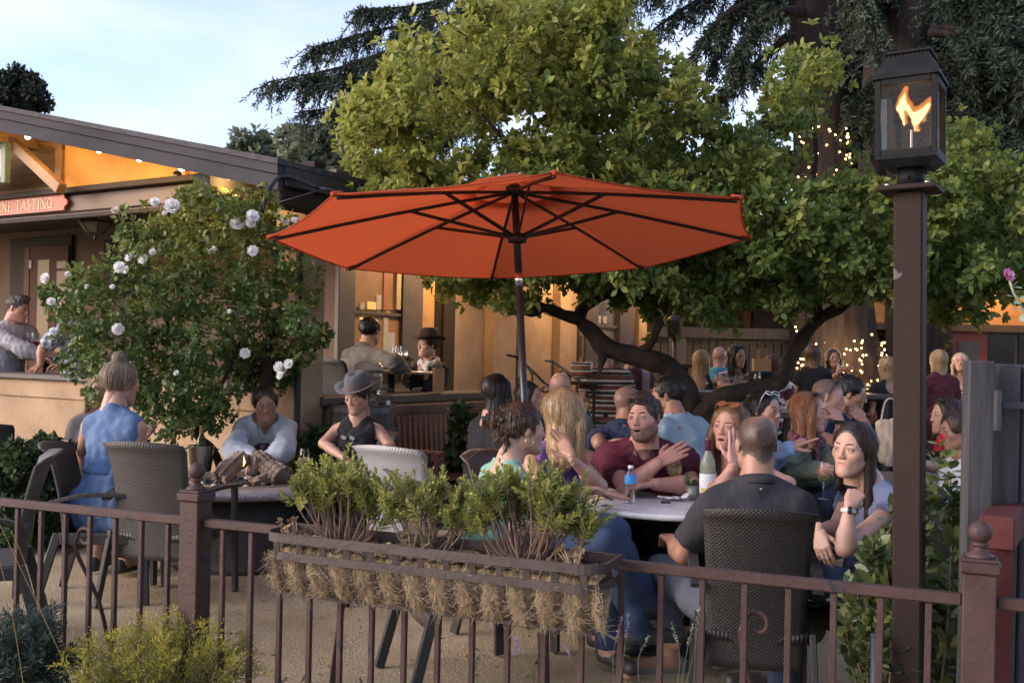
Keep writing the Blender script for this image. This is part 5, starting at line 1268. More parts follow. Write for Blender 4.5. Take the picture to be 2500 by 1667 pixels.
            if c.get('collar'):
                cc = Nb+up*.012*hs; n_ = 22; Vc, Fc = [], []
                for i in range(n_+1):
                    a = R_(28)+(2*math.pi-R_(56))*i/n_; d = fw*math.cos(a)+lf*math.sin(a); drop = 0
                    for rr, zz in ((.062, .028), (.070, .034), (.083, .0), (.079, -.004)):
                        q = cc+d*rr*hs*(1 if k['m'] else .88)+up*(zz-(.035 if i in (0, n_) and rr > .075 else 0)-.010*math.cos(a)-.045*max(0, math.cos(a))**2)*hs+fw*.012*max(0, math.cos(a))*hs; Vc.append(tuple(q))
                for i in range(n_):
                    for j in range(4): Fc.append((i*4+j, i*4+(j+1) % 4, (i+1)*4+(j+1) % 4, (i+1)*4+j))
                Fc += [(0, 1, 2, 3), (n_*4+3, n_*4+2, n_*4+1, n_*4)]
                mk('collar', (Vc, Fc), c.get('cmat', c['mat']), root, True, True)
        elif kind == 'band':
            pr = [q for q in P if q[0] in ('torso', 'hips')]; lo, hi = bounds(pr, .05+e); f = Field(lo, hi, h)
            for q in pr: f.cap(q[1], q[2], q[3]+e, q[4]+e, q[5], q[6])
            f.warp(lambda X, Y, Z: .0018*np.sin(Z*430)+0*X); a, b = c['span']; f.cut((0, 0, a), (0, 0, 1)); f.cut((0, 0, b), (0, 0, -1)); mk('waistband', f.mesh(), c['mat'], root, True, True)
        elif kind in ('trousers', 'shorts'):
            pr = [q for q in P if q[0][:5] in ('thigh', 'hips') or (q[0][:4] == 'shin' and kind == 'trousers')]+[('x', k['hp']-k['up']*.01*hs, k['hp']+k['up']*.05*hs, .118*hs*o.get('bulk', 1), .112*hs*o.get('bulk', 1), .05*hs, (k['fw'], .8))]
            if not any(q[0][:5] == 'thigh' for q in P): continue
            lo, hi = bounds(pr, .05+e); f = Field(lo, hi, h)
            for q in pr: f.cap(q[1], q[2], q[3]+e, q[4]+e+(.008 if q[0][:4] == 'shin' else 0), q[5], q[6])
            f.warp(wob(seed+40, 26, .006));  f.cut((0, 0, gz+c.get('ank', .1)), (0, 0, -1))
            mk(kind, f.mesh(), c['mat'], root, True, True)
        elif kind == 'shoes':
            for n_ in 'LR':
                a, t = k['an'+n_], k['to'+n_]; f = Field(np.minimum(a, t)-.08, np.maximum(a, t)+.08, .007)
                d = (t-a); d.z = 0; d.normalize(); gg = a.z-.055
                b0 = Vector((a.x, a.y, gg+.03))-d*.03; f.cap(b0, Vector((t.x, t.y, gg+.028))+d*.02, .04, .036, .02); f.cap(b0+Vector((0, 0, .03)), b0+Vector((0, 0, .03))+d*.06, .036, .03, .02)
                f.cut((0, 0, gg), (0, 0, -1)); f.cap(a+Vector((0, 0, -.005)), a+Vector((0, 0, .1)), .034, .04, .005, None, 's')
                mk('shoe', f.mesh(), c['mat'], root, True, True)
        elif kind == 'scarf':
            r = np.random.default_rng(seed); cc = k['Nb']+up*.02*hs; f = Field(np.array(cc)-.3*hs, np.array(cc)+.2*hs, .008)
            for j in range(c.get('loops', 3)):
                pts = [cc+(fw*(math.cos(a)*.082+.012)+lf*math.sin(a)*.088+up*(.012*j-.02-.018*math.cos(a)+.006*math.sin(3*a+j)))*hs for a in np.linspace(0, 6.283, 15)]
                for a, b in zip(pts, pts[1:]): f.cap(a, b, .021*hs, .021*hs, .008)
            for s in (-1, 1):
                a = cc+(fw*.09+lf*s*.035-up*.02)*hs; b = cc+(fw*.145+lf*s*.055-up*c.get('drop', .22))*hs
                f.cap(a, b, .024*hs, .03*hs, .015, flat=(fw, .55))
            f.warp(wob(seed, 90, .005)); mk('scarf', f.mesh(), c['mat'], root, True, True)
        elif kind == 'hat':
            br = c.get('brim', .15); cr = .088; z0 = c.get('z', .062); V, F = [], []
            prof = [(.079, -.006), (br*.75, -.004), (br, .006), (br, .010), (br*.75, .002), (cr+.006, .004), (cr+.003, .02), (cr-.004, .07), (cr-.014, .098), (cr-.035, .108), (.03, .098), (.0, .094)]
            for rr, zz in prof:
                for i in range(32):
                    a = 2*math.pi*i/32; cx, sy = math.cos(a), math.sin(a)
                    rx, ry = rr*(1 if rr > .1 else .9), rr*(1.05 if rr > .1 else 1.12)
                    zb = (.022*abs(cx)**3-.010*abs(sy)**3 if rr > .1 else 0); pin = 1-(.24*max(0, sy)**2 if zz > .09 else 0)
                    V.append((rx*cx*pin, ry*sy-.012, z0+zz+zb+(-.012*math.exp(-(cx*1.2)**2)*max(0, sy) if zz > .09 else 0)))
            for i in range(len(prof)-1):
                for j in range(32): F.append((i*32+j, i*32+(j+1) % 32, (i+1)*32+(j+1) % 32, (i+1)*32+j))
            ht = onhead('hat', (V, F), c['mat'])
            bv = [(cc_*math.cos(2*math.pi*i/32)*.9, cc_*1.12*math.sin(2*math.pi*i/32)-.012, z0+zz) for zz, cc_ in ((.006, cr+.0085), (.026, cr+.006)) for i in range(32)]
            hb = mk('hat_band', (bv, [(j, (j+1) % 32, 32+(j+1) % 32, 32+j) for j in range(32)]), c['band'], ht, True)
        elif kind == 'glasses':
            lens, fr = [], []
            for s in (-1, 1):
                pts = [(s*.034+.026*math.cos(a), .0, .019*math.sin(a)) for a in np.linspace(0, 6.283, 14)]
                lens.append(([(s*.034, .002, 0)]+pts, [(0, i, i+1) for i in range(1, 14)])); fr.append(tube(pts, .003, 6, False))
                fr.append(tube([(s*.06, 0, .008), (s*.078, -.03, .0), (s*.082, -.12, -.02)], .0028, 6))
            fr.append(tube([(-.012, 0, .004), (0, .002, .006), (.012, 0, .004)], .0028, 6))
            M = Matrix.Translation(Vector(c.get('pos', (0, .035, .118)))) @ Matrix.Rotation(R_(c.get('tilt', 62)), 4, 'X')
            gob = onhead('sunglasses', xf(join(*fr), M), c['mat']); l = mk('lens', xf(join(*lens), M), c.get('lens', mat('lens_dark', (.02, .02, .025), .06)), gob, True); 
        elif kind == 'bracelet':
            n_ = c['arm']; a = k['wr'+n_]; d = (k['wr'+n_]-k['el'+n_]).normalized(); cc = a-d*c.get('back', .03); x = d.orthogonal().normalized(); yv = d.cross(x)
            rr = (.031 if k['m'] else .026)*hs; pts = [cc+(x*math.cos(t)+yv*math.sin(t))*rr for t in np.linspace(0, 6.283, 17)]
            V, F = [], []
            for t in np.linspace(0, 6.283, 21)[:-1]:
                u_ = x*math.cos(t)+yv*math.sin(t)
                for q in (-.5, .5): V.append(tuple(cc+u_*rr+d*q*c.get('w', .014)))
                for q in (.5, -.5): V.append(tuple(cc+u_*(rr+.004)+d*q*c.get('w', .014)))
            F = [(i*4+j, i*4+(j+1) % 4, ((i+1) % 20)*4+(j+1) % 4, ((i+1) % 20)*4+j) for i in range(20) for j in range(4)]
            br_ = mk(c.get('name', 'bracelet'), (V, F), c['mat'], root, False, True)
            if c.get('face'):
                nv = Vector(c['face']); nv = (nv-d*nv.dot(d)).normalized(); s_ = d.cross(nv)
                mk('watch_face', xf(box((0, 0, 0), (c.get('fw', .024), c.get('fl', .03), .009), 0, .003), frame(cc+nv*(rr+.005), s_, d, nv)), c['fmat'], br_, False, True)
        elif kind == 'earring':
            ct = Vector((c['s']*.081, -.004, -.052)); V, F = tube([ct+Vector((0, .02*math.cos(t), .02*math.sin(t))) for t in np.linspace(0, 6.283, 17)], .0016, 6, False)
            onhead('earring', (V, F), mat('gold', (.7, .5, .25), .25, 1.))
    return root, k, MH
# ---------------------------------------------------------------- chairs
M_WICK = None
def wickm(name, col, col2, rough=.45, metal=0., ru=26., rv=82.):
    """flat resin weave: basket relief from two crossed waves"""
    m = mat(name, col, rough, metal, col2=col2, ns=3); N, L = m.node_tree.nodes, m.node_tree.links
    uv = N.new('ShaderNodeUVMap'); sp = N.new('ShaderNodeSeparateXYZ'); L.new(uv.outputs[0], sp.inputs[0])
    def mth(op, a, b=None):
        x = N.new('ShaderNodeMath'); x.operation = op
        for i, q in enumerate((a, b)):
            if q is None: continue
            if isinstance(q, (int, float)): x.inputs[i].default_value = q
            else: L.new(q, x.inputs[i])
        return x.outputs[0]
    row = mth('MULTIPLY', sp.outputs[1], rv); ph = mth('MULTIPLY', mth('MODULO', mth('FLOOR', row), 2), math.pi)
    bar_ = mth('ABSOLUTE', mth('SINE', mth('MULTIPLY', row, math.pi)))
    wv = mth('SINE', mth('ADD', mth('MULTIPLY', sp.outputs[0], ru*math.pi*2), ph))
    h_ = mth('MULTIPLY', mth('POWER', bar_, .6), mth('ADD', mth('MULTIPLY', wv, .5), .62))
    b = N.new('ShaderNodeBump'); b.inputs['Strength'].default_value = 1; b.inputs['Distance'].default_value = .0022; L.new(h_, b.inputs['Height']); L.new(b.outputs[0], N['Principled BSDF'].inputs['Normal'])
    return m
def mk_uv(name, V, F, uvs, m, parent, smooth=True):
    o = mk(name, (V, F), m, parent, smooth); l = o.data.uv_layers.new(name='UVMap')
    for p in o.data.polygons:
        for li in p.loop_indices: l.data[li].uv = uvs[o.data.loops[li].vertex_index]
    return o
def build_chair(label, wm, fm, M):
    c = thing('wicker_armchair', label, 'chair', M=M, group='wicker armchairs on the patio')
    nu, nv = 14, 18; V, uv = [], []
    for side in (0, 1):
        for j in range(nv+1):
            t = j/nv; z = .26+.66*t; w = .212+.032*t**2; y0 = .19+.03*t+.10*t**2.2+(.035 if t > .97 else 0)
            for i in range(nu+1):
                s = (i/nu-.5)*2; y = y0-.055*(s*s)*(.35+.65*t)+(.0 if side else .018); zz = z+(.02*(1-s*s) if t > .9 else 0)*(t-.9)*10
                V.append((s*w, y, zz)); uv.append((i/nu, t))
    F = []; n = (nu+1)*(nv+1)
    for side in (0, 1):
        for j in range(nv):
            for i in range(nu):
                a = side*n+j*(nu+1)+i; q = (a, a+1, a+nu+2, a+nu+1); F.append(q if side else q[::-1])
    edge = [i for i in range(nu+1)]+[j*(nu+1)+nu for j in range(1, nv+1)]+[nv*(nu+1)+i for i in range(nu-1, -1, -1)]+[j*(nu+1) for j in range(nv-1, 0, -1)]
    for a, b in zip(edge, edge[1:]+edge[:1]): F.append((a, b, n+b, n+a))
    mk_uv('backrest', V, F, uv, wm, c)
    V, uv = [], []
    for side in (0, 1):
        for j in range(9):
            for i in range(9): V.append(((i/8-.5)*.47, -.25+.46*j/8, .42-.02*math.sin(math.pi*i/8)-(.035*side)-(.03 if j == 0 else 0))); uv.append((i/8, j/8*.7))
    F = []
    for side in (0, 1):
        for j in range(8):
            for i in range(8):
                a = side*81+j*9+i; q = (a, a+1, a+10, a+9); F.append(q[::-1] if side else q)
    edge = list(range(9))+[j*9+8 for j in range(1, 9)]+[72+i for i in range(7, -1, -1)]+[j*9 for j in range(7, 0, -1)]
    for a, b in zip(edge, edge[1:]+edge[:1]): F.append((b, a, 81+a, 81+b))
    mk_uv('seat', V, F, uv, wm, c)
    mk('seat_frame', join(bar((-.25, -.25, .385), (.25, -.25, .385), .03, .06, bev=.004), bar((-.25, -.233, .385), (-.25, .19, .385), .03, .06, bev=.004), bar((.25, -.233, .385), (.25, .19, .385), .03, .06, bev=.004)), fm, c)['label'] = None or 'dark metal rail under the seat'
    for s in (-1, 1):
        mk('leg', bar((s*.265, -.262, .635), (s*.272, -.285, 0), .028, .046, (0, 1, 0), .004), fm, c)
        mk('leg', bar((s*.245, .205, .42), (s*.262, .315, 0), .028, .046, (0, 1, 0), .004), fm, c)
        P = spline([(s*.262, .245, .60), (s*.275, .08, .645), (s*.278, -.12, .652), (s*.272, -.29, .64)], 4)
        mk('armrest', join(*[bar(P[i], P[i+1]+(P[i+1]-P[i])*.02, .05, .024, bev=.003) for i in range(len(P)-1)]), fm, c)
    return c
W_DARK = wickm('weave_dark', (.022, .0195, .0175), (.034, .030, .027), .5)
W_BRN = wickm('weave_brown', (.055, .038, .032), (.075, .053, .044), .42, ru=16, rv=46)
W_GRY = wickm('weave_taupe', (.040, .036, .031), (.058, .052, .045), .5)
W_SIL = wickm('weave_silver', (.25, .25, .255), (.285, .285, .29), .42, .3)
M_CHF = mat('chair_metal', (.030, .029, .027), .5, ns=8, var=.25, bump=.1, bs=60)
CH0 = {}
def chair(x, y, yaw, label, kind='dark', z=0):
    M = Matrix.Translation((x, y, z)) @ Matrix.Rotation(R_(yaw), 4, 'Z')
    if kind not in CH0:
        CH0[kind] = build_chair(label, {'dark': W_DARK, 'brown': W_BRN, 'grey': W_GRY, 'silver': W_SIL}[kind], M_CHF, M); return CH0[kind]
    return dup(CH0[kind], M=M, label=label)
def chair_for(k, yaw, label, kind='dark', back=.03, z=0, dx=0):
    y = R_(yaw); return chair(k['hp'].x+dx-math.sin(y)*back, k['hp'].y+math.cos(y)*back, yaw, label, kind, z)
# ---------------------------------------------------------------- cloth
C_ = lambda n, c, **k: mat('cloth_'+n, c, k.pop('rough', .85), ns=k.pop('ns', 14), var=k.pop('var', .12), bump=k.pop('bump', .25), bs=k.pop('bs', 55), spec=.25, **k)
BLK = C_('black', (.014, .014, .016)); BLK2 = C_('charcoal', (.028, .028, .031)); NAVY = C_('navy', (.018, .026, .055)); DEN = C_('denim', (.035, .055, .10), bs=200)
DENG = C_('grey_denim', (.085, .095, .12), bs=200); MARO = C_('maroon', (.075, .014, .028)); LBL = C_('light_blue', (.23, .32, .36)); SLATE = C_('slate', (.10, .115, .185))
PURP = C_('purple', (.125, .07, .205)); MINT = C_('mint', (.16, .30, .235)); SAGE = C_('sage', (.085, .10, .075)); WHITE = C_('white', (.62, .63, .66)); CHAM = C_('chambray', (.078, .126, .225), bs=130, col2=(.108, .165, .275))
GREYH = C_('grey_heather', (.30, .30, .33)); SHAWL = C_('pale_shawl', (.40, .43, .47), bump=.4); TEAL = C_('teal', (.06, .24, .36)); BURG = C_('burgundy', (.07, .016, .022)); TAUPE = C_('taupe', (.10, .092, .085))
SHOE = mat('shoe', (.03, .028, .028), .5, ns=20); SHOEG = mat('shoe_grey', (.13, .13, .13), .7, ns=20)
FLOR = patm('floral_white', 'floral', (.50, .44, .38), (.09, .07, .10), (20, 20, 20), .56, (.22, .12, .14)); FLOR2 = patm('floral_red_white', 'floral', (.58, .54, .50), (.12, .03, .05), (7, 7, 7), .55, (.08, .08, .11))
FLOD = patm('floral_navy', 'floral', (.012, .014, .025), (.45, .45, .42), (26, 26, 26), .62); STRP = patm('stripes_multi', 'stripe', (.03, .028, .028), (.50, .42, .38), (1, 1, 6.5), .62, (.16, .05, .04)); PLAIDR = patm('plaid_red', 'plaid', (.07, .02, .035), (.45, .42, .44), (1, 1, 1), .86) 
PLAIDB = patm('plaid_blue', 'plaid', (.40, .42, .46), (.10, .13, .20), (5, 5, 5), .55); BWST = patm('bw_stripes', 'stripe', (.02, .02, .02), (.55, .55, .55), (1, 1, 8), .6); PRT = patm('purple_print', 'floral', (.05, .015, .04), (.42, .36, .42), (45, 45, 30), .55)
FELT = C_('grey_felt', (.085, .088, .092)); FELTB = C_('brown_felt', (.045, .028, .022)); BAND = C_('hat_band', (.12, .075, .06)); SCARFP = patm('scarf_plum', 'floral', (.055, .012, .028), (.14, .05, .075), (60, 60, 60), .5); SCARFW = patm('scarf_cream', 'floral', (.50, .45, .40), (.30, .16, .14), (14, 14, 14), .58)
TORT = mat('tortoise', (.16, .06, .02), .25, ns=40, var=.6); WHFR = mat('white_frame', (.6, .6, .62), .3); BKFR = mat('black_frame', (.012, .012, .012), .25)
H_BLACK = dict(col=(.007, .006, .006), hi=(.022, .019, .018)); H_DARK = dict(col=(.018, .011, .008), hi=(.055, .034, .024)); H_BROWN = dict(col=(.045, .025, .015), hi=(.12, .07, .04)); H_BLOND = dict(col=(.22, .14, .07), hi=(.50, .36, .20), root=(.10, .065, .035)); H_RED = dict(col=(.14, .055, .022), hi=(.30, .13, .055)); H_AUB = dict(col=(.07, .03, .018), hi=(.15, .07, .04))
def hair(base, style, **k): d = dict(base); d.update(style=style, **k); return d
TOPS = 'people at the front table'
PE = {}
# --- front table
PE['near'], kn_, _ = person(dict(label='man in black polo shirt seen from behind in the dark chair nearest the fence', head=(1846, 1084, 4.35), yaw=186, tyaw=176, pitch=-4, hs=1.10, sex='m', skin='tan', res=.011, lean=9, sw=.94, bulk=.97, armk=1.0, face=False,
    buzz=(.95, (.035, .026, .022)), thin=.55, armL=dict(el=(1667, 1352, 4.42), wr=(1640, 1318, 4.72), hand='relaxed'), armR=dict(el=(1980, 1362, 4.32), wr=(1950, 1330, 4.62)), hairline=.06,
    legL=dict(kn=(1618, 1392, 4.85), an=(1640, 1618, 4.78), ft=(1560, 1650, 4.75)), legR=dict(kn=(1800, 1410, 4.9), an=(1786, 1590, 4.9), ft=(1770, 1640, 4.85)),
    wear=[dict(kind='shirt', mat=BLK2, sl=.72, e=.014, collar=True, nr=.06, flare=.016, wr=.005), dict(kind='trousers', mat=DENG, ank=.13), dict(kind='shoes', mat=SHOEG)]))
mk('logo_dot', ball((0, 0, 0), .0055, 10, 6, (1, .3, 1)), mat('silver_dot', (.45, .45, .46), .3, .8), PE['near'], True).matrix_local = Matrix.Translation(at(1858, 1194, 4.19)-PE['near'].location)
chair_for(kn_, 170, 'dark wicker armchair under the man in the black polo shirt', 'dark', .0, dx=-.025)['shrink'] = 1
PE['right'], kr_, _ = person(dict(label='woman with long straight dark hair in slate blue top resting chin near her fist', head=(2082, 1096, 4.3), yaw=-46, tyaw=-72, nf=.075, pitch=2, roll=-3, hs=.98, sex='f', skin='fair', res=.010, hres=.0042, lean=8, gaze=-6,
    lips=(.36, .10, .10), brow=(.02, .012, .01), hair=hair(H_DARK, 'back', col=(.014, .009, .008), hi=(.04, .026, .02), len=.33, w=.95, L=1., R=.5, n=60, wave=.12, part=True), armL=dict(el=(2062, 1338, 3.98), wr=(2072, 1240, 4.02), to=(2108, 1168, 4.1), hand='fist', back=(-.3, -1, .1)),
    armR=dict(el=(2040, 1290, 4.35), wr=(2000, 1292, 4.15), to=(2008, 1340, 4.1), hand='relaxed', back=(-.6, -.7, .3)), legL=dict(kn=(1900, 1395, 4.15)), legR=dict(kn=(1880, 1390, 4.45)),
    wear=[dict(kind='shirt', mat=SLATE, sl=.28, e=.012, nr=.074, flare=.014, wr=.006, scoop=.05), dict(kind='trousers', mat=DEN), dict(kind='shoes', mat=SHOE), dict(kind='bracelet', arm='L', mat=mat('pale_band', (.5, .4, .38), .5), face=(-.2, -1, .1), fmat=BKFR, name='fitness_band', fw=.016, fl=.03, back=.012)]))
chair_for(kr_, -58, 'dark wicker armchair under the woman in the slate blue top, by the lamp post')
ring_m = mat('ring_silver', (.7, .7, .7), .2, 1.)
PE['maroon'], km_, _ = person(dict(label='bearded man in maroon polo shirt leaning on the table with arms folded', head=(1573, 1020, 5.5), yaw=-33, tyaw=-10, pitch=3, roll=4, hs=1.07, sex='m', skin='pink', res=.0115, hres=.0048, lean=22, sw=1.1, bulk=1.12, armk=1.12, mouth='talk',
    beard=(.62, (.055, .032, .022)), brow=(.035, .02, .014), hair=hair(H_DARK, 'short', vol=.001), armR=dict(el=(1528, 1190, 5.40), wr=(1606, 1130, 5.34), to=(1650, 1105, 5.36), hand='flat', back=(-.2, -1, .4)), armL=dict(el=(1690, 1184, 5.42), wr=(1600, 1182, 5.32), to=(1540, 1184, 5.3), hand='relaxed'),
    wear=[dict(kind='shirt', mat=MARO, sl=.68, e=.014, collar=True, nr=.062, v=.10, flare=.014, cmat=C_('maroon_light', (.14, .065, .085))), dict(kind='trousers', mat=BLK), dict(kind='shoes', mat=SHOE)]))
chair_for(km_, -10, 'dark wicker armchair under the bearded man in maroon')
PE['blonde'], kb_, _ = person(dict(label='blonde woman in purple tank top with one hand raised', head=(1382, 1012, 5.25), yaw=118, tyaw=38, pitch=-2, hs=1.06, sex='f', skin='light', res=.0115, lean=14, face=False, hair=hair(H_BLOND, 'curtain', len=.20, w=.95, n=44, wave=.25, vol=.004),
    armL=dict(el=(1464, 1186, 5.0), wr=(1398, 1122, 4.92), to=(1366, 1062, 4.95), hand='raise', back=(.5, .8, .2)), armR=dict(el=(1345, 1222, 4.95), wr=(1446, 1196, 4.86), to=(1512, 1208, 4.85), hand='flat', back=(0, 0, 1)), legR=dict(kn=(1500, 1305, 4.75)), legL=dict(kn=(1480, 1270, 5.0)),
    wear=[dict(kind='tank', mat=PURP, sl=0, e=.011, nr=.068, scoop=.10, wr=.007), dict(kind='trousers', mat=DEN), dict(kind='shoes', mat=SHOE)]))
chair_for(kb_, 60, 'brown wicker armchair under the blonde woman in purple', 'brown')
PE['curly'], kc_, _ = person(dict(label='woman with curly dark bun and mint top turned toward the front table', head=(1278, 1047, 4.72), yaw=112, tyaw=112, pitch=0, hs=1.0, sex='f', skin='fair', res=.011, hres=.0048, lean=16, hair=hair(H_BROWN, 'curlybun', col=(.028, .016, .011), hi=(.085, .05, .03), n=40, wave=.5, sl=.05),
    armL=dict(el=(1340, 1250, 4.85), wr=(1400, 1215, 4.85)), armR=dict(el=(1262, 1290, 4.5), wr=(1350, 1300, 4.55)), legL=dict(kn=(1480, 1290, 4.72), an=(1590, 1480, 4.75)), legR=dict(kn=(1470, 1330, 4.5), an=(1560, 1540, 4.55)),
    wear=[dict(kind='shirt', mat=MINT, sl=.22, e=.012, nr=.085, bscoop=.10, wr=.007, hem=-.1), dict(kind='trousers', mat=DEN), dict(kind='shoes', mat=SHOE), dict(kind='earring', s=1)]))
chair_for(kc_, 112, 'brown wicker armchair with a dark jacket over its back, under the curly haired woman', 'brown', .06)
PE['talker'], kt_, _ = person(dict(label='woman in black tank top talking with open mouth, amber sunglasses on her head', head=(1782, 1040, 5.38), yaw=-38, tyaw=-34, pitch=0, roll=-4, hs=1.04, sex='f', skin='pink', res=.0115, hres=.0048, lean=12, mouth='open', brow=(.10, .05, .03), lips=(.42, .15, .13),
    hair=hair(H_RED, 'curtain', col=(.085, .042, .022), hi=(.20, .11, .06), len=.27, w=.9, n=40, wave=.3), armR=dict(el=(1748, 1205, 5.1), wr=(1790, 1135, 5.0), to=(1796, 1070, 5.02), hand='flat', back=(.3, -1, 0)), armL=dict(el=(1925, 1180, 5.3), wr=(1880, 1215, 5.1)),
    wear=[dict(kind='tank', mat=BLK, sl=0, e=.011, nr=.07, scoop=.13), dict(kind='trousers', mat=BLK), dict(kind='glasses', mat=TORT, lens=mat('amber_lens', (.20, .07, .03), .1), pos=(0, .04, .112), tilt=58)]))
chair_for(kt_, -34, 'dark wicker armchair under the woman talking in the black tank top')
# --- second row
PE['redscarf'], ks_, _ = person(dict(label='red haired woman in sage cardigan and plum scarf holding a wine glass', head=(1975, 1006, 6.0), yaw=62, tyaw=48, pitch=0, hs=1.0, sex='f', skin='pink', res=.012, hres=.0052, lean=-2, mouth='talk', brow=(.10, .05, .03), hair=hair(H_RED, 'curtain', len=.20, w=.9, n=38, wave=.25),
    armL=dict(el=(2040, 1130, 5.9), wr=(2085, 1152, 5.75)), armR=dict(el=(1925, 1160, 5.75), wr=(1990, 1148, 5.5), hand='grip', back=(-.4, -.6, .5)), legL=dict(kn=(2105, 1150, 5.6), an=(2095, 1330, 5.5)), legR=dict(kn=(2075, 1190, 5.5), an=(2090, 1400, 5.45)),
    wear=[dict(kind='coat', mat=SAGE, sl=1.9, e=.018, nr=.07, name='cardigan'), dict(kind='trousers', mat=DEN), dict(kind='scarf', mat=SCARFP, drop=.26), dict(kind='shoes', mat=SHOE), dict(kind='glasses', mat=BKFR, pos=(0, .045, .108), tilt=58)]))
chair_for(ks_, 48, 'brown wicker armchair under the red haired woman in the plum scarf', 'brown')
PE['whiteglasses'], kw_, _ = person(dict(label='dark haired woman with white sunglasses on her head pointing with one hand', head=(1868, 1002, 6.25), yaw=40, tyaw=30, hs=1.02, sex='f', skin='fair', res=.012, hres=.0055, lean=8, hair=hair(H_BLACK, 'bun', bun=(0, -.11, .03), n=40), armL=dict(el=(1868, 1142, 5.75), wr=(1926, 1092, 5.55), to=(1985, 1066, 5.5), hand='point', back=(-.1, -.4, 1)),
    wear=[dict(kind='shirt', mat=C_('pale_blue_shirt', (.20, .29, .46)), sl=1.62, e=.012, collar=True), dict(kind='trousers', mat=DEN), dict(kind='glasses', mat=WHFR, pos=(0, .05, .106), tilt=55), dict(kind='bracelet', arm='L', mat=WHFR, face=(-.1, -.9, .6), fmat=WHFR, name='watch', fw=.03, fl=.034, back=.01, w=.02)]))
PE['navywatch'], k_, _ = person(dict(label='man in navy shirt with black watch and dark glasses pushed up on his head', head=(2022, 968, 6.8), yaw=72, tyaw=55, pitch=-6, hs=1.04, sex='m', skin='pink', res=.013, lean=14, buzz=(.85, (.06, .045, .035)), hairline=.05, armR=dict(el=(2052, 1082, 6.3), wr=(2052, 1030, 6.3), to=(2030, 990, 6.4), hand='relaxed', back=(.3, -.9, .2)), armL=dict(el=(2110, 1075, 6.7), wr=(2090, 1080, 6.4)),
    wear=[dict(kind='shirt', mat=NAVY, sl=.5, e=.014, nr=.062), dict(kind='glasses', mat=BKFR, pos=(0, .045, .104), tilt=58), dict(kind='bracelet', arm='R', mat=BKFR, w=.024, name='watch', back=.0)]))
PE['mouthman'], k_, _ = person(dict(label='dark haired man in navy shirt covering his mouth with a hand', head=(2078, 962, 7.2), yaw=68, tyaw=40, pitch=-10, hs=1.05, sex='m', skin='tan', res=.013, lean=12, hair=hair(H_BLACK, 'crop', vol=.003), armL=dict(el=(2122, 1078, 6.9), wr=(2112, 1032, 6.75), to=(2082, 998, 6.8), hand='relaxed', back=(.2, -1, .3)), armR=dict(el=(2040, 1085, 6.8), wr=(2100, 1080, 6.6)), wear=[dict(kind='shirt', mat=NAVY, sl=.55, e=.014)]))
PE['profile'], k_, _ = person(dict(label='dark haired woman in profile with sunglasses on her head, seated past the lamp post', head=(2310, 1015, 6.8), yaw=-84, tyaw=-75, hs=1.0, sex='f', skin='light', res=.013, lean=8, hair=hair(H_DARK, 'curtain', len=.15, w=.85, n=36), wear=[dict(kind='shirt', mat=BLK, sl=.5), dict(kind='glasses', mat=BKFR, pos=(0, .05, .106), tilt=55)], armL=dict(el=(2280, 1140, 6.6), wr=(2235, 1130, 6.4))))
chair_for(k_, -75, 'dark wicker armchair under the woman in profile past the lamp post')
PE['whitetop'], k_, _ = person(dict(label='woman with short dark hair and white top beside the grey gate board', head=(2336, 1052, 6.1), yaw=-88, tyaw=-80, pitch=-4, hs=1.0, sex='f', skin='tan', res=.013, lean=6, hair=hair(H_DARK, 'crop', vol=.006), wear=[dict(kind='shirt', mat=WHITE, sl=.5, nr=.07), dict(kind='trousers', mat=DEN)]))
chair_for(k_, -80, 'dark wicker armchair under the woman in the white top, behind the gate')
PE['shaved'], k_, _ = person(dict(label='man with shaved head and navy shirt, back turned at the second table', head=(1535, 985, 6.9), yaw=122, tyaw=150, hs=1.05, sex='m', skin='tan', res=.013, lean=14, face=False, buzz=(.55, (.13, .10, .085)), hairline=.05, armL=dict(el=(1462, 1082, 6.6), wr=(1458, 1058, 6.95), hand='relaxed'), wear=[dict(kind='shirt', mat=NAVY, sl=.7, e=.015, collar=True), dict(kind='trousers', mat=BLK)]))
PE['lightblue'], kl_, _ = person(dict(label='man in light blue T-shirt looking left, seen from behind', head=(1628, 966, 6.6), yaw=-105, tyaw=-140, hs=1.06, sex='m', skin='tan', res=.0125, lean=20, sw=1.08, bulk=1.05, hair=hair(H_BLACK, 'crop', vol=.004), armL=dict(el=(1548, 1090, 6.3), wr=(1500, 1080, 6.6)), armR=dict(el=(1690, 1180, 6.3), wr=(1640, 1190, 6.6)), wear=[dict(kind='shirt', mat=LBL, sl=.6, e=.016, nr=.062, wr=.008), dict(kind='trousers', mat=BLK)]))
chair_for(kl_, -140, 'dark wicker armchair under the man in the light blue T-shirt')
PE['blackhair'], kbh, _ = person(dict(label='woman with long black hair and black top at the bench by the porch wall', head=(1216, 958, 6.9), yaw=122, tyaw=120, hs=1.05, sex='f', skin='light', res=.013, lean=8, face=False, hair=hair(H_BLACK, 'curtain', len=.26, w=.95, n=50, wave=.1), wear=[dict(kind='shirt', mat=BLK, sl=1.8, e=.016), dict(kind='trousers', mat=BLK)]))
PE['polewoman'], k_, _ = person(dict(label='smiling dark haired woman half hidden by the umbrella pole', head=(1292, 970, 7.7), yaw=58, hs=1.02, sex='f', skin='light', res=.014, hair=hair(H_BLACK, 'curtain', len=.14, w=.9), wear=[dict(kind='shirt', mat=BLK, sl=.6)]))
PE['bald'], k_, _ = person(dict(label='bald man whose bare head shows above the blonde woman', head=(1368, 948, 7.9), yaw=165, hs=1.08, sex='m', skin='pink', res=.014, face=False, wear=[dict(kind='shirt', mat=TAUPE, sl=.6)]))
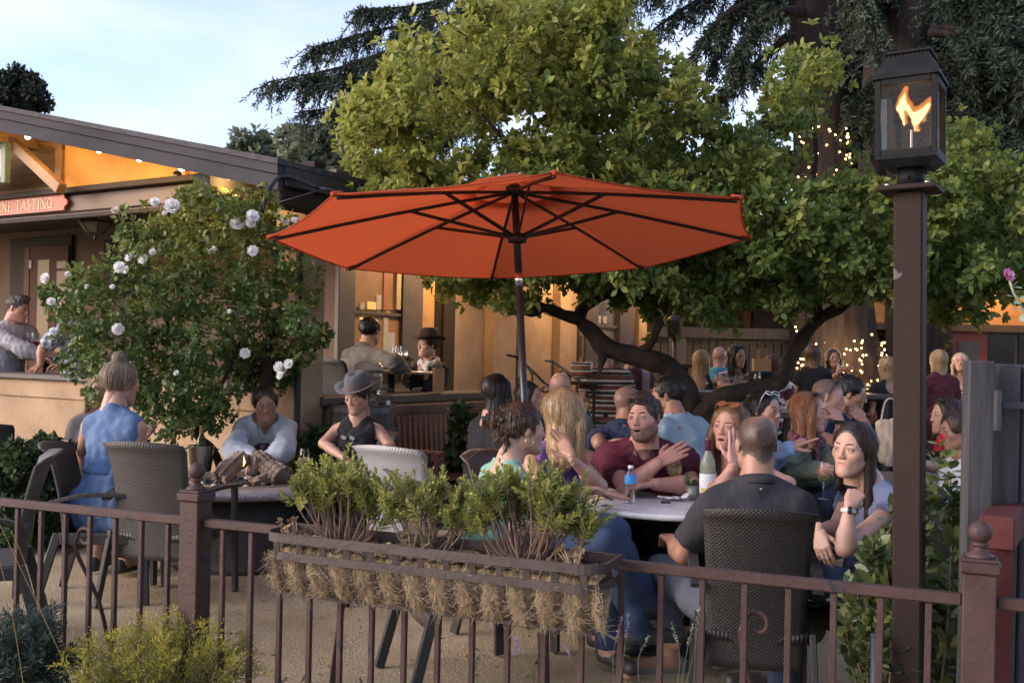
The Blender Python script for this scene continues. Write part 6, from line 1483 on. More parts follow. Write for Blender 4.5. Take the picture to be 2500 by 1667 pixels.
# --- left side
PE['blue'], kd_, _ = person(dict(label='woman with ash blonde topknot in blue chambray dress, back turned', head=(296, 935, 6.1), yaw=142, tyaw=166, pitch=-6, roll=4, hs=1.1, sex='f', skin='light', res=.0115, lean=6, sw=1.04, bulk=1.06, armk=1.0, face=False, hair=hair(H_BROWN, 'bun', col=(.12, .088, .058), hi=(.32, .25, .17), bun=(0, -.035, .135), n=40, wave=.2, sl=.06),
    armL=dict(el=(196, 1150, 6.3), wr=(230, 1190, 6.6)), armR=dict(el=(318, 1165, 6.0), wr=(350, 1130, 6.35)), legR=dict(kn=(330, 1245, 6.55), an=(303, 1375, 6.55)), legL=dict(kn=(240, 1250, 6.6), an=(235, 1370, 6.6)),
    wear=[dict(kind='dress', mat=CHAM, sl=0, e=.018, nr=.05, pleat=95, wr=.006), dict(kind='band', mat=C_('chambray_dark', (.045, .085, .175), bs=130), e=.0235, span=(.815, .715)), dict(kind='shoes', mat=SHOE)]))
chair_for(kd_, 96, 'dark wicker armchair turned sideways under the woman in the blue dress', 'dark', .0)
PE['hidblonde'], k_, _ = person(dict(label='blonde woman mostly hidden behind the woman in the blue dress', head=(240, 955, 7.7), yaw=20, hs=1.02, sex='f', skin='fair', res=.014, hair=hair(H_BLOND, 'curtain', len=.14), armL=dict(el=(352, 1130, 7.3), wr=(354, 1070, 7.2), to=(364, 1035, 7.2), hand='fist', back=(.1, -1, 0)), wear=[dict(kind='shirt', mat=TAUPE, sl=.5), dict(kind='bracelet', arm='L', mat=BKFR, name='watch', w=.02)]))
PE['shawl'], kp_, _ = person(dict(label='woman in pale grey shawl leaning over the fire table', head=(648, 985, 7.72), yaw=16, tyaw=12, pitch=-13, roll=3, hs=1.12, legL=dict(kn=(.13, .24, -.03)), legR=dict(kn=(-.13, .24, -.03)), sex='f', skin='tan', res=.0115, hres=.005, lean=34, down=1, hair=hair(H_DARK, 'bun', bun=(0, -.11, .0), n=40), brow=(.03, .018, .014),
    armL=dict(el=(692, 1098, 7.42), wr=(645, 1120, 7.3)), armR=dict(el=(574, 1100, 7.42), wr=(622, 1124, 7.3)), wear=[dict(kind='dress', mat=PRT, sl=0, e=.010, nr=.07, top=.13, name='sundress'), dict(kind='shoes', mat=SHOE), dict(kind='shawl', mat=SHAWL, sl=1.7, e=.022, k=.03, nr=.08, v=.24, open=.085, wr=.006, flare=.02)]))
chair_for(kp_, 12, 'dark wicker armchair under the woman in the pale shawl')
PE['hat'], kh_, _ = person(dict(label='woman in grey felt hat and black sleeveless vest looking down', head=(872, 966, 7.0), yaw=-24, tyaw=-6, pitch=-16, hs=1.0, sex='f', skin='light', res=.0115, hres=.005, lean=0, down=1, hair=hair(H_DARK, 'crop', vol=.004), lips=(.34, .13, .11),
    armR=dict(el=(790, 1082, 6.95), wr=(845, 1122, 6.75), hand='relaxed'), armL=dict(el=(952, 1090, 6.95), wr=(905, 1122, 6.75)), wear=[dict(kind='tank', mat=BLK, sl=0, e=.012, nr=.062, v=.13, ah=.02, name='vest'), dict(kind='trousers', mat=BLK), dict(kind='hat', mat=FELT, band=BAND, z=.058), dict(kind='glasses', mat=BKFR, lens=mat('lens_grey', (.25, .27, .30), .1), pos=(.01, .165, -.245), tilt=-12)]))
chair_for(kh_, -6, 'dark wicker armchair under the woman in the grey felt hat')
# --- porch
zf = .5
PE['porchman'], kq_, _ = person(dict(label='dark haired man in grey shirt with black strap, back turned on the porch', head=(905, 808, 9.75), yaw=150, tyaw=140, hs=1.1, sex='m', skin='light', res=.015, lean=12, gz=zf, face=False, hair=hair(H_BLACK, 'crop', vol=.006), armR=dict(el=(965, 885, 9.3), wr=(985, 898, 9.6)), wear=[dict(kind='shirt', mat=TAUPE, sl=1.8, e=.018, collar=True), dict(kind='trousers', mat=BLK)]))
chair_for(kq_, 140, 'dark wicker armchair on the porch under the man in grey', 'dark', .03, zf)
PE['porchwoman'], k_, _ = person(dict(label='woman in brown hat, cream scarf and black jacket on the porch', head=(1044, 842, 10.5), yaw=-48, tyaw=-34, pitch=2, hs=1.1, sex='f', skin='fair', res=.014, hres=.0058, lean=2, gz=zf, hair=hair(H_DARK, 'crop', vol=.006), lips=(.36, .12, .11), armR=dict(el=(1000, 925, 10.3), wr=(1012, 945, 10.1)), armL=dict(el=(1078, 930, 10.4), wr=(1030, 945, 10.1)), wear=[dict(kind='coat', mat=BLK, sl=1.9, e=.022), dict(kind='trousers', mat=DEN), dict(kind='scarf', mat=SCARFW, drop=.22), dict(kind='hat', mat=FELTB, band=BLK, z=.058, brim=.16)]))
PE['raglan'], k_, _ = person(dict(label='man in grey raglan shirt sitting sideways on the porch wall', head=(44, 752, 10.95), yaw=80, tyaw=59, pitch=-14, hs=1.2, sex='m', skin='pink', res=.015, lean=14, gz=.75, buzz=(.9, (.06, .055, .05)), hairline=.05, hair=hair(dict(col=(.035, .03, .028), hi=(.11, .10, .095)), 'short'), armR=dict(el=(50, 848, 10.75), wr=(98, 868, 10.8)), armL=dict(el=(78, 850, 11.1), wr=(110, 862, 11.0)), wear=[dict(kind='shirt', mat=GREYH, sl=1.25, e=.018, name='raglan_shirt'), dict(kind='trousers', mat=DEN, ank=.8)]))
PE['plaid'], k_, _ = person(dict(label='man in plaid shirt behind the rose bush, one hand on the porch wall', head=(172, 742, 10.6), yaw=-110, tyaw=-100, hs=1.15, sex='m', skin='tan', res=.015, lean=6, gz=.75, legs=False, hair=hair(H_DARK, 'crop'), armL=dict(el=(104, 850, 10.35), wr=(98, 890, 10.3), to=(82, 902, 10.2), hand='flat', back=(0, 0, 1)), wear=[dict(kind='shirt', mat=PLAIDB, sl=.9, e=.02)]))
# --- far side of the yard
def far(key, **o):
    o.setdefault('res', .016); o.setdefault('hres', .0065); PE[key] = person(o)[0]
far('halter', label='blonde woman in navy floral halter top seen from behind at the bar table', head=(1712, 882, 11), yaw=165, hs=1.02, sex='f', skin='light', face=False, hair=hair(H_BLOND, 'back', len=.2), gz=.3, wear=[dict(kind='tank', mat=FLOD, sl=0, bscoop=.14, ah=.01), dict(kind='trousers', mat=BLK)])
far('teal', label='man in teal shirt half hidden beside the woman in the floral blouse', head=(1757, 872, 11.4), yaw=160, hs=1.02, sex='m', skin='pink', face=False, buzz=(.5, (.2, .17, .15)), gz=.3, wear=[dict(kind='shirt', mat=TEAL, sl=.7, e=.02), dict(kind='trousers', mat=BLK)])
far('blouse', label='black haired woman in white floral blouse with arms folded on the bar table', head=(1800, 870, 10.7), yaw=24, tyaw=10, hs=1.04, sex='f', skin='tan', gz=.3, hair=hair(H_BLACK, 'curtain', len=.18, w=.85), mouth='', armR=dict(el=(1762, 942, 10.3), wr=(1812, 945, 10.15)), armL=dict(el=(1838, 942, 10.3), wr=(1795, 947, 10.1)), wear=[dict(kind='shirt', mat=FLOR, sl=.35, e=.018, flare=.03, v=.08), dict(kind='trousers', mat=BLK), dict(kind='glasses', mat=BKFR, pos=(0, .05, .106), tilt=55)])
far('auburn', label='auburn haired woman in white top with dark red flowers, back turned', head=(1887, 892, 11), yaw=172, hs=1.02, sex='f', skin='light', face=False, gz=.3, hair=hair(H_AUB, 'back', len=.12), wear=[dict(kind='shirt', mat=FLOR2, sl=.5, e=.02, wr=.01), dict(kind='trousers', mat=BLK)])
far('wavy', label='woman with long wavy brown hair and black T-shirt, back turned', head=(1986, 866, 12), yaw=152, tyaw=165, hs=1.0, sex='f', skin='light', face=False, pose='stand', hair=hair(H_BROWN, 'back', len=.22, tip=(.22, .14, .08), wave=1.2), wear=[dict(kind='shirt', mat=BLK, sl=.5, e=.018), dict(kind='trousers', mat=BLK)])
far('fronty', label='dark haired woman in black dress facing the yard with a wine glass', head=(2034, 874, 13), yaw=-2, hs=1.0, sex='f', skin='tan', pose='stand', hair=hair(H_BLACK, 'curtain', len=.22, w=.9), brow=(.02, .012, .01), armR=dict(el=(2020, 935, 12.9), wr=(2044, 912, 12.7), to=(2052, 900, 12.7), hand='grip', back=(-.2, -1, 0)), armL=dict(el=(2076, 930, 12.9), wr=(2062, 902, 12.7), to=(2075, 896, 12.6), hand='point', back=(0, -1, .2)), wear=[dict(kind='tank', mat=BLK, sl=0, scoop=.12), dict(kind='trousers', mat=BLK)])
far('postblonde', label='blonde woman in black top beside the lamp post, back turned', head=(2164, 896, 11.6), yaw=195, hs=1.04, sex='f', skin='light', face=False, pose='stand', hair=hair(H_BLOND, 'back', len=.3, w=.95), wear=[dict(kind='shirt', mat=BLK, sl=.5, bscoop=.12, e=.018), dict(kind='trousers', mat=BLK)])
far('burgundy', label='blonde woman in burgundy dress seen from behind', head=(2290, 880, 12), yaw=190, hs=1.08, sex='f', skin='light', face=False, pose='stand', sw=1.1, bulk=1.15, hair=hair(H_BLOND, 'back', len=.24, w=.9), wear=[dict(kind='dress', mat=BURG, sl=1.2, e=.02), dict(kind='trousers', mat=BURG, ank=.4)])
far('strapless', label='older blonde woman facing the camera in striped strapless top', head=(2344, 884, 13), yaw=-22, pitch=6, hs=1.02, sex='f', skin='pink', pose='stand', hair=hair(dict(col=(.34, .24, .14), hi=(.6, .46, .3)), 'curtain', len=.16), wear=[dict(kind='tank', mat=BWST, sl=0, top=.17), dict(kind='trousers', mat=BLK)])
far('stripes', label='person in black and cream striped shirt standing behind the tree limb', head=(1482, 858, 10.2), yaw=185, hs=1.08, sex='f', skin='light', face=False, pose='stand', bulk=1.15, sw=1.15, hair=hair(H_BROWN, 'crop'), wear=[dict(kind='shirt', mat=STRP, sl=.5, e=.02, hem=-.12), dict(kind='trousers', mat=C_('wine_trousers', (.07, .015, .02)))])
far('redplaid', label='person in small red plaid shirt standing behind the tree limb', head=(1542, 868, 10.5), yaw=160, hs=1.02, sex='m', skin='light', face=False, pose='stand', hair=hair(H_BROWN, 'crop'), wear=[dict(kind='shirt', mat=PLAIDR, sl=.8, e=.02), dict(kind='trousers', mat=BLK)])
# free chairs
chair(at(60, 1200, 5.0).x-.20, 4.95, -68, 'taupe wicker armchair seen edge on behind the far left fence rail', 'grey')
p = gnd(385, 1480); chair(p.x, 5.95, 168, 'taupe wicker armchair with tall back beside the woman in the blue dress', 'grey')
chair(at(1020, 1150, 6.0).x, 6.0, 150, 'empty silver grey wicker armchair with its back catching the light', 'silver')
chair(at(-12, 1020, 7.6).x, 7.6, 190, 'dark wicker armchair cut by the left edge of the picture', 'dark')

for o in list(bpy.data.objects):
    if o.get('shrink'): del o['shrink']; o.matrix_world = o.matrix_world @ Matrix.Diagonal((.88, 1, .955, 1))
# ---------------------------------------------------------------- trees and plants
PR = np.random.default_rng(11)
M_BARK = mat('bark', (.016, .012, .009), .9, ns=9, col2=(.045, .034, .026), stretch=(1, 1, .5), bump=1, bs=30, detail=9, spec=.15)
M_BARKC = mat('cedar_bark', (.014, .011, .010), .95, ns=4, col2=(.036, .029, .026), stretch=(3, 3, .4), bump=1, bs=9, detail=9, spec=.1)
def limb(pts, r0, r1, n=10, seg=7, rough=.10, seed=0):
    P = spline(pts, seg); m = len(P); r = np.random.default_rng(seed); ph = r.uniform(0, 6.28, 4); ra = lerps([r0, r1] if not isinstance(r0, list) else r0, m)
    V, F = tube(P, ra, n)
    out = []
    for i, v in enumerate(V[:m*n]):
        k, j = divmod(i, n); c = P[k]; d = Vector(v)-c; a = 2*math.pi*j/n
        out.append(tuple(c+d*(1+rough*(math.sin(2*a+k*.35+ph[0])+.7*math.sin(3*a-k*.5+ph[1])+.6*math.sin(k*.9+ph[2])))))
    return out, F
def at3(*q): return [at(*p) for p in q]
tree = thing('broadleaf_tree', 'broad gnarled tree with dense yellow green crown over the patio', 'tree', gnd(1700, 1300))
TK = [limb(at3((1700, 1330, 8.6), (1696, 1180, 8.6), (1690, 1060, 8.6), (1672, 955, 8.6), (1640, 905, 8.55), (1600, 882, 8.5), (1530, 866, 8.5), (1478, 846, 8.5), (1440, 806, 8.5), (1408, 776, 8.5)), [.135, .12, .115, .105, .09, .08, .085, .08, .062, .05], 0, 14, seed=1),
      limb(at3((1410, 780, 8.5), (1375, 768, 8.45), (1330, 752, 8.4), (1296, 762, 8.35), (1278, 748, 8.3), (1240, 700, 8.2), (1150, 620, 8.3), (1080, 520, 8.4), (1000, 400, 8.5)), [.05, .045, .042, .038, .034, .03, .024, .018, .01], 0, 10, seed=2),
      limb(at3((1412, 782, 8.5), (1428, 748, 8.6), (1465, 728, 8.7), (1520, 690, 8.8), (1500, 600, 9), (1480, 450, 9.2), (1440, 280, 9.2), (1420, 120, 9.2)), [.055, .045, .04, .036, .034, .03, .022, .012], 0, 10, seed=3),
      limb(at3((1555, 862, 8.5), (1590, 838, 8.4), (1606, 800, 8.35), (1622, 755, 8.35), (1632, 700, 8.4), (1680, 560, 8.5), (1740, 420, 8.7), (1800, 320, 8.9)), [.04, .034, .03, .03, .028, .024, .018, .01], 0, 9, seed=4),
      limb(at3((1474, 850, 8.5), (1468, 885, 8.4), (1462, 915, 8.35)), [.045, .03, .012], 0, 8, seed=5),
      limb(at3((1692, 1080, 8.6), (1710, 1010, 8.55), (1766, 968, 8.5), (1850, 950, 8.6), (1905, 930, 8.7), (1930, 876, 8.8), (1960, 822, 8.9), (2000, 780, 9), (2060, 740, 9), (2140, 640, 9), (2250, 520, 9), (2330, 420, 9)), [.10, .09, .075, .07, .066, .062, .06, .055, .05, .04, .025, .012], 0, 12, seed=6),
      limb(at3((2000, 780, 9), (1980, 690, 9.1), (1960, 560, 9.2), (1990, 400, 9.3), (1985, 220, 9.4)), [.045, .04, .035, .025, .012], 0, 9, seed=7),
      limb(at3((1520, 690, 8.8), (1400, 560, 8.6), (1300, 420, 8.7), (1220, 330, 8.9), (1150, 250, 9)), [.034, .03, .024, .018, .01], 0, 8, seed=8),
      limb(at3((1500, 600, 9), (1600, 430, 9), (1660, 300, 9.1), (1690, 200, 9.2)), [.03, .025, .018, .01], 0, 8, seed=9),
      limb(at3((1080, 520, 8.4), (980, 480, 8.3), (900, 430, 8.4)), [.02, .014, .008], 0, 7, seed=10), limb(at3((1150, 620, 8.3), (1060, 620, 8.2), (960, 560, 8.2)), [.02, .014, .008], 0, 7, seed=11),
      limb(at3((2140, 640, 9), (2280, 640, 8.8), (2420, 600, 8.7)), [.03, .02, .01], 0, 7, seed=12)]
t0 = mk('trunk', TK[0], M_BARK, tree, True, True)
for l_ in TK[1:]: mk('limb', l_, M_BARK, tree, True, True)
rows = [(25, [(1135, 1520)]), (75, [(1105, 1545)]), (130, [(975, 1060), (1120, 1590)]), (150, [(1930, 2050)]), (185, [(940, 1060), (1100, 1690), (1900, 2050)]), (235, [(900, 1075), (1110, 1780), (1880, 1990)]), (290, [(870, 1110), (1150, 1830), (1870, 1970)]),
        (340, [(860, 1090), (1260, 1880), (2300, 2440)]), (390, [(885, 1060), (1110, 1920), (2290, 2450)]), (435, [(880, 1960), (2050, 2130), (2290, 2490)]), (480, [(900, 2010), (2060, 2520)]), (530, [(1000, 2520)]), (580, [(1050, 2540)]), (630, [(1080, 2540)]), (670, [(1060, 2540)]), (705, [(1120, 1330), (1400, 2540)]), (738, [(1190, 1290), (1500, 1830), (1900, 2030), (2180, 2440)]), (760, [(1560, 1640), (1700, 1800), (2260, 2420)])]
BC, BR = [], []
for v, rg in rows:
    for a, b in rg:
        u = a+25
        while u <= b-15:
            dep = 8.75 if v < 480 else 8.5
            edge = v > 690
            for q in range(2 if not edge else 1):
                Y = dep+PR.uniform(-1.05, 1.15)*(.55 if edge else 1); Y = max(Y, 7.55)
                BC.append(at(u+PR.normal()*13, v+PR.normal()*11, Y)); BR.append(px(PR.uniform(36, 60) if not edge else PR.uniform(26, 40), Y))
            u += PR.uniform(38, 58)
# a few holes where the sky shows
BC, BR = np.array(BC), np.array(BR); uu = BC[:, 0]/BC[:, 1]*FPX+1250; vv = HOR-(BC[:, 2]-EYE)/BC[:, 1]*FPX+.022*(uu-1250)
hole = np.zeros(len(BC), bool)
for hu, hv, hr in ((1225, 315, 44), (1110, 340, 34), (1760, 240, 50), (1010, 250, 26), (1690, 360, 28), (1420, 335, 26), (2165, 415, 30), (1180, 420, 24)): hole |= (uu-hu)**2+(vv-hv)**2 < (hr+16)**2
hole |= (uu > 1968) & (uu < 2075) & (vv > 228) & (vv < 385)
BC, BR = BC[~hole], BR[~hole]
BR = BR*np.where(PR.uniform(0, 1, len(BR)) < .3, .72, 1.0)
tp, to = blobs_to_tips(BC, BR, 27, PR, .45, .45, .85); _sh = PR.uniform(0, 1, len(tp)) < .13; tp = tp+(to/np.linalg.norm(to, axis=1)[:, None])*(_sh*PR.uniform(.05, .2, len(tp)))[:, None]
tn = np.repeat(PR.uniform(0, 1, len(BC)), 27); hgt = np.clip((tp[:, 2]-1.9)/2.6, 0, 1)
tint = np.clip(.02+.36*tn+.40*hgt+.26*np.clip(.3-tp[:, 0], 0, 1)-.12*np.clip(tp[:, 0]-.5, 0, 1)+PR.normal(size=len(tp))*.10, 0, 1)  # leaf hue varies; sunlit top and left also painted in, lighter and yellower
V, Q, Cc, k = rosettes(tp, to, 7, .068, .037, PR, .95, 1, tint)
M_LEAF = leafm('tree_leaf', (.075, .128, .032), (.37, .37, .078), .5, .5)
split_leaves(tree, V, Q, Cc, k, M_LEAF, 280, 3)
tw = []; bi = np.repeat(np.arange(len(BC)), 27)
for i in PR.choice(len(tp), 1500, False):
    a = Vector(BC[bi[i]]); b = Vector(tp[i]); m_ = a.lerp(b, .55)+Vector(PR.normal(size=3))*.025; tw.append(tube([a, m_, b], [.006, .0035, .0015], 3, False))
mk('twigs', join(*tw), M_BARK, tree, False, True)['kind'] = 'stuff'

# ---- cedars: drooping boughs with needle tufts
M_NEED = leafm('cedar_needle', (.024, .040, .026), (.062, .085, .048), .2, .6)
def cedar(label, name, trunk, rr, boughs, loc, seed, dens=1.0, nl=.10, tint=0.):
    r = np.random.default_rng(seed); c = thing(name, label, 'tree', loc)
    if trunk: mk('trunk', limb(trunk, rr, 0, 18, rough=.07, seed=seed), M_BARKC, c, True, True)
    NP, ND, NT = [], [], []; BT = []
    for B in boughs:
        pts, r0, tw = B[0], B[1], B[2]; P = spline(pts, 8); BT.append(limb(pts, [r0, r0*.6, r0*.25, .006], 0, 7, 6, .05, seed)); m = len(P)
        for i in range(int(m*tw)):
            t = r.uniform(.12, 1)**.8*(m-1); j = min(int(t), m-2); q = P[j].lerp(P[j+1], t-j); d = (P[j+1]-P[j]).normalized()
            L = r.uniform(.25, .8)*B[3]*(1-.35*t/m); side = Vector((r.normal()*.5, r.normal()*.8, -abs(r.normal())*.45-.1)); dd = (d*.8+side).normalized()
            a = q; n_ = max(4, int(L/.09)); tt = r.uniform(0, 1)
            ST = [q]
            for s in range(n_):
                dd = (dd+Vector((r.normal()*.12, r.normal()*.12, -.16))).normalized(); b = a+dd*(L/n_); ST.append(b)
                for z in range(int(9*dens)):
                    e = r.normal(size=3)*.5+np.array(dd)*.7; NP.append(np.array(a.lerp(b, r.uniform()))); ND.append(e); NT.append(tt)
                a = b
            BT.append(tube(ST, lerps([.008, .003], len(ST)), 4, False))
    mk('branches', join(*BT), M_BARKC, c, True, True)['kind'] = 'stuff'
    NP, ND = np.array(NP), np.array(ND); V, Q, k = leaves_np(NP, ND, r.normal(size=NP.shape), r.uniform(.6, 1.2, len(NP))*nl, nl*.20, 0, .1, .05)
    t = np.repeat(np.clip(np.array(NT)*.6+tint+r.normal(size=len(NT))*.15, 0, 1), k); mk('foliage', (V, Q), M_NEED, c, world=True, cols=np.stack([t, t, t], 1))['kind'] = 'stuff'
    return c
B = []
for (p0, p1, p2, p3, Y, tw) in (((1330, 60), (1040, 100), (830, 165), (655, 200), 15, 5), ((1320, -40), (1100, 40), (920, 75), (765, 115), 15.4, 6), ((1300, 110), (1120, 150), (930, 185), (760, 190), 15.2, 6), ((1320, -90), (1150, -20), (1010, 15), (880, 22), 15.8, 6), ((1340, -30), (1200, 60), (1100, 110), (1000, 150), 14.6, 8), ((1380, 100), (1230, 150), (1130, 190), (1060, 250), 14.8, 8), ((1360, 180), (1180, 215), (980, 250), (750, 270), 15.2, 4.5), ((1350, -120), (1230, -10), (1170, 40), (1090, 75), 15, 8), ((1300, 190), (1180, 260), (1100, 300), (1040, 330), 15, 6), ((1400, -60), (1300, 20), (1240, 90), (1180, 140), 14.4, 8), ((1330, 30), (1190, 120), (1100, 190), (1010, 230), 15.5, 7), ((1350, 60), (1180, 90), (1010, 125), (860, 150), 15.7, 6)):
    B.append((at3((*p0, Y+.4), (*p1, Y+.1), (*p2, Y), (*p3, Y-.3)), .07, tw, 1.15))
cedar('big grey green cedar whose drooping boughs reach left over the patio tree', 'cedar_tree', at3((1420, 1000, 16.5), (1410, 500, 16.5), (1400, 100, 16.5), (1395, -260, 16.5)), [.42, .36, .3, .22], B, gnd(1420, 1110), 31, .8, .095, .25)
B = []
for (p0, p1, p2, p3, Y, tw) in (((1960, 60), (1880, 125), (1800, 195), (1745, 240), 14.5, 3), ((1940, -60), (1760, -20), (1640, 40), (1530, 130), 14.4, 3.2), ((1950, -30), (1800, 20), (1720, 90), (1660, 190), 14.2, 3.2), ((1980, -90), (1850, -40), (1780, 40), (1740, 160), 14.6, 3), ((1930, -100), (1700, -60), (1560, -10), (1480, 90), 14.8, 3), ((1960, 30), (1900, 30), (1840, 70), (1800, 150), 13.9, 4), ((2010, -60), (2080, -20), (2130, 50), (2160, 150), 13.8, 4), ((1960, -140), (1880, -100), (1620, -60), (1500, -10), 14.2, 4), ((1980, 250), (1920, 270), (1860, 300), (1800, 350), 14.4, 3)):
    B.append((at3((*p0, Y+.3), (*p1, Y), (*p2, Y-.2), (*p3, Y-.3)), .085, tw, 1.0))
ced2 = cedar('huge dark cedar trunk wrapped in fairy lights right of centre', 'cedar_tree', at3((2052, 1010, 14.6), (2050, 920, 14.6), (2040, 800, 14.6), (2018, 560, 14.6), (1996, 300, 14.6), (1985, 60, 14.6), (1980, -200, 14.6)), [.78, .66, .60, .42, .36, .34, .3], B, gnd(2050, 1130), 33, .8, .11)
B = []
for i in range(26):
    u0 = PR.uniform(2150, 2350); v0 = PR.uniform(-120, 380); sg = 1 if PR.uniform() < .72 else -1; L = PR.uniform(150, 330); Y = PR.uniform(14.5, 18)
    B.append((at3((u0, v0, Y), (u0+sg*L*.35, v0+10, Y-.3), (u0+sg*L*.7, v0+50, Y-.5), (u0+sg*L, v0+110, Y-.8)), .07, 4.5, 1.3))
cedar('dark evergreen with sagging boughs filling the sky behind the gas lamp', 'cedar_tree', at3((2250, 1000, 16.5), (2235, 500, 16.5), (2222, 100, 16.5), (2215, -200, 16.5)), [.5, .42, .38, .3], B, gnd(2250, 1110), 35, 1.3, .13, -.05)
# far conifer wall closing the right side
def mass_tree(label, name, cu, cv, w, h, Y, n, leaf, m, seed, trunk=True, per=26, shape=0):
    r = np.random.default_rng(seed); c = thing(name, label, 'tree', (at(cu, cv, Y).x, Y, 0))
    if trunk: mk('trunk', limb([Vector((at(cu, cv, Y).x, Y, 0)), at(cu, cv+h*.5, Y), at(cu+w*.05, cv-h*.3, Y)], [.2, .14, .05], 0, 8, seed=seed), M_BARK, c, True, True)
    C, Rr = [], []
    while len(C) < n:
        x, y, z = r.uniform(-1, 1, 3)
        if x*x+z*z+y*y > 1: continue
        C.append(at(cu+x*w, cv-z*h, Y+y*px(w, Y)*.8)); Rr.append(px(r.uniform(.16, .3)*min(w, h), Y))
    tp, to = blobs_to_tips(np.array(C), np.array(Rr), per, r, .4, .3, .8); tn = np.repeat(r.uniform(0, 1, n), per)
    V, Q, Cc, k = rosettes(tp, to, 6, leaf, leaf*.5, r, .9, shape, np.clip(tn*.7+r.normal(size=len(tp))*.15, 0, 1)); mk('foliage', (V, Q), m, c, world=True, cols=Cc)['kind'] = 'stuff'
    return c
M_FARG = leafm('far_leaf', (.085, .11, .07), (.19, .21, .125), .3, .6); M_FARD = leafm('far_dark_leaf', (.013, .018, .013), (.03, .038, .025), .15, .7)
mass_tree('dark tree top showing behind the roof at the left edge', 'far_tree', 30, 245, 80, 70, 40, 60, .26, M_FARD, 41, False, 30)
mass_tree('grey green tree behind the house roof, left of the big crown', 'far_tree', 775, 390, 110, 95, 26, 46, .26, M_FARG, 42, True, 20)
mass_tree('small pale green tree above the roof ridge near the eave corner', 'far_tree', 625, 368, 62, 58, 28, 22, .22, M_FARG, 43, True, 18)
mass_tree('thin grey green tree rising between the roof and the patio tree', 'far_tree', 860, 330, 60, 110, 27, 26, .24, M_FARG, 44, True, 18)
for i, (cu, cv, w, h, Y, lb) in enumerate(((2330, 250, 150, 240, 24, 'dark mass of evergreen just right of the gas lamp'), (2480, 300, 160, 300, 26, 'dark evergreen filling the upper right corner'), (2120, 330, 120, 240, 27, 'dark evergreen between cedar trunk and gas lamp'), (1960, 700, 240, 110, 24, 'dark shrubby tree behind the fairy light trunk'), (2130, 110, 100, 150, 23, 'dark evergreen between the two big cedar trunks'), (2380, 60, 170, 130, 23, 'dark evergreen above the gas lamp'), (2330, 560, 260, 140, 25, 'dark evergreen behind the red door building'), (1700, 640, 190, 120, 26, 'dark leafy tree behind the outbuilding'))):
    mass_tree(lb, 'far_evergreen', cu, cv, w, h, Y, 60, .34, M_FARD, 50+i, True, 20)
# palm fronds behind the lamp
pm_ = thing('palm_tree', 'palm with fan fronds showing between the dark cedar trunks', 'tree', gnd(2140, 1080)); PPc = at(2140, 130, 19)
mk('trunk', limb([Vector((PPc.x, 19, 0)), Vector((PPc.x, 19, PPc.z*.5)), PPc], [.3, .25, .22], 0, 10, seed=3), M_BARKC, pm_, True, True)
r = np.random.default_rng(61); M_PALM = leafm('palm_leaf', (.07, .10, .045), (.24, .20, .07), .3, .5)
for i in range(16):
    a = r.uniform(0, 6.28); el = r.uniform(-.5, .8); d = Vector((math.cos(a)*math.cos(el), math.sin(a)*math.cos(el), math.sin(el))); L = r.uniform(.9, 1.5); e = PPc+d*L
    x = d.orthogonal().normalized(); y = d.cross(x); P_, D_ = [], []
    for j in range(34):
        an = (j/33-.5)*3.6; P_.append(np.array(e)); D_.append(np.array(d*math.cos(an)+x*math.sin(an)+Vector((0, 0, -.15))))
    V, Q, k = leaves_np(np.array(P_), np.array(D_), np.tile(np.array(y), (34, 1)), r.uniform(.7, .95, 34), .05, 0, .2, .15); V2, F2 = tube([PPc, PPc.lerp(e, .5)+Vector((0, 0, .06)), e], [.02, .015, .01], 5)
    t = np.full(len(V), r.uniform(0, 1)); fr_ = mk('frond', (V, Q), M_PALM, pm_, world=True, cols=np.stack([t, t, t], 1))
    mk('stalk', (V2, F2), M_BARKC, fr_, world=True)
# ---- fairy lights on the cedar trunk
sl_ = thing('fairy_lights', 'warm fairy lights wound round the big cedar trunk', 'string lights', at(2050, 900, 13.9)); FB_ = emitm('fairy_bulb', (1, .52, .17), 8)
bulb_me = None; TP = spline(at3((2052, 1010, 14.6), (2050, 920, 14.6), (2040, 800, 14.6), (2018, 560, 14.6), (1996, 300, 14.6)), 10); TR = lerps([.78, .66, .60, .42, .36], len(TP)); WP = []
for i in range(290):
    t = PR.uniform(.08, .48) if i % 7 < 5 else PR.uniform(.8, 1.0); zt_ = t*(len(TP)-1)*.97; j = min(int(zt_), len(TP)-2); f = zt_-j; c = TP[j].lerp(TP[j+1], f); rr = TR[j]*(1-f)+TR[j+1]*f
    a = math.pi*1.5+PR.uniform(-1.45, 1.45)
    p = c+Vector((math.cos(a)*(rr+.02), math.sin(a)*(rr+.02), PR.normal()*.09)); WP.append(p)
    if bulb_me is None:
        b = mk('bulb', ball((0, 0, 0), .0125, 8, 6), FB_, sl_, True); bulb_me = b
    else:
        b = bulb_me.copy(); COL.objects.link(b)
    b.matrix_local = Matrix.Translation(p-Vector(ROOTM[sl_.name].translation))
WP = sorted(WP, key=lambda p: p.z); mk('wire', tube(WP, .003, 4), M_IRON, sl_, False, True)
for (u, v, e) in ((2040, 850, 12), (1990, 880, 10), (2110, 860, 10), (2040, 320, 5)):
    l = bpy.data.lights.new('fairy_glow', 'POINT'); l.energy = e; l.color = (1, .62, .28); l.shadow_soft_size = .3; lo_ = bpy.data.objects.new('fairy_glow', l); COL.objects.link(lo_); lo_.location = at(u, v, 13.6)
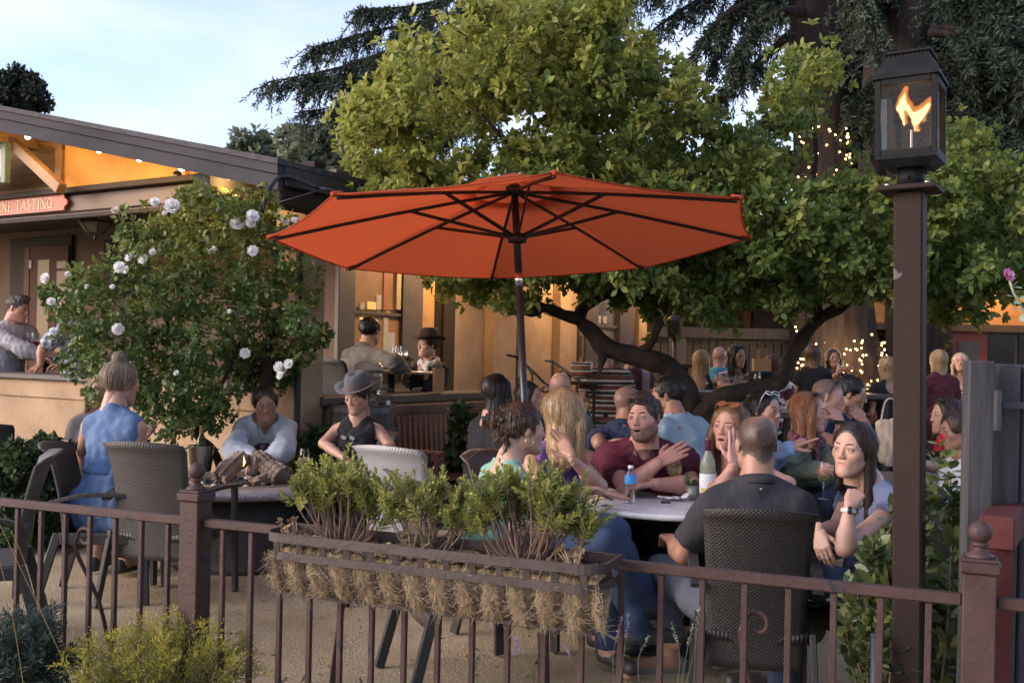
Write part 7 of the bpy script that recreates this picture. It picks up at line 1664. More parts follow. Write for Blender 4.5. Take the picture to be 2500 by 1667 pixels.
# ---- rose bush
rose = thing('rose_bush', 'big climbing rose bush with white blooms at the porch corner', 'rose bush', gnd(500, 1320)); RR = np.random.default_rng(71)
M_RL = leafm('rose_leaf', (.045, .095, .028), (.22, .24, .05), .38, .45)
RC, RB = [], []
outl = [(500, [(430, 660)]), (545, [(300, 700)]), (590, [(290, 740)]), (640, [(255, 770)]), (690, [(170, 790)]), (735, [(130, 780)]), (785, [(120, 760)]), (835, [(130, 740)]), (880, [(150, 640), (670, 720)]), (925, [(180, 585)]), (970, [(240, 575)]), (1005, [(310, 565)]), (1030, [(380, 540)])]
for v, rg in outl:
    for a, b in rg:
        u = a+30
        while u < b-20:
            Y = 7.7+RR.uniform(-.5, .55); RC.append(at(u+RR.normal()*10, v+RR.normal()*10, Y)); RB.append(px(RR.uniform(34, 54), Y)); u += RR.uniform(36, 52)
for (u, v) in ((460, 480), (500, 470), (560, 500), (310, 570), (120, 715), (760, 830), (790, 815), (740, 870), (690, 780)): RC.append(at(u, v, 7.6)); RB.append(px(24, 7.6))
for (u, v) in ((600, 870), (640, 865), (680, 872), (610, 905), (650, 900), (690, 905), (590, 935), (630, 930), (665, 935), (700, 880), (580, 900)): RC.append(at(u, v, 8.15)); RB.append(px(34, 8.15))
RC, RB = np.array(RC), np.array(RB); tp, to = blobs_to_tips(RC, RB, 26, RR, .4, .3, .85); tn = np.repeat(RR.uniform(0, 1, len(RC)), 26)
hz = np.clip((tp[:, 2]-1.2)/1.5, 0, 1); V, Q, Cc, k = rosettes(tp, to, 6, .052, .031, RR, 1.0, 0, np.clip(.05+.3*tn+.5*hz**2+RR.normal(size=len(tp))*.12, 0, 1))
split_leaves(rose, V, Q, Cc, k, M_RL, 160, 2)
ST = [limb(at3((560, 1250, 7.8), (540, 1150, 7.8), (520, 1100, 7.75), (480, 1060, 7.7), (468, 1010, 7.7), (440, 900, 7.7), (400, 760, 7.7)), [.035, .034, .032, .03, .028, .02, .01], 0, 9, seed=1), limb(at3((480, 1060, 7.7), (500, 1010, 7.8), (560, 900, 7.8), (600, 780, 7.8)), [.022, .02, .016, .01], 0, 8, seed=2), limb(at3((655, 1010, 8), (650, 900, 8), (660, 820, 7.9), (690, 785, 7.8), (710, 770, 7.8)), [.05, .048, .04, .03, .015], 0, 9, seed=3), limb(at3((470, 1020, 7.7), (420, 1015, 7.6), (370, 1010, 7.5)), [.012, .01, .006], 0, 6, seed=4)]
for s in ST: mk('stem', s, M_BARK, rose, True, True)
M_WR = leafm('white_petal', (.82, .82, .80), (.82, .82, .80), .45, .8); M_CR = mat('cream_petal', (.68, .58, .42), .7, ns=30)
def bloom(c, r, m, parent, rnd, name='bloom'):
    P_, D_, N_, L_ = [], [], [], []
    ax = Vector((rnd.normal()*.4, -1, .5+rnd.normal()*.3)).normalized(); x = ax.orthogonal().normalized(); y = ax.cross(x)
    for ring, (nn, sp, ll) in enumerate(((5, .25, .75), (7, .65, .9), (9, 1.1, 1.05), (9, 1.5, 1.0))):
        for i in range(nn):
            a = 6.283*i/nn+ring*.5+rnd.normal()*.15; rad = x*math.cos(a)+y*math.sin(a); d = ax*math.cos(sp)+rad*math.sin(sp)
            P_.append(c-ax*r*.3+rad*r*.12); D_.append(d); N_.append(ax-rad*.7); L_.append(ll*r)
    V, Q, k = leaves_np(np.array(P_), np.array(D_), np.array(N_), np.array(L_), np.array(L_)*.95, 1, -.22, -.25)
    b_ = ball(c, r*.42, 8, 6); return mk(name, join((V, Q), b_), m, parent, True, True)
for u, v, rr in ((378, 493, 11), (420, 502, 17), (402, 521, 6), (281, 513, 9), (532, 514, 8), (580, 545, 17), (617, 527, 15), (612, 545, 12), (695, 540, 10), (718, 537, 7), (516, 611, 12), (617, 612, 12), (314, 628, 10), (349, 632, 12), (372, 615, 8), (291, 652, 13), (306, 658, 9), (110, 679, 12), (165, 669, 6), (125, 736, 10), (288, 803, 13), (598, 862, 12), (680, 895, 12), (690, 900, 12), (704, 888, 11), (683, 916, 9), (212, 700, 6), (274, 700, 6), (560, 760, 6), (430, 910, 7)):
    bloom(at(u, v, 7.15+.2*RR.uniform()), px(rr*1.12, 7.2), M_CR if u in (281,) else M_WR, rose, RR)

# ---- shrub by the lamp post
M_SH = leafm('shrub_leaf', (.040, .072, .030), (.17, .19, .055), .28, .32); SR = np.random.default_rng(81)
shr = thing('glossy_shrub', 'glossy leaved shrub around the foot of the lamp post', 'shrub', (at(2230, 1700, 3.7).x, 3.7, 0))
SP, SO, ST = [], [], []
for i in range(62):
    u0 = SR.uniform(2130, 2390); u1 = u0+SR.normal()*60; vt = SR.uniform(1130, 1500) if SR.uniform() < .75 else SR.uniform(1300, 1600); Y = SR.uniform(3.5, 4.15)
    if u1 < 2185: vt = max(vt, 1345)
    if u1 < 2110: vt = max(vt, 1430)
    if i == 0: u0, u1, vt, Y = 2290, 2296, 1095, 3.9
    b = Vector((at(u0, 1650, Y).x, Y, 0)); e = at(u1, vt, Y-.1); m_ = b.lerp(e, .55)+Vector((SR.normal()*.05, SR.normal()*.05, .05)); P = spline([b, m_, e], 8); ST.append(tube(P, lerps([.006, .004, .002], len(P)), 5, False))
    for q in range(26):
        t = (.22+.78*(q/25))*(len(P)-1); j = min(int(t), len(P)-2); SP.append(np.array(P[j].lerp(P[j+1], t-j))); SO.append(np.array((P[j+1]-P[j]).normalized()+Vector((SR.normal(), SR.normal()*.9-.15, SR.normal()*.5))*.6))
mk('stems', join(*ST), M_STEM, shr, world=True)['kind'] = 'stuff'
V, Q, Cc, k = rosettes(np.array(SP), np.array(SO), 3, .062, .030, SR, .85, 1, np.clip(SR.normal(size=len(SP))*.25+.38, 0, 1)); split_leaves(shr, V, Q, Cc, k, M_SH, 240, 3)
M_FU = mat('fuchsia_petal', (.55, .035, .06), .6)
fu = thing('red_flower', 'drooping red flowers at the top of the shrub beside the lamp post', 'flower', at(2300, 1080, 3.8))
for u, v in ((2300, 1066), (2293, 1078), (2288, 1092), (2299, 1090)): bloom(at(u, v, 3.8), px(9, 3.8), M_FU, fu, SR)
mk('stem', tube([at(2299, 1062, 3.82), at(2300, 1085, 3.84), at(2296, 1130, 3.85)], .002, 5), M_STEM, fu, world=True)
M_PKP = mat('pink_petal', (.50, .16, .36), .6, ns=60, col2=(.62, .28, .46)); pk = thing('pink_flower', 'single pink bloom on a pale stem at the right edge', 'flower', at(2490, 760, 3.0))
bloom(at(2463, 671, 3.0), px(17, 3.0), M_PKP, pk, SR); M_PALE = mat('pale_stem', (.20, .26, .17), .8)
mk('stem', tube(at3((2465, 686, 3.0), (2475, 715, 3.0), (2492, 745, 3.0), (2515, 800, 3.0), (2540, 1000, 3.05)), .0035, 6), M_PALE, pk, True, True)
LP_, LD_ = [], []
for u, v in ((2472, 700), (2468, 702), (2478, 718), (2470, 722), (2486, 730), (2494, 735), (2484, 752), (2476, 750), (2500, 765)): LP_.append(np.array(at(u, v, 3.0))); LD_.append(np.array((SR.normal(), -.4, SR.normal()*.6)))
for a, b in zip(LP_, LD_):
    V, Q, k = leaves_np(a[None], b[None], np.array([[0, -.5, 1.]]), .028, .02, 1); mk('leaf', (V, Q), M_PALE, pk, world=True)

# ---- low plants
def spiky(label, name, pos, n, L, Wd, m, seed, up=.8, spread=.9, group=None, tl=(.0, 1.), droop=.25):
    r = np.random.default_rng(seed); o = thing(name, label, 'plant', pos, group=group); a = r.uniform(0, 6.28, n); s = r.uniform(.1, spread, n)
    D = np.stack([np.cos(a)*np.sin(s), np.sin(a)*np.sin(s), np.cos(s)*up+.1], 1); P = r.normal(size=(n, 3))*np.array((.03, .03, .01))*L*4
    segs = 4; Vs = []; Ls = r.uniform(.55, 1.1, n)*L; Sd = unit(np.cross(D, np.array((0, 0, 1.))))
    for i in range(segs+1):
        t = i/segs; q = P+D*(Ls*t)[:, None]-np.array((0, 0, 1.))*(droop*Ls*t**2.2)[:, None]; w = Wd*(1-t**1.6)*.5+.0006; Vs += [q-Sd*w, q+Sd*w]
    V = np.stack(Vs, 1).reshape(-1, 3); b = (np.arange(n)*(2*segs+2))[:, None]; Q = np.concatenate([b+np.array([2*i, 2*i+1, 2*i+3, 2*i+2]) for i in range(segs)])
    t = np.repeat(r.uniform(*tl, n), 2*segs+2); f = mk('foliage', (V, Q), m, o, cols=np.stack([t, t, t], 1)); f['kind'] = 'stuff'; return o
M_YUC = leafm('strap_leaf', (.045, .075, .03), (.17, .17, .06), .25, .5); M_GEN = leafm('bed_leaf', (.022, .04, .018), (.09, .12, .035), .25, .6)
p = gnd(60, 1330); spiky('strap leaved plant against the porch wall at the left edge', 'cordyline', p, 130, .75, .028, M_YUC, 91)
def bush(label, name, cu, cv, w, h, Y, n, leaf, m, seed, per=20, shape=0, asp=.5):
    o = mass_tree(label, name, cu, cv, w, h, Y, n, leaf, m, seed, False, per, shape); o['category'] = 'bush'; return o
bush('dark low bush behind the far left armchairs', 'low_bush', 130, 1195, 62, 145, 7.4, 40, .06, M_GEN, 92, 26)
bush('dark bush at the left edge in front of the porch wall', 'low_bush', 25, 1205, 62, 150, 7.2, 40, .06, M_GEN, 93, 26)
bush('leafy plant at the foot of the downspout', 'bed_plant', 790, 1120, 45, 75, 7.9, 22, .10, M_GEN, 94, 10, 1)
bush('light green plant beside the shawl woman, under the wine glass', 'bed_plant', 715, 1160, 28, 85, 7.8, 16, .06, leafm('light_bed_leaf', (.09, .13, .03), (.26, .27, .06), .3), 95, 12, 1)
bush('leafy plant at the far end of the wooden bench', 'bed_plant', 1130, 1090, 28, 95, 8.8, 22, .10, M_GEN, 96, 10, 1)
# conifer shrub with golden tips, grey lavender, loose stalks (street side of the fence)
M_GOLD = leafm('golden_conifer', (.10, .13, .03), (.43, .37, .055), .35, .6); M_LAV = leafm('lavender_leaf', (.022, .038, .032), (.075, .105, .085), .2, .7)
def juniper(label, cu0, cu1, Y, vt, n, m, seed, name, nl=.016, wd=.0035, tmix=1., kk=30):
    r = np.random.default_rng(seed); x0, x1 = at(cu0, 1600, Y).x, at(cu1, 1600, Y).x; zt_ = at((cu0+cu1)/2, vt, Y).z; o = thing(name, label, 'shrub', ((x0+x1)/2, Y, 0)); LP, LD, LT, ST = [], [], [], []
    for i in range(n):
        bx = r.uniform(-.3, .3)*(x1-x0); e = Vector((bx*1.0+r.normal()*.18*(x1-x0), r.uniform(-.2, .2), zt_*r.uniform(.45, 1.03))); e.z *= 1-.5*abs(e.x/(x1-x0)*1.6)**2
        b = Vector((bx*.3, e.y*.3, 0)); P = spline([b, b.lerp(e, .6)+Vector((0, 0, .04)), e], 7); ST.append(tube(P, lerps([.004, .001], len(P)), 4, False))
        for q in range(kk):
            t = r.uniform(.25, 1)*(len(P)-1); j = min(int(t), len(P)-2); d = (P[j+1]-P[j]).normalized(); c = P[j].lerp(P[j+1], t-j); sd_ = Vector(r.normal(size=3)); sd_ = (sd_-d*sd_.dot(d)).normalized(); br_ = d*.8+sd_*.75
            for s in range(7):
                LP.append(c+br_*(.007*s)); LD.append(br_+Vector(r.normal(size=3))*.5); LT.append(min(1, max(0, (t/len(P))**2*.9*tmix+r.normal()*.15)))
    LP, LD = np.array(LP), np.array(LD); V, Q, k = leaves_np(LP, LD, r.normal(size=LP.shape), r.uniform(.6, 1.2, len(LP))*nl, wd, 0, .1, .05); t = np.repeat(LT, k)
    mk('foliage', (V, Q), m, o, cols=np.stack([t, t, t], 1))['kind'] = 'stuff'; mk('stems', join(*ST), M_STEM, o)['kind'] = 'stuff'; return o
juniper('golden tipped conifer shrub in front of the ball topped fence post', 120, 700, 3.75, 1515, 120, M_GOLD, 101, 'golden_conifer', .019, .004)
juniper('blue grey lavender bush in the bottom left corner', -90, 190, 3.8, 1490, 80, M_LAV, 102, 'lavender_bush', .028, .0048, .8, 40)
def stalks(label, name, lst, m, top, seed):
    r = np.random.default_rng(seed); o = thing(name, label, 'plant', Vector((at(lst[0][0], lst[0][1], lst[0][4]).x, lst[0][4], 0)))
    for (u0, v0, u1, v1, Y) in lst:
        a, b = at(u0, v0, Y), at(u1, v1, Y); P = spline([a, a.lerp(b, .5)+Vector((r.normal()*.008, 0, 0)), b], 6); s = mk('stalk', tube(P, lerps([.0011, .0007], len(P)), 5), m, o, world=True)
        if top:
            q = np.array([np.array(P[-1].lerp(P[-5], f)) for f in r.uniform(0, 1, 40)]); V, Q, k = leaves_np(q, r.normal(size=q.shape)+np.array((0, 0, .6)), r.normal(size=q.shape), .007, .0032); mk('flower_spike', (V, Q), top, s, world=True)
    return o
M_STK = mat('straw_stalk', (.30, .21, .07), .8); M_LST = mat('lavender_stalk', (.06, .078, .045), .8); M_LFL = mat('lavender_flower', (.20, .17, .33), .8); M_LFG = mat('lavender_bud', (.16, .18, .14), .8)
stalks('long orange straw stalks leaning across the bottom left corner', 'grass_stalks', [(190, 1690, -10, 1260, 3.4), (60, 1690, 0, 1370, 3.4), (70, 1400, 30, 1300, 3.5)], M_STK, None, 1)
stalks('purple lavender flower stalks in front of the planter end', 'lavender_stalks', [(1310, 1690, 1258, 1555, 3.0), (1420, 1680, 1375, 1570, 3.0), (1500, 1690, 1520, 1500, 2.95), (1510, 1690, 1535, 1490, 2.95), (1275, 1690, 1262, 1560, 3.0)], M_LST, M_LFL, 2)
stalks('pale budding lavender stalks before the near wicker chair', 'lavender_stalks', [(1650, 1690, 1640, 1520, 2.8), (1660, 1690, 1690, 1525, 2.8), (1670, 1690, 1706, 1480, 2.8), (1560, 1660, 1585, 1550, 2.85)], M_LST, M_LFG, 3)
stalks('sparse grey sprigs at the bottom edge below the planter', 'lavender_sprigs', [(735, 1690, 745, 1648, 3.3), (900, 1690, 880, 1655, 3.2), (690, 1690, 700, 1655, 3.3), (1180, 1690, 1170, 1600, 3.1)], M_LST, M_LAV, 4)
sky_p = thing('path_light', 'slim dark tube of a path light at the foot of the lamp post', 'lamp', (at(2138, 1600, 3.25).x, 3.25, 0))
zt_ = at(2138, 1552, 3.25).z; mk('tube', lathe([(.0165, -0.02), (.0165, zt_)], n=16), mat('tube_dark', (.03, .033, .04), .4), sky_p, True); mk('rim', lathe([(.0175, zt_), (.0175, zt_+.006), (.013, zt_+.007)], n=16), mat('grey_steel', (.10, .10, .115), .5), sky_p, True)
# ---------------------------------------------------------------- tables and things on them
GLS = glassm('wine_glass', (.93, .94, .93), .03, .55); GLB = glassm('bottle_clear', (.82, .82, .78), .06, .55)
WINE = mat('white_wine', (.50, .40, .14), .1, var=.05, alpha=.36); WINER = mat('rose_wine', (.30, .06, .05), .1)
M_MARB = mat('marble_top', (.40, .42, .44), .22, ns=9, col2=(.58, .60, .61), detail=10); M_GRAN = mat('granite', (.13, .115, .115), .3, ns=70, col2=(.34, .31, .31), detail=4)
def wine_glass(p, label, h=.20, fill=.5, wine=None, group=None, name='wine_glass'):
    k = h/.20; g = thing(name, label, 'wine glass', p, group=group)
    mk('stem', lathe([(.033*k, 0), (.033*k, .002), (.006*k, .006), (.0038*k, .02), (.0038*k, .085*k), (.008*k, .092*k)], n=20), GLS, g, True)
    mk('bowl', lathe([(.004*k, .09*k), (.024*k, .098*k), (.036*k, .118*k), (.040*k, .14*k), (.037*k, .17*k), (.031*k, .2*k)], n=24, cap=False), GLS, g, True)
    if fill: mk('wine', lathe([(.004*k, .092*k), (.0225*k, .100*k), (.0345*k, .119*k), (.0385*k, (.119+.035*fill)*k), (.0001, (.119+.0351*fill)*k)], n=20), wine or WINE, g, True)
    return g
def wine_bottle(p, label, glass, foil, lab, h=.30, group=None, tilt=None):
    b = thing('wine_bottle', label, 'bottle', p, group=group); k = h/.30
    mk('glass', lathe([(.0, .004), (.034*k, 0), (.037*k, .006), (.037*k, .17*k), (.034*k, .195*k), (.020*k, .225*k), (.0145*k, .245*k), (.0145*k, .292*k), (.0, .294*k)], n=24), glass, b, True)
    mk('foil', lathe([(.0152*k, .235*k), (.0152*k, .29*k), (.0165*k, .291*k), (.0165*k, .3*k), (.0, .3005*k)], n=20), foil, b, True)
    a = np.linspace(R_(-200), R_(20), 18); V = [(.0375*k*math.cos(t), .0375*k*math.sin(t), z*k) for z in (.045, .135) for t in a]
    l = mk('label', (V, [(i, i+1, 19+i, 18+i) for i in range(17)]), lab, b, True); V = [(.0378*k*math.cos(t), .0378*k*math.sin(t), z*k) for z in (.046, .068) for t in a[4:14]]
    mk('label_print', (V, [(i, i+1, 11+i, 10+i) for i in range(9)]), mat('label_yellow', (.50, .42, .12), .7), l, True)
    return b
ZT = .73
def onz(u, v, z): return gnd(u, v, z)
# marble table in front
tc_ = Vector((.84, 5.27, 0)); tb1 = thing('marble_table', 'round pale marble topped table between the front group', 'table', tc_)
mk('table_top', lathe([(.0, .695), (.47, .695), (.515, .70), (.525, .712), (.52, .727), (.51, .73), (.0, .7301)], n=48), M_MARB, tb1, True); mk('pedestal', lathe([(.05, .08), (.045, .69)], n=16), M_IRON, tb1, True); mk('foot', lathe([(.3, 0), (.3, .02), (.08, .06), (.05, .1)], n=24), M_IRON, tb1, True)
p = onz(1538, 1228, ZT); wb = thing('water_bottle', 'small clear plastic water bottle with blue label on the marble table', 'bottle', p)
k = .19/.205; pr = [(.0, .002), (.028, 0), (.031, .006)]
for i in range(9): pr += [(.031, .012+i*.0105), (.0288, .017+i*.0105)]
mk('plastic', lathe([(r_*k, z*k) for r_, z in pr+[(.031, .108), (.031, .15), (.027, .166), (.0135, .182), (.0125, .19)]], n=24, cap=False), glassm('pet', (.93, .95, .97), .06, .78), wb, True)
mk('label', lathe([(.0318*k, .106*k), (.0318*k, .152*k)], n=24, cap=False), mat('label_blue', (.03, .22, .55), .4, ns=30, col2=(.06, .30, .62)), wb, True); mk('cap', lathe([(.0145*k, .188*k), (.0145*k, .203*k), (.0, .2035*k)], n=16), mat('cap_white', (.6, .62, .64), .5), wb, True)
wine_glass(onz(1645, 1212, ZT), 'glass of white wine on the marble table before the bearded man', .215, .95, group='wine glasses')
wine_glass(onz(1562, 1192, ZT), 'wine glass behind the water bottle', .205, .25, WINER, group='wine glasses')
wine_glass(onz(1708, 1200, ZT), 'wine glass with a berry, behind the pale wine bottle', .21, .2, WINER, group='wine glasses')
wine_bottle(onz(1726, 1225, ZT), 'clear wine bottle with burgundy foil and white label on the marble table', mat('bottle_frost', (.24, .27, .21), .12, var=.08, alpha=.6), mat('foil_burgundy', (.12, .02, .035), .35), mat('label_white', (.62, .64, .62), .7), .325)
p = onz(1692, 1218, ZT); pt = thing('metal_planter_pot', 'small grey galvanised pot of succulents on the marble table', 'pot', p)
mk('pot', lathe([(.0, .001), (.042, 0), (.044, .004), (.045, .074), (.042, .074), (.041, .066), (.0, .066)], n=28), mat('galvanised', (.20, .20, .195), .45, .6, ns=16, var=.3), pt, True)
r = np.random.default_rng(5); V, Q, C, k = rosettes(np.array([(r.normal()*.018, r.normal()*.018, .068+r.uniform(0, .02)) for _ in range(18)]), np.array([(r.normal()*.3, r.normal()*.3, 1) for _ in range(18)]), 7, .030, .008, r, .7); mk('succulent', (V, Q), leafm('succ', (.05, .08, .04), (.20, .22, .10), .1), pt, cols=C)
p = onz(1632, 1205, ZT); wl = thing('red_wallet', 'dark red wallet lying under a phone on the marble table', 'wallet', p); mk('wallet', box((0, 0, .012), (.16, .10, .022), .35, .005), mat('red_leather', (.13, .02, .022), .5), wl)
ph_ = thing('phone', 'white phone lying on the red wallet', 'phone', p+Vector((-.01, .02, .026))); mk('body', box((0, 0, .005), (.14, .07, .008), .3, .002), mat('phone_white', (.6, .6, .62), .3), ph_); mk('screen', box((0, 0, .0098), (.118, .06, .001), .3), mat('phone_screen', (.35, .38, .42), .1), ph_)
nk = thing('paper_napkin', 'crumpled white paper napkin beside the red wallet', 'napkin', onz(1645, 1222, ZT)); V, F = [], []
for i in range(13):
    for j in range(9): V.append(((i/12-.5)*.15+.012*math.sin(j*1.3), (j/8-.5)*.055+.012*math.sin(i*1.1), .008+.012*abs(math.sin(i*.9+j*.5))+.018*max(0, (i-9)/3)))
for i in range(12):
    for j in range(8): F.append((i*9+j, i*9+j+1, (i+1)*9+j+1, (i+1)*9+j))
mk('paper', (V, F), mat('paper_white', (.68, .68, .68), .8), nk, True); ky = thing('key_fob', 'black keys on the marble table under the napkin', 'keys', onz(1625, 1228, ZT)); mk('fob', box((0, 0, .005), (.05, .02, .008), .2, .003), BKFR, ky)
# second table
t2 = thing('round_table', 'dark round table at the umbrella pole behind the front group', 'table', (.42, 6.35, 0)); mk('table_top', lathe([(.0, .70), (.48, .70), (.5, .71), (.49, .725), (.0, .7251)], n=40), mat('table_grey', (.16, .15, .145), .35, ns=12), t2, True); mk('pedestal', lathe([(.3, 0), (.06, .06), (.045, .7)], n=16), M_IRON, t2, True)
wine_bottle(onz(1432, 1072, .725), 'green wine bottle with cream label on the table behind the blonde woman', mat('bottle_green', (.03, .035, .012), .12, ns=5), mat('foil_gold', (.4, .3, .12), .35), mat('label_white', (.62, .64, .62), .7), .33)
wine_glass(onz(1456, 1055, .725), 'empty wine glass beside the green bottle', .2, 0, group='wine glasses')
p = onz(1475, 1050, .725); fp = thing('flower_pot', 'small pot with plants on the second table', 'pot', p); mk('pot', lathe([(.035, 0), (.045, .07), (.0, .065)], n=16), mat('terracotta', (.2, .09, .05), .8), fp, True); V, Q, C, k = rosettes(np.array([(r.normal()*.03, r.normal()*.03, .08) for _ in range(14)]), np.array([(r.normal(), r.normal(), 1.) for _ in range(14)]), 6, .035, .014, r); mk('foliage', (V, Q), M_GEN, fp, cols=C)
bd = thing('wooden_table', 'grey plank table before the man with the black watch', 'table', (at(2080, 1090, 6.6).x, 6.6, 0)); 
for i in range(4): mk('plank', box((0, -.2+i*.135, .72), (1.3, .13, .03), 0, .003), mat('grey_plank', (.15, .13, .12), .6, ns=5, stretch=(.5, 5, 5), var=.25), bd)
for x in (-.55, .55): mk('leg', bar((x, -.1, .7), (x, .1, 0), .05, .06, (0, 1, 0)), M_IRON, bd)
gm = PE['redscarf']; wine_glass(at(2010, 1218, 5.42), 'wine glass held in the hand of the red haired woman', .20, .35, group='wine glasses')
# fire table
fx = thing('fire_table', 'round granite fire pit table with dark drum base', 'fire table', (-1.83, 7.1, 0)); zt = .545
mk('table_top', lathe([(.345, zt-.055), (.63, zt-.055), (.655, zt-.04), (.66, zt-.02), (.65, zt-.004), (.345, zt), (.345, zt-.055)], n=56, cap=False), M_GRAN, fx, True)
mk('drum_base', lathe([(.50, 0), (.50, .05), (.475, .065), (.485, .085), (.465, .10), (.475, .12), (.455, .135), (.45, zt-.06)], n=48), mat('drum_stone', (.050, .046, .043), .8, ns=20, var=.3, bump=.3, bs=60), fx, True)
mk('fire_ring', lathe([(.33, zt-.06), (.33, zt+.004), (.365, zt+.01), (.375, zt+.001)], n=48, cap=False), mat('bronze_ring', (.22, .15, .095), .5), fx, True)
V, F = [], []; r = np.random.default_rng(17)
for i in range(9):
    for j in range(28): rr = .332*i/8; V.append((rr*math.cos(j*6.283/28), rr*math.sin(j*6.283/28), zt-.02+r.normal()*.006))
for i in range(8):
    for j in range(28): F.append((i*28+j, i*28+(j+1) % 28, (i+1)*28+(j+1) % 28, (i+1)*28+j))
mk('lava_bed', (V, F), mat('lava', (.012, .012, .013), .95, ns=50, col2=(.05, .047, .045), bump=1, bs=60), fx)
M_LOG = mat('fire_log', (.055, .042, .034), .95, ns=7, col2=(.24, .18, .135), stretch=(1, 1, 1), bump=1, bs=26, detail=9)
def log(a, b, r0, r1, nm, label, seed):
    f = Field(np.minimum(a, b)-.13, np.maximum(a, b)+.13, .009); f.cap(a, b, r0, r1, 0, cut=(1, 1)); a_, b_ = np.array(a), np.array(b); d = (b_-a_)/np.linalg.norm(b_-a_); x = np.cross(d, (0, 0, 1.)); x /= np.linalg.norm(x); y = np.cross(d, x)
    def g(X, Y, Z):
        P = [X-a_[0], Y-a_[1], Z-a_[2]]; u_ = sum(P[i]*x[i] for i in range(3)); v_ = sum(P[i]*y[i] for i in range(3)); an = np.arctan2(u_, v_); return .006*np.sin(an*9+seed)+.004*np.sin(an*17)
    f.warp(g); f.warp(wob(seed, 45, .009)); V, Q = f.mesh(); o = mk('fire_log', (V, Q), M_LOG, fx, True); o['label'] = label
FTc = np.array((-1.83, 7.1, 0))
def fl_(u, v, Y): q = np.array(at(u, v, Y))-FTc; return q
log(fl_(532, 1172, 6.85), fl_(590, 1115, 7.05), .066, .052, 'fire_log', 'dark charred log leaning on the left', 1); log(fl_(690, 1165, 6.95), fl_(625, 1118, 7.1), .075, .06, 'fire_log', 'pale grey brown log on the right', 2); log(fl_(612, 1150, 7.25), fl_(660, 1135, 7.3), .05, .05, 'fire_log', 'short log behind', 3); log(fl_(612, 1172, 6.86), fl_(650, 1168, 6.84), .028, .03, 'fire_log', 'small orange brown chip in front', 5)
log(fl_(620, 1160, 7.0), fl_(628, 1118, 7.02), .03, .026, 'fire_log', 'upright grey stub in the middle', 7)
PBm = None
for i in range(60):
    a = r.uniform(0, 6.283); rr = .30*math.sqrt(r.uniform(.2, 1)); s = r.uniform(.009, .021); white = r.uniform() < .4
    o = mk('pebble', ball((rr*math.cos(a), rr*math.sin(a), zt-.01+s*.3), s, 8, 6, (1.2, 1, .75)), mat('pebble_pale', (.42, .37, .33), .8, ns=40) if white else mat('pebble_dark', (.03, .03, .03), .9), fx, True)
ff_ = Field((-.06, -.04, -.02), (.06, .04, .16), .005)
for a, b, r0, r1 in (((0, 0, 0), (.007, 0, .03), .004, .007), ((.007, 0, .03), (.0, 0, .075), .007, .001)): ff_.cap(a, b, r0, r1, .01)
V, Q = ff_.mesh(); mk('flame', (V+fl_(594, 1138, 6.82), Q), bpy.data.materials['flame'], fx, True)
l = bpy.data.lights.new('fire_light', 'POINT'); l.energy = .05; l.color = (1, .42, .12); l.shadow_soft_size = .04; lo_ = bpy.data.objects.new('fire_light', l); COL.objects.link(lo_); lo_.location = at(598, 1135, 6.86)
wine_glass(onz(742, 1168, zt), 'glass of white wine on the granite rim in front of the hat woman', .215, .55, group='wine glasses'); wine_glass(onz(608, 1115, zt), 'wine glass behind the fire logs before the shawl woman', .2, .3, WINER, group='wine glasses'); wine_glass(onz(553, 1112, zt), 'empty wine glass left of the fire logs', .2, 0, group='wine glasses')
nk2 = thing('red_napkin', 'folded reddish napkin under the wine glass on the fire table', 'napkin', onz(722, 1160, zt)); mk('cloth', box((0, 0, .004), (.14, .07, .006), .1, .002), mat('rose_cloth', (.20, .10, .10), .8), nk2)
p = onz(490, 1150, zt); bk_ = thing('ice_bucket', 'steel ice bucket on the far side of the fire table', 'bucket', p); mk('bucket', lathe([(.0, .002), (.075, 0), (.098, .19), (.102, .192), (.095, .19), (.075, .03), (.0, .03)], n=32), mat('bucket_steel', (.65, .65, .66), .2, 1., ns=8), bk_, True)
for s in (-1, 1): mk('handle', tube([(s*.095, -.02, .17), (s*.125, -.02, .165), (s*.125, .02, .165), (s*.095, .02, .17)], .005, 6), M_IRON, bk_, True)
wine_bottle(p+Vector((.0, 0, .03)), 'green wine bottle with gold foil standing in the ice bucket', mat('bottle_green', (.03, .035, .012), .12, ns=5), mat('foil_gold', (.4, .3, .12), .35), mat('label_white', (.62, .64, .62), .7), .31)
# bench
bA, bB = at(958, 1000, 8.45), at(1092, 995, 9.1); bd_ = (bB-bA); bd_.z = 0; L = bd_.length; rz = math.atan2(bd_.y, bd_.x)
be = thing('wooden_bench', 'red brown slatted wooden bench against the porch wall', 'bench', (bA.x, bA.y, 0), rz); M_BN = mat('bench_wood', (.10, .033, .02), .45, ns=5, stretch=(5, 5, 1), var=.3)
zt_b = bA.z+.02; L = 1.5
mk('top_rail', box((L/2, .03, zt_b-.03), (L-.09, .035, .085), 0, .006), M_BN, be); mk('lower_rail', box((L/2, .0, .50), (L-.09, .035, .06), 0, .005), M_BN, be)
for i in range(19): x = .09+(L-.18)*i/18; mk('slat', bar((x, .03, zt_b-.074), (x, .0, .531), .032, .014, (0, 1, 0), .002), M_BN, be)
for x in (.02, L-.02):
    mk('post', bar((x, .035, zt_b+.03), (x, .0, 0), .055, .05, (0, 1, 0), .006), M_BN, be); mk('armrest', box((x, -.25, .66), (.06, .52, .03), 0, .005), M_BN, be); mk('leg', box((x, -.46, .32), (.05, .05, .645), 0, .004), M_BN, be)
for i in range(6): mk('seat_slat', box((L/2, -.46+i*.085, .44), (L-.02, .07, .022), 0, .003), M_BN, be)
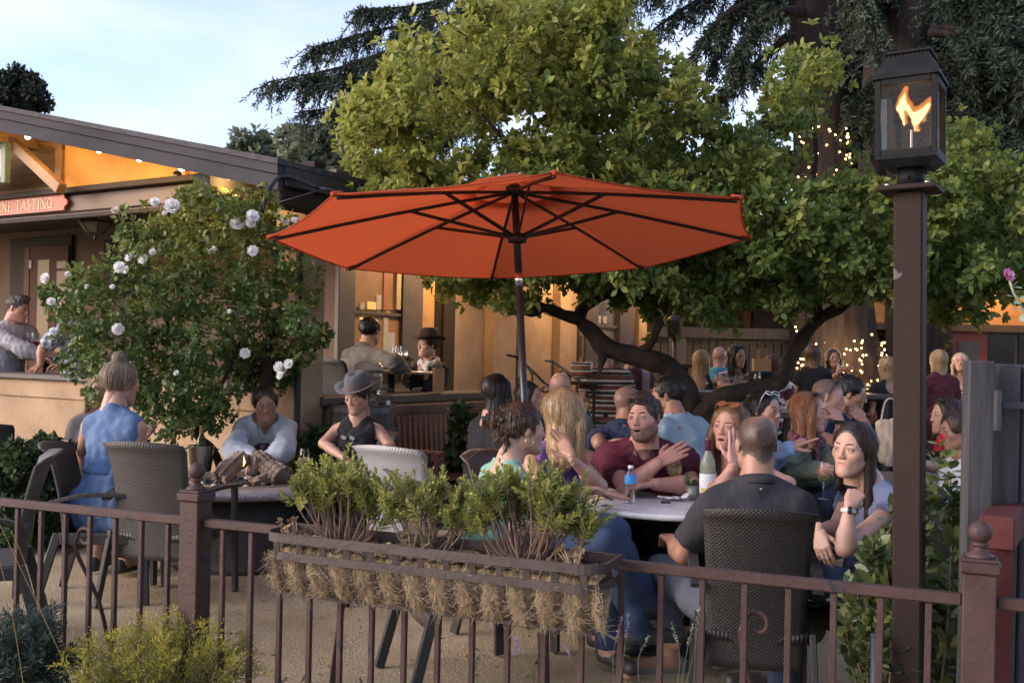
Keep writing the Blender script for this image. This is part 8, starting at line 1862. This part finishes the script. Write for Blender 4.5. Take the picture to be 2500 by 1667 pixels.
# barrel with dispenser
bp = at(880, 1000, 8.35); zB = at(880, 985, 8.35).z; br = thing('wine_barrel', 'dark wine barrel standing by the porch wall behind the hat woman', 'barrel', (bp.x+.02, 8.3, 0)); RB_ = px(74, 8.3)
M_STV = mat('barrel_stave', (.028, .025, .024), .5, ns=6, stretch=(5, 5, .6), var=.4)
for i in range(20):
    a0, a1 = 6.283*i/20+.008, 6.283*(i+1)/20-.008; V, F = [], []
    for j in range(7):
        t = j/6; rr = RB_*(1+.17*math.sin(math.pi*t)); z = zB*t
        for a in (a0, a1): V += [(rr*math.cos(a), rr*math.sin(a), z), ((rr-.02)*math.cos(a), (rr-.02)*math.sin(a), z)]
    for j in range(6): k = j*4; F += [(k, k+2, k+6, k+4), (k+1, k+5, k+7, k+3), (k, k+4, k+5, k+1), (k+2, k+3, k+7, k+6)]
    F += [(24, 26, 27, 25), (0, 1, 3, 2)]; mk('stave', (V, F), M_STV, br)
for t in (.04, .2, .8, .96): rr = RB_*(1+.17*math.sin(math.pi*t))+.003; mk('hoop', lathe([(rr, zB*t-.02), (rr+.004, zB*t-.02), (rr+.004, zB*t+.02), (rr, zB*t+.02)], n=40), mat('hoop', (.10, .10, .11), .4, .6), br)
mk('barrel_head', lathe([(.0, zB-.012), (RB_*.97, zB-.012)], n=32), M_STV, br)
dz = at(900, 990, 8.3); ds = thing('drink_dispenser', 'clear glass drink dispenser with tap and pale lid on the barrel', 'dispenser', (at(900, 950, 8.3).x, 8.3, zB-.008)); hD = at(900, 880, 8.3).z-zB; k = px(35, 8.3)
mk('stand', lathe([(k*.75, 0), (k*.7, .02), (k*.5, .04), (k*.55, hD*.22), (k*.7, hD*.24)], n=24), GLB, ds, True); mk('jar', lathe([(k*.72, hD*.24), (k*.86, hD*.28), (k, hD*.72), (k*.98, hD*.8), (k*.7, hD*.84)], n=32, cap=False), GLB, ds, True)
mk('water', lathe([(.0, hD*.26), (k*.8, hD*.29), (k*.93, hD*.66), (.0, hD*.66)], n=28), mat('cloudy_water', (.34, .29, .24), .3, alpha=.6), ds, True); mk('lid', lathe([(k*1.03, hD*.79), (k*1.03, hD*.84), (k*.95, hD*.94), (k*.6, hD), (.0, hD)], n=32), mat('lid_glass', (.36, .28, .20), .15, alpha=.8), ds, True)
mk('tap', join(tube([(k*.5, -k*.75, hD*.30), (k*.85, -k*1.2, hD*.30), (k*.9, -k*1.25, hD*.24)], .012, 8), ball((k*.85, -k*1.2, hD*.33), .014, 8, 6)), mat('chrome', (.75, .75, .76), .12, 1.), ds, True)
tg = thing('paper_tag', 'pale card on top of the barrel', 'card', (at(948, 985, 8.2).x, 8.2, zB)); mk('card', box((0, 0, .02), (.03, .004, .035), .2), mat('paper', (.42, .42, .40), .8), tg)
# porch table and what stands on it
pc = at(955, 904, 10.05); ptb = thing('porch_table', 'small round bright edged table between the couple on the porch', 'table', (pc.x, pc.y, .5)); h_ = pc.z-.5
mk('table_top', lathe([(.0, h_-.03), (.40, h_-.03), (.41, h_-.01), (.40, h_), (.0, h_)], n=36), mat('table_steel', (.35, .32, .29), .3, .5), ptb, True); mk('pedestal', lathe([(.22, 0), (.05, .05), (.035, h_-.03)], n=12), M_IRON, ptb, True)
for gi_, (u, y) in enumerate(((965, 9.95), (972, 10.05), (979, 9.9), (984, 10.1))): wine_glass(Vector((at(u, 900, y).x, y, pc.z+.001)), ['large wine glass nearest the man in grey on the porch table', 'second large wine glass from the man in grey on the porch table', 'large wine glass at the front of the porch table', 'large wine glass nearest the porch table herb pot'][gi_], .24, .15, group='wine glasses on the porch table')
pp_ = thing('herb_pot', 'small dark potted herb on the porch table', 'pot', Vector((at(996, 900, 9.95).x, 9.95, pc.z+.001))); mk('pot', lathe([(.035, 0), (.04, .08), (.0, .075)], n=14), mat('pot_dark', (.05, .05, .05), .5), pp_, True); V, Q, C, k = rosettes(np.array([(r.normal()*.03, r.normal()*.03, .10) for _ in range(14)]), np.array([(r.normal(), r.normal(), 1.) for _ in range(14)]), 6, .04, .014, r); mk('foliage', (V, Q), M_GEN, pp_, cols=C)
def paper_bag(label, cu, vb, vt, w, Y, m, hand=True, rz=0, name='paper_bag'):
    b0, t0 = at(cu, vb, Y), at(cu, vt, Y); h = t0.z-b0.z; W_ = px(w, Y); o = thing(name, label, 'paper bag', b0, rz); d = W_*.5
    V = [(sx*W_/2*k, sy*d/2*k, z) for z, k in ((0, 1.), (h*.5, .98), (h, 1.03)) for sx, sy in ((-1, -1), (1, -1), (1, 1), (-1, 1))]; F = [(3, 2, 1, 0)]+[(l*4+i, l*4+(i+1) % 4, l*4+4+(i+1) % 4, l*4+4+i) for l in (0, 1) for i in range(4)]
    mk('bag', (V, F), m, o)
    if hand:
        for sy in (-1, 1): mk('handle', tube([(-W_*.22, sy*d/2, h-.01), (-W_*.18, sy*d/2, h+W_*.55), (W_*.18, sy*d/2, h+W_*.55), (W_*.22, sy*d/2, h-.01)], .006, 5), m, o, True)
    return o
M_KR = mat('kraft_paper', (.34, .21, .11), .85, ns=6, var=.12); paper_bag('brown paper shopping bag with handles on the bar table', 1858, 945, 876, 42, 10.4, M_KR)
gb = paper_bag('narrow kraft wine gift bag on the porch wall cap', 1070, 957, 898, 26, 9.75, M_KR, True, R_(25), 'gift_bag'); bb = thing('black_handbag', 'black handbag leaning against the brown paper bag', 'handbag', at(1858, 945, 10.2)); mk('bag', box((0, 0, .08), (.26, .1, .16), .1, .03), BLK, bb, True)
wine_glass(at(1848, 952, 10.0), 'stemless wine glass before the auburn haired woman', .18, .2, WINER, group='wine glasses')
def soft_bag(name, label, cu, cv, w, h, Y, m, seed, strap=None):
    c = at(cu, cv, Y); W_, H_ = px(w, Y)/2, px(h, Y)/2; o = thing(name, label, 'bag', c); f = Field((-W_*1.3, -W_*.8, -H_*1.3), (W_*1.3, W_*.8, H_*1.3), max(.008, W_/16)); f.ell((0, 0, -H_*.15), (W_, W_*.55, H_*.9), 0); f.cap((-W_*.7, 0, H_*.55), (W_*.7, 0, H_*.55), W_*.25, W_*.25, W_*.3); f.warp(wob(seed, 14/W_*.3, W_*.06)); mk('bag', f.mesh(), m, o, True)
    if strap: mk('strap', tube(spline([(-W_*.6, 0, H_*.6), (-W_*.3, 0, H_*(1.2+strap)), (W_*.3, 0, H_*(1.2+strap)), (W_*.6, 0, H_*.6)], 6), W_*.06, 6), m, o, True)
    return o
CANV = C_('canvas', (.32, .26, .20)); SUE = C_('suede', (.10, .075, .055))
soft_bag('canvas_bag', 'cream canvas bag standing behind the dark haired woman by the lamp post', 2172, 1070, 75, 130, 5.7, CANV, 3, .2); soft_bag('striped_bag', 'rounded bag with black, white and rust stripes at the foot of the tree limb', 1418, 902, 52, 44, 10.0, patm('bag_stripes', 'stripe', (.03, .028, .03), (.50, .44, .38), (2, 2, 11), .55, (.22, .07, .03)), 4)
soft_bag('brown_handbag', 'brown suede handbag hanging beside the near dark chair', 1985, 1510, 70, 120, 4.5, SUE, 5, .6)
bs = thing('bag_stand', 'dark stand under the striped bag', 'stand', at(1420, 930, 10.0)); mk('top', box((0, .05, -.02), (.3, .3, .03), 0, .005), M_TRIM, bs)
for x in (-.12, .12):
    for y in (-.05, .15): mk('leg', box((x, y, -(at(1420, 930, 10.0).z)/2-.02), (.03, .03, at(1420, 930, 10.0).z-.04)), M_TRIM, bs)
bn = thing('notice_board', 'pale card standing behind the striped bag', 'card', at(1438, 900, 10.6)); mk('card', box((0, 0, 0), (px(18, 10.6), .02, px(36, 10.6))), mat('paper', (.42, .42, .40), .8), bn)
# jacket over the curly haired woman's chair
jk = thing('draped_jacket', 'dark olive jacket draped over the brown chair of the curly haired woman', 'jacket', at(1195, 1180, 4.66)); M_JK = C_('jacket_olive', (.055, .057, .05), bump=.5)
f = Field((-.12, -.22, -.42), (.14, .16, .12), .011); q0 = np.array(at(1195, 1180, 4.66))
def jl(u, v, Y): return np.array(at(u, v, Y))-q0
f.cap(jl(1222, 1172, 4.72), jl(1180, 1190, 4.6), .03, .034, .03); f.cap(jl(1180, 1190, 4.6), jl(1164, 1300, 4.56), .036, .03, .03, flat=((.3, 1, 0), .6)); f.cap(jl(1200, 1178, 4.6), jl(1190, 1330, 4.55), .04, .032, .03, flat=((.3, 1, 0), .6)); f.cap(jl(1225, 1175, 4.66), jl(1216, 1240, 4.6), .03, .03, .03)
f.warp(wob(3, 40, .009)); mk('cloth', f.mesh(), M_JK, jk, True)
# glasses for the men on the porch wall, and their table
pq = at(92, 872, 10.9); mt = thing('porch_side_table', 'dark porch table between the two men on the porch wall', 'table', (pq.x, 11.1, .5)); zz = pq.z-.5
mk('table_top', lathe([(.0, zz-.03), (.3, zz-.03), (.3, zz), (.0, zz)], n=28), M_TRIM, mt, True); mk('pedestal', lathe([(.2, 0), (.04, .05), (.035, zz-.03)], n=12), M_IRON, mt, True)
for gi_, (u, y) in enumerate(((72, 10.95), (80, 11.05), (86, 10.9))): wine_glass(Vector((at(u, 870, y).x, y, pq.z+.002)), ['wine glass nearest the man in the raglan shirt', 'middle wine glass between the two men on the porch wall', 'wine glass nearest the hand of the man in plaid'][gi_], .26, .3, WINER, group='wine glasses of the men on the porch')
# string of loose small things
wine_glass(at(2052, 918, 12.6), 'wine glass in the hand of the dark haired woman in the black dress', .2, .3, group='wine glasses')
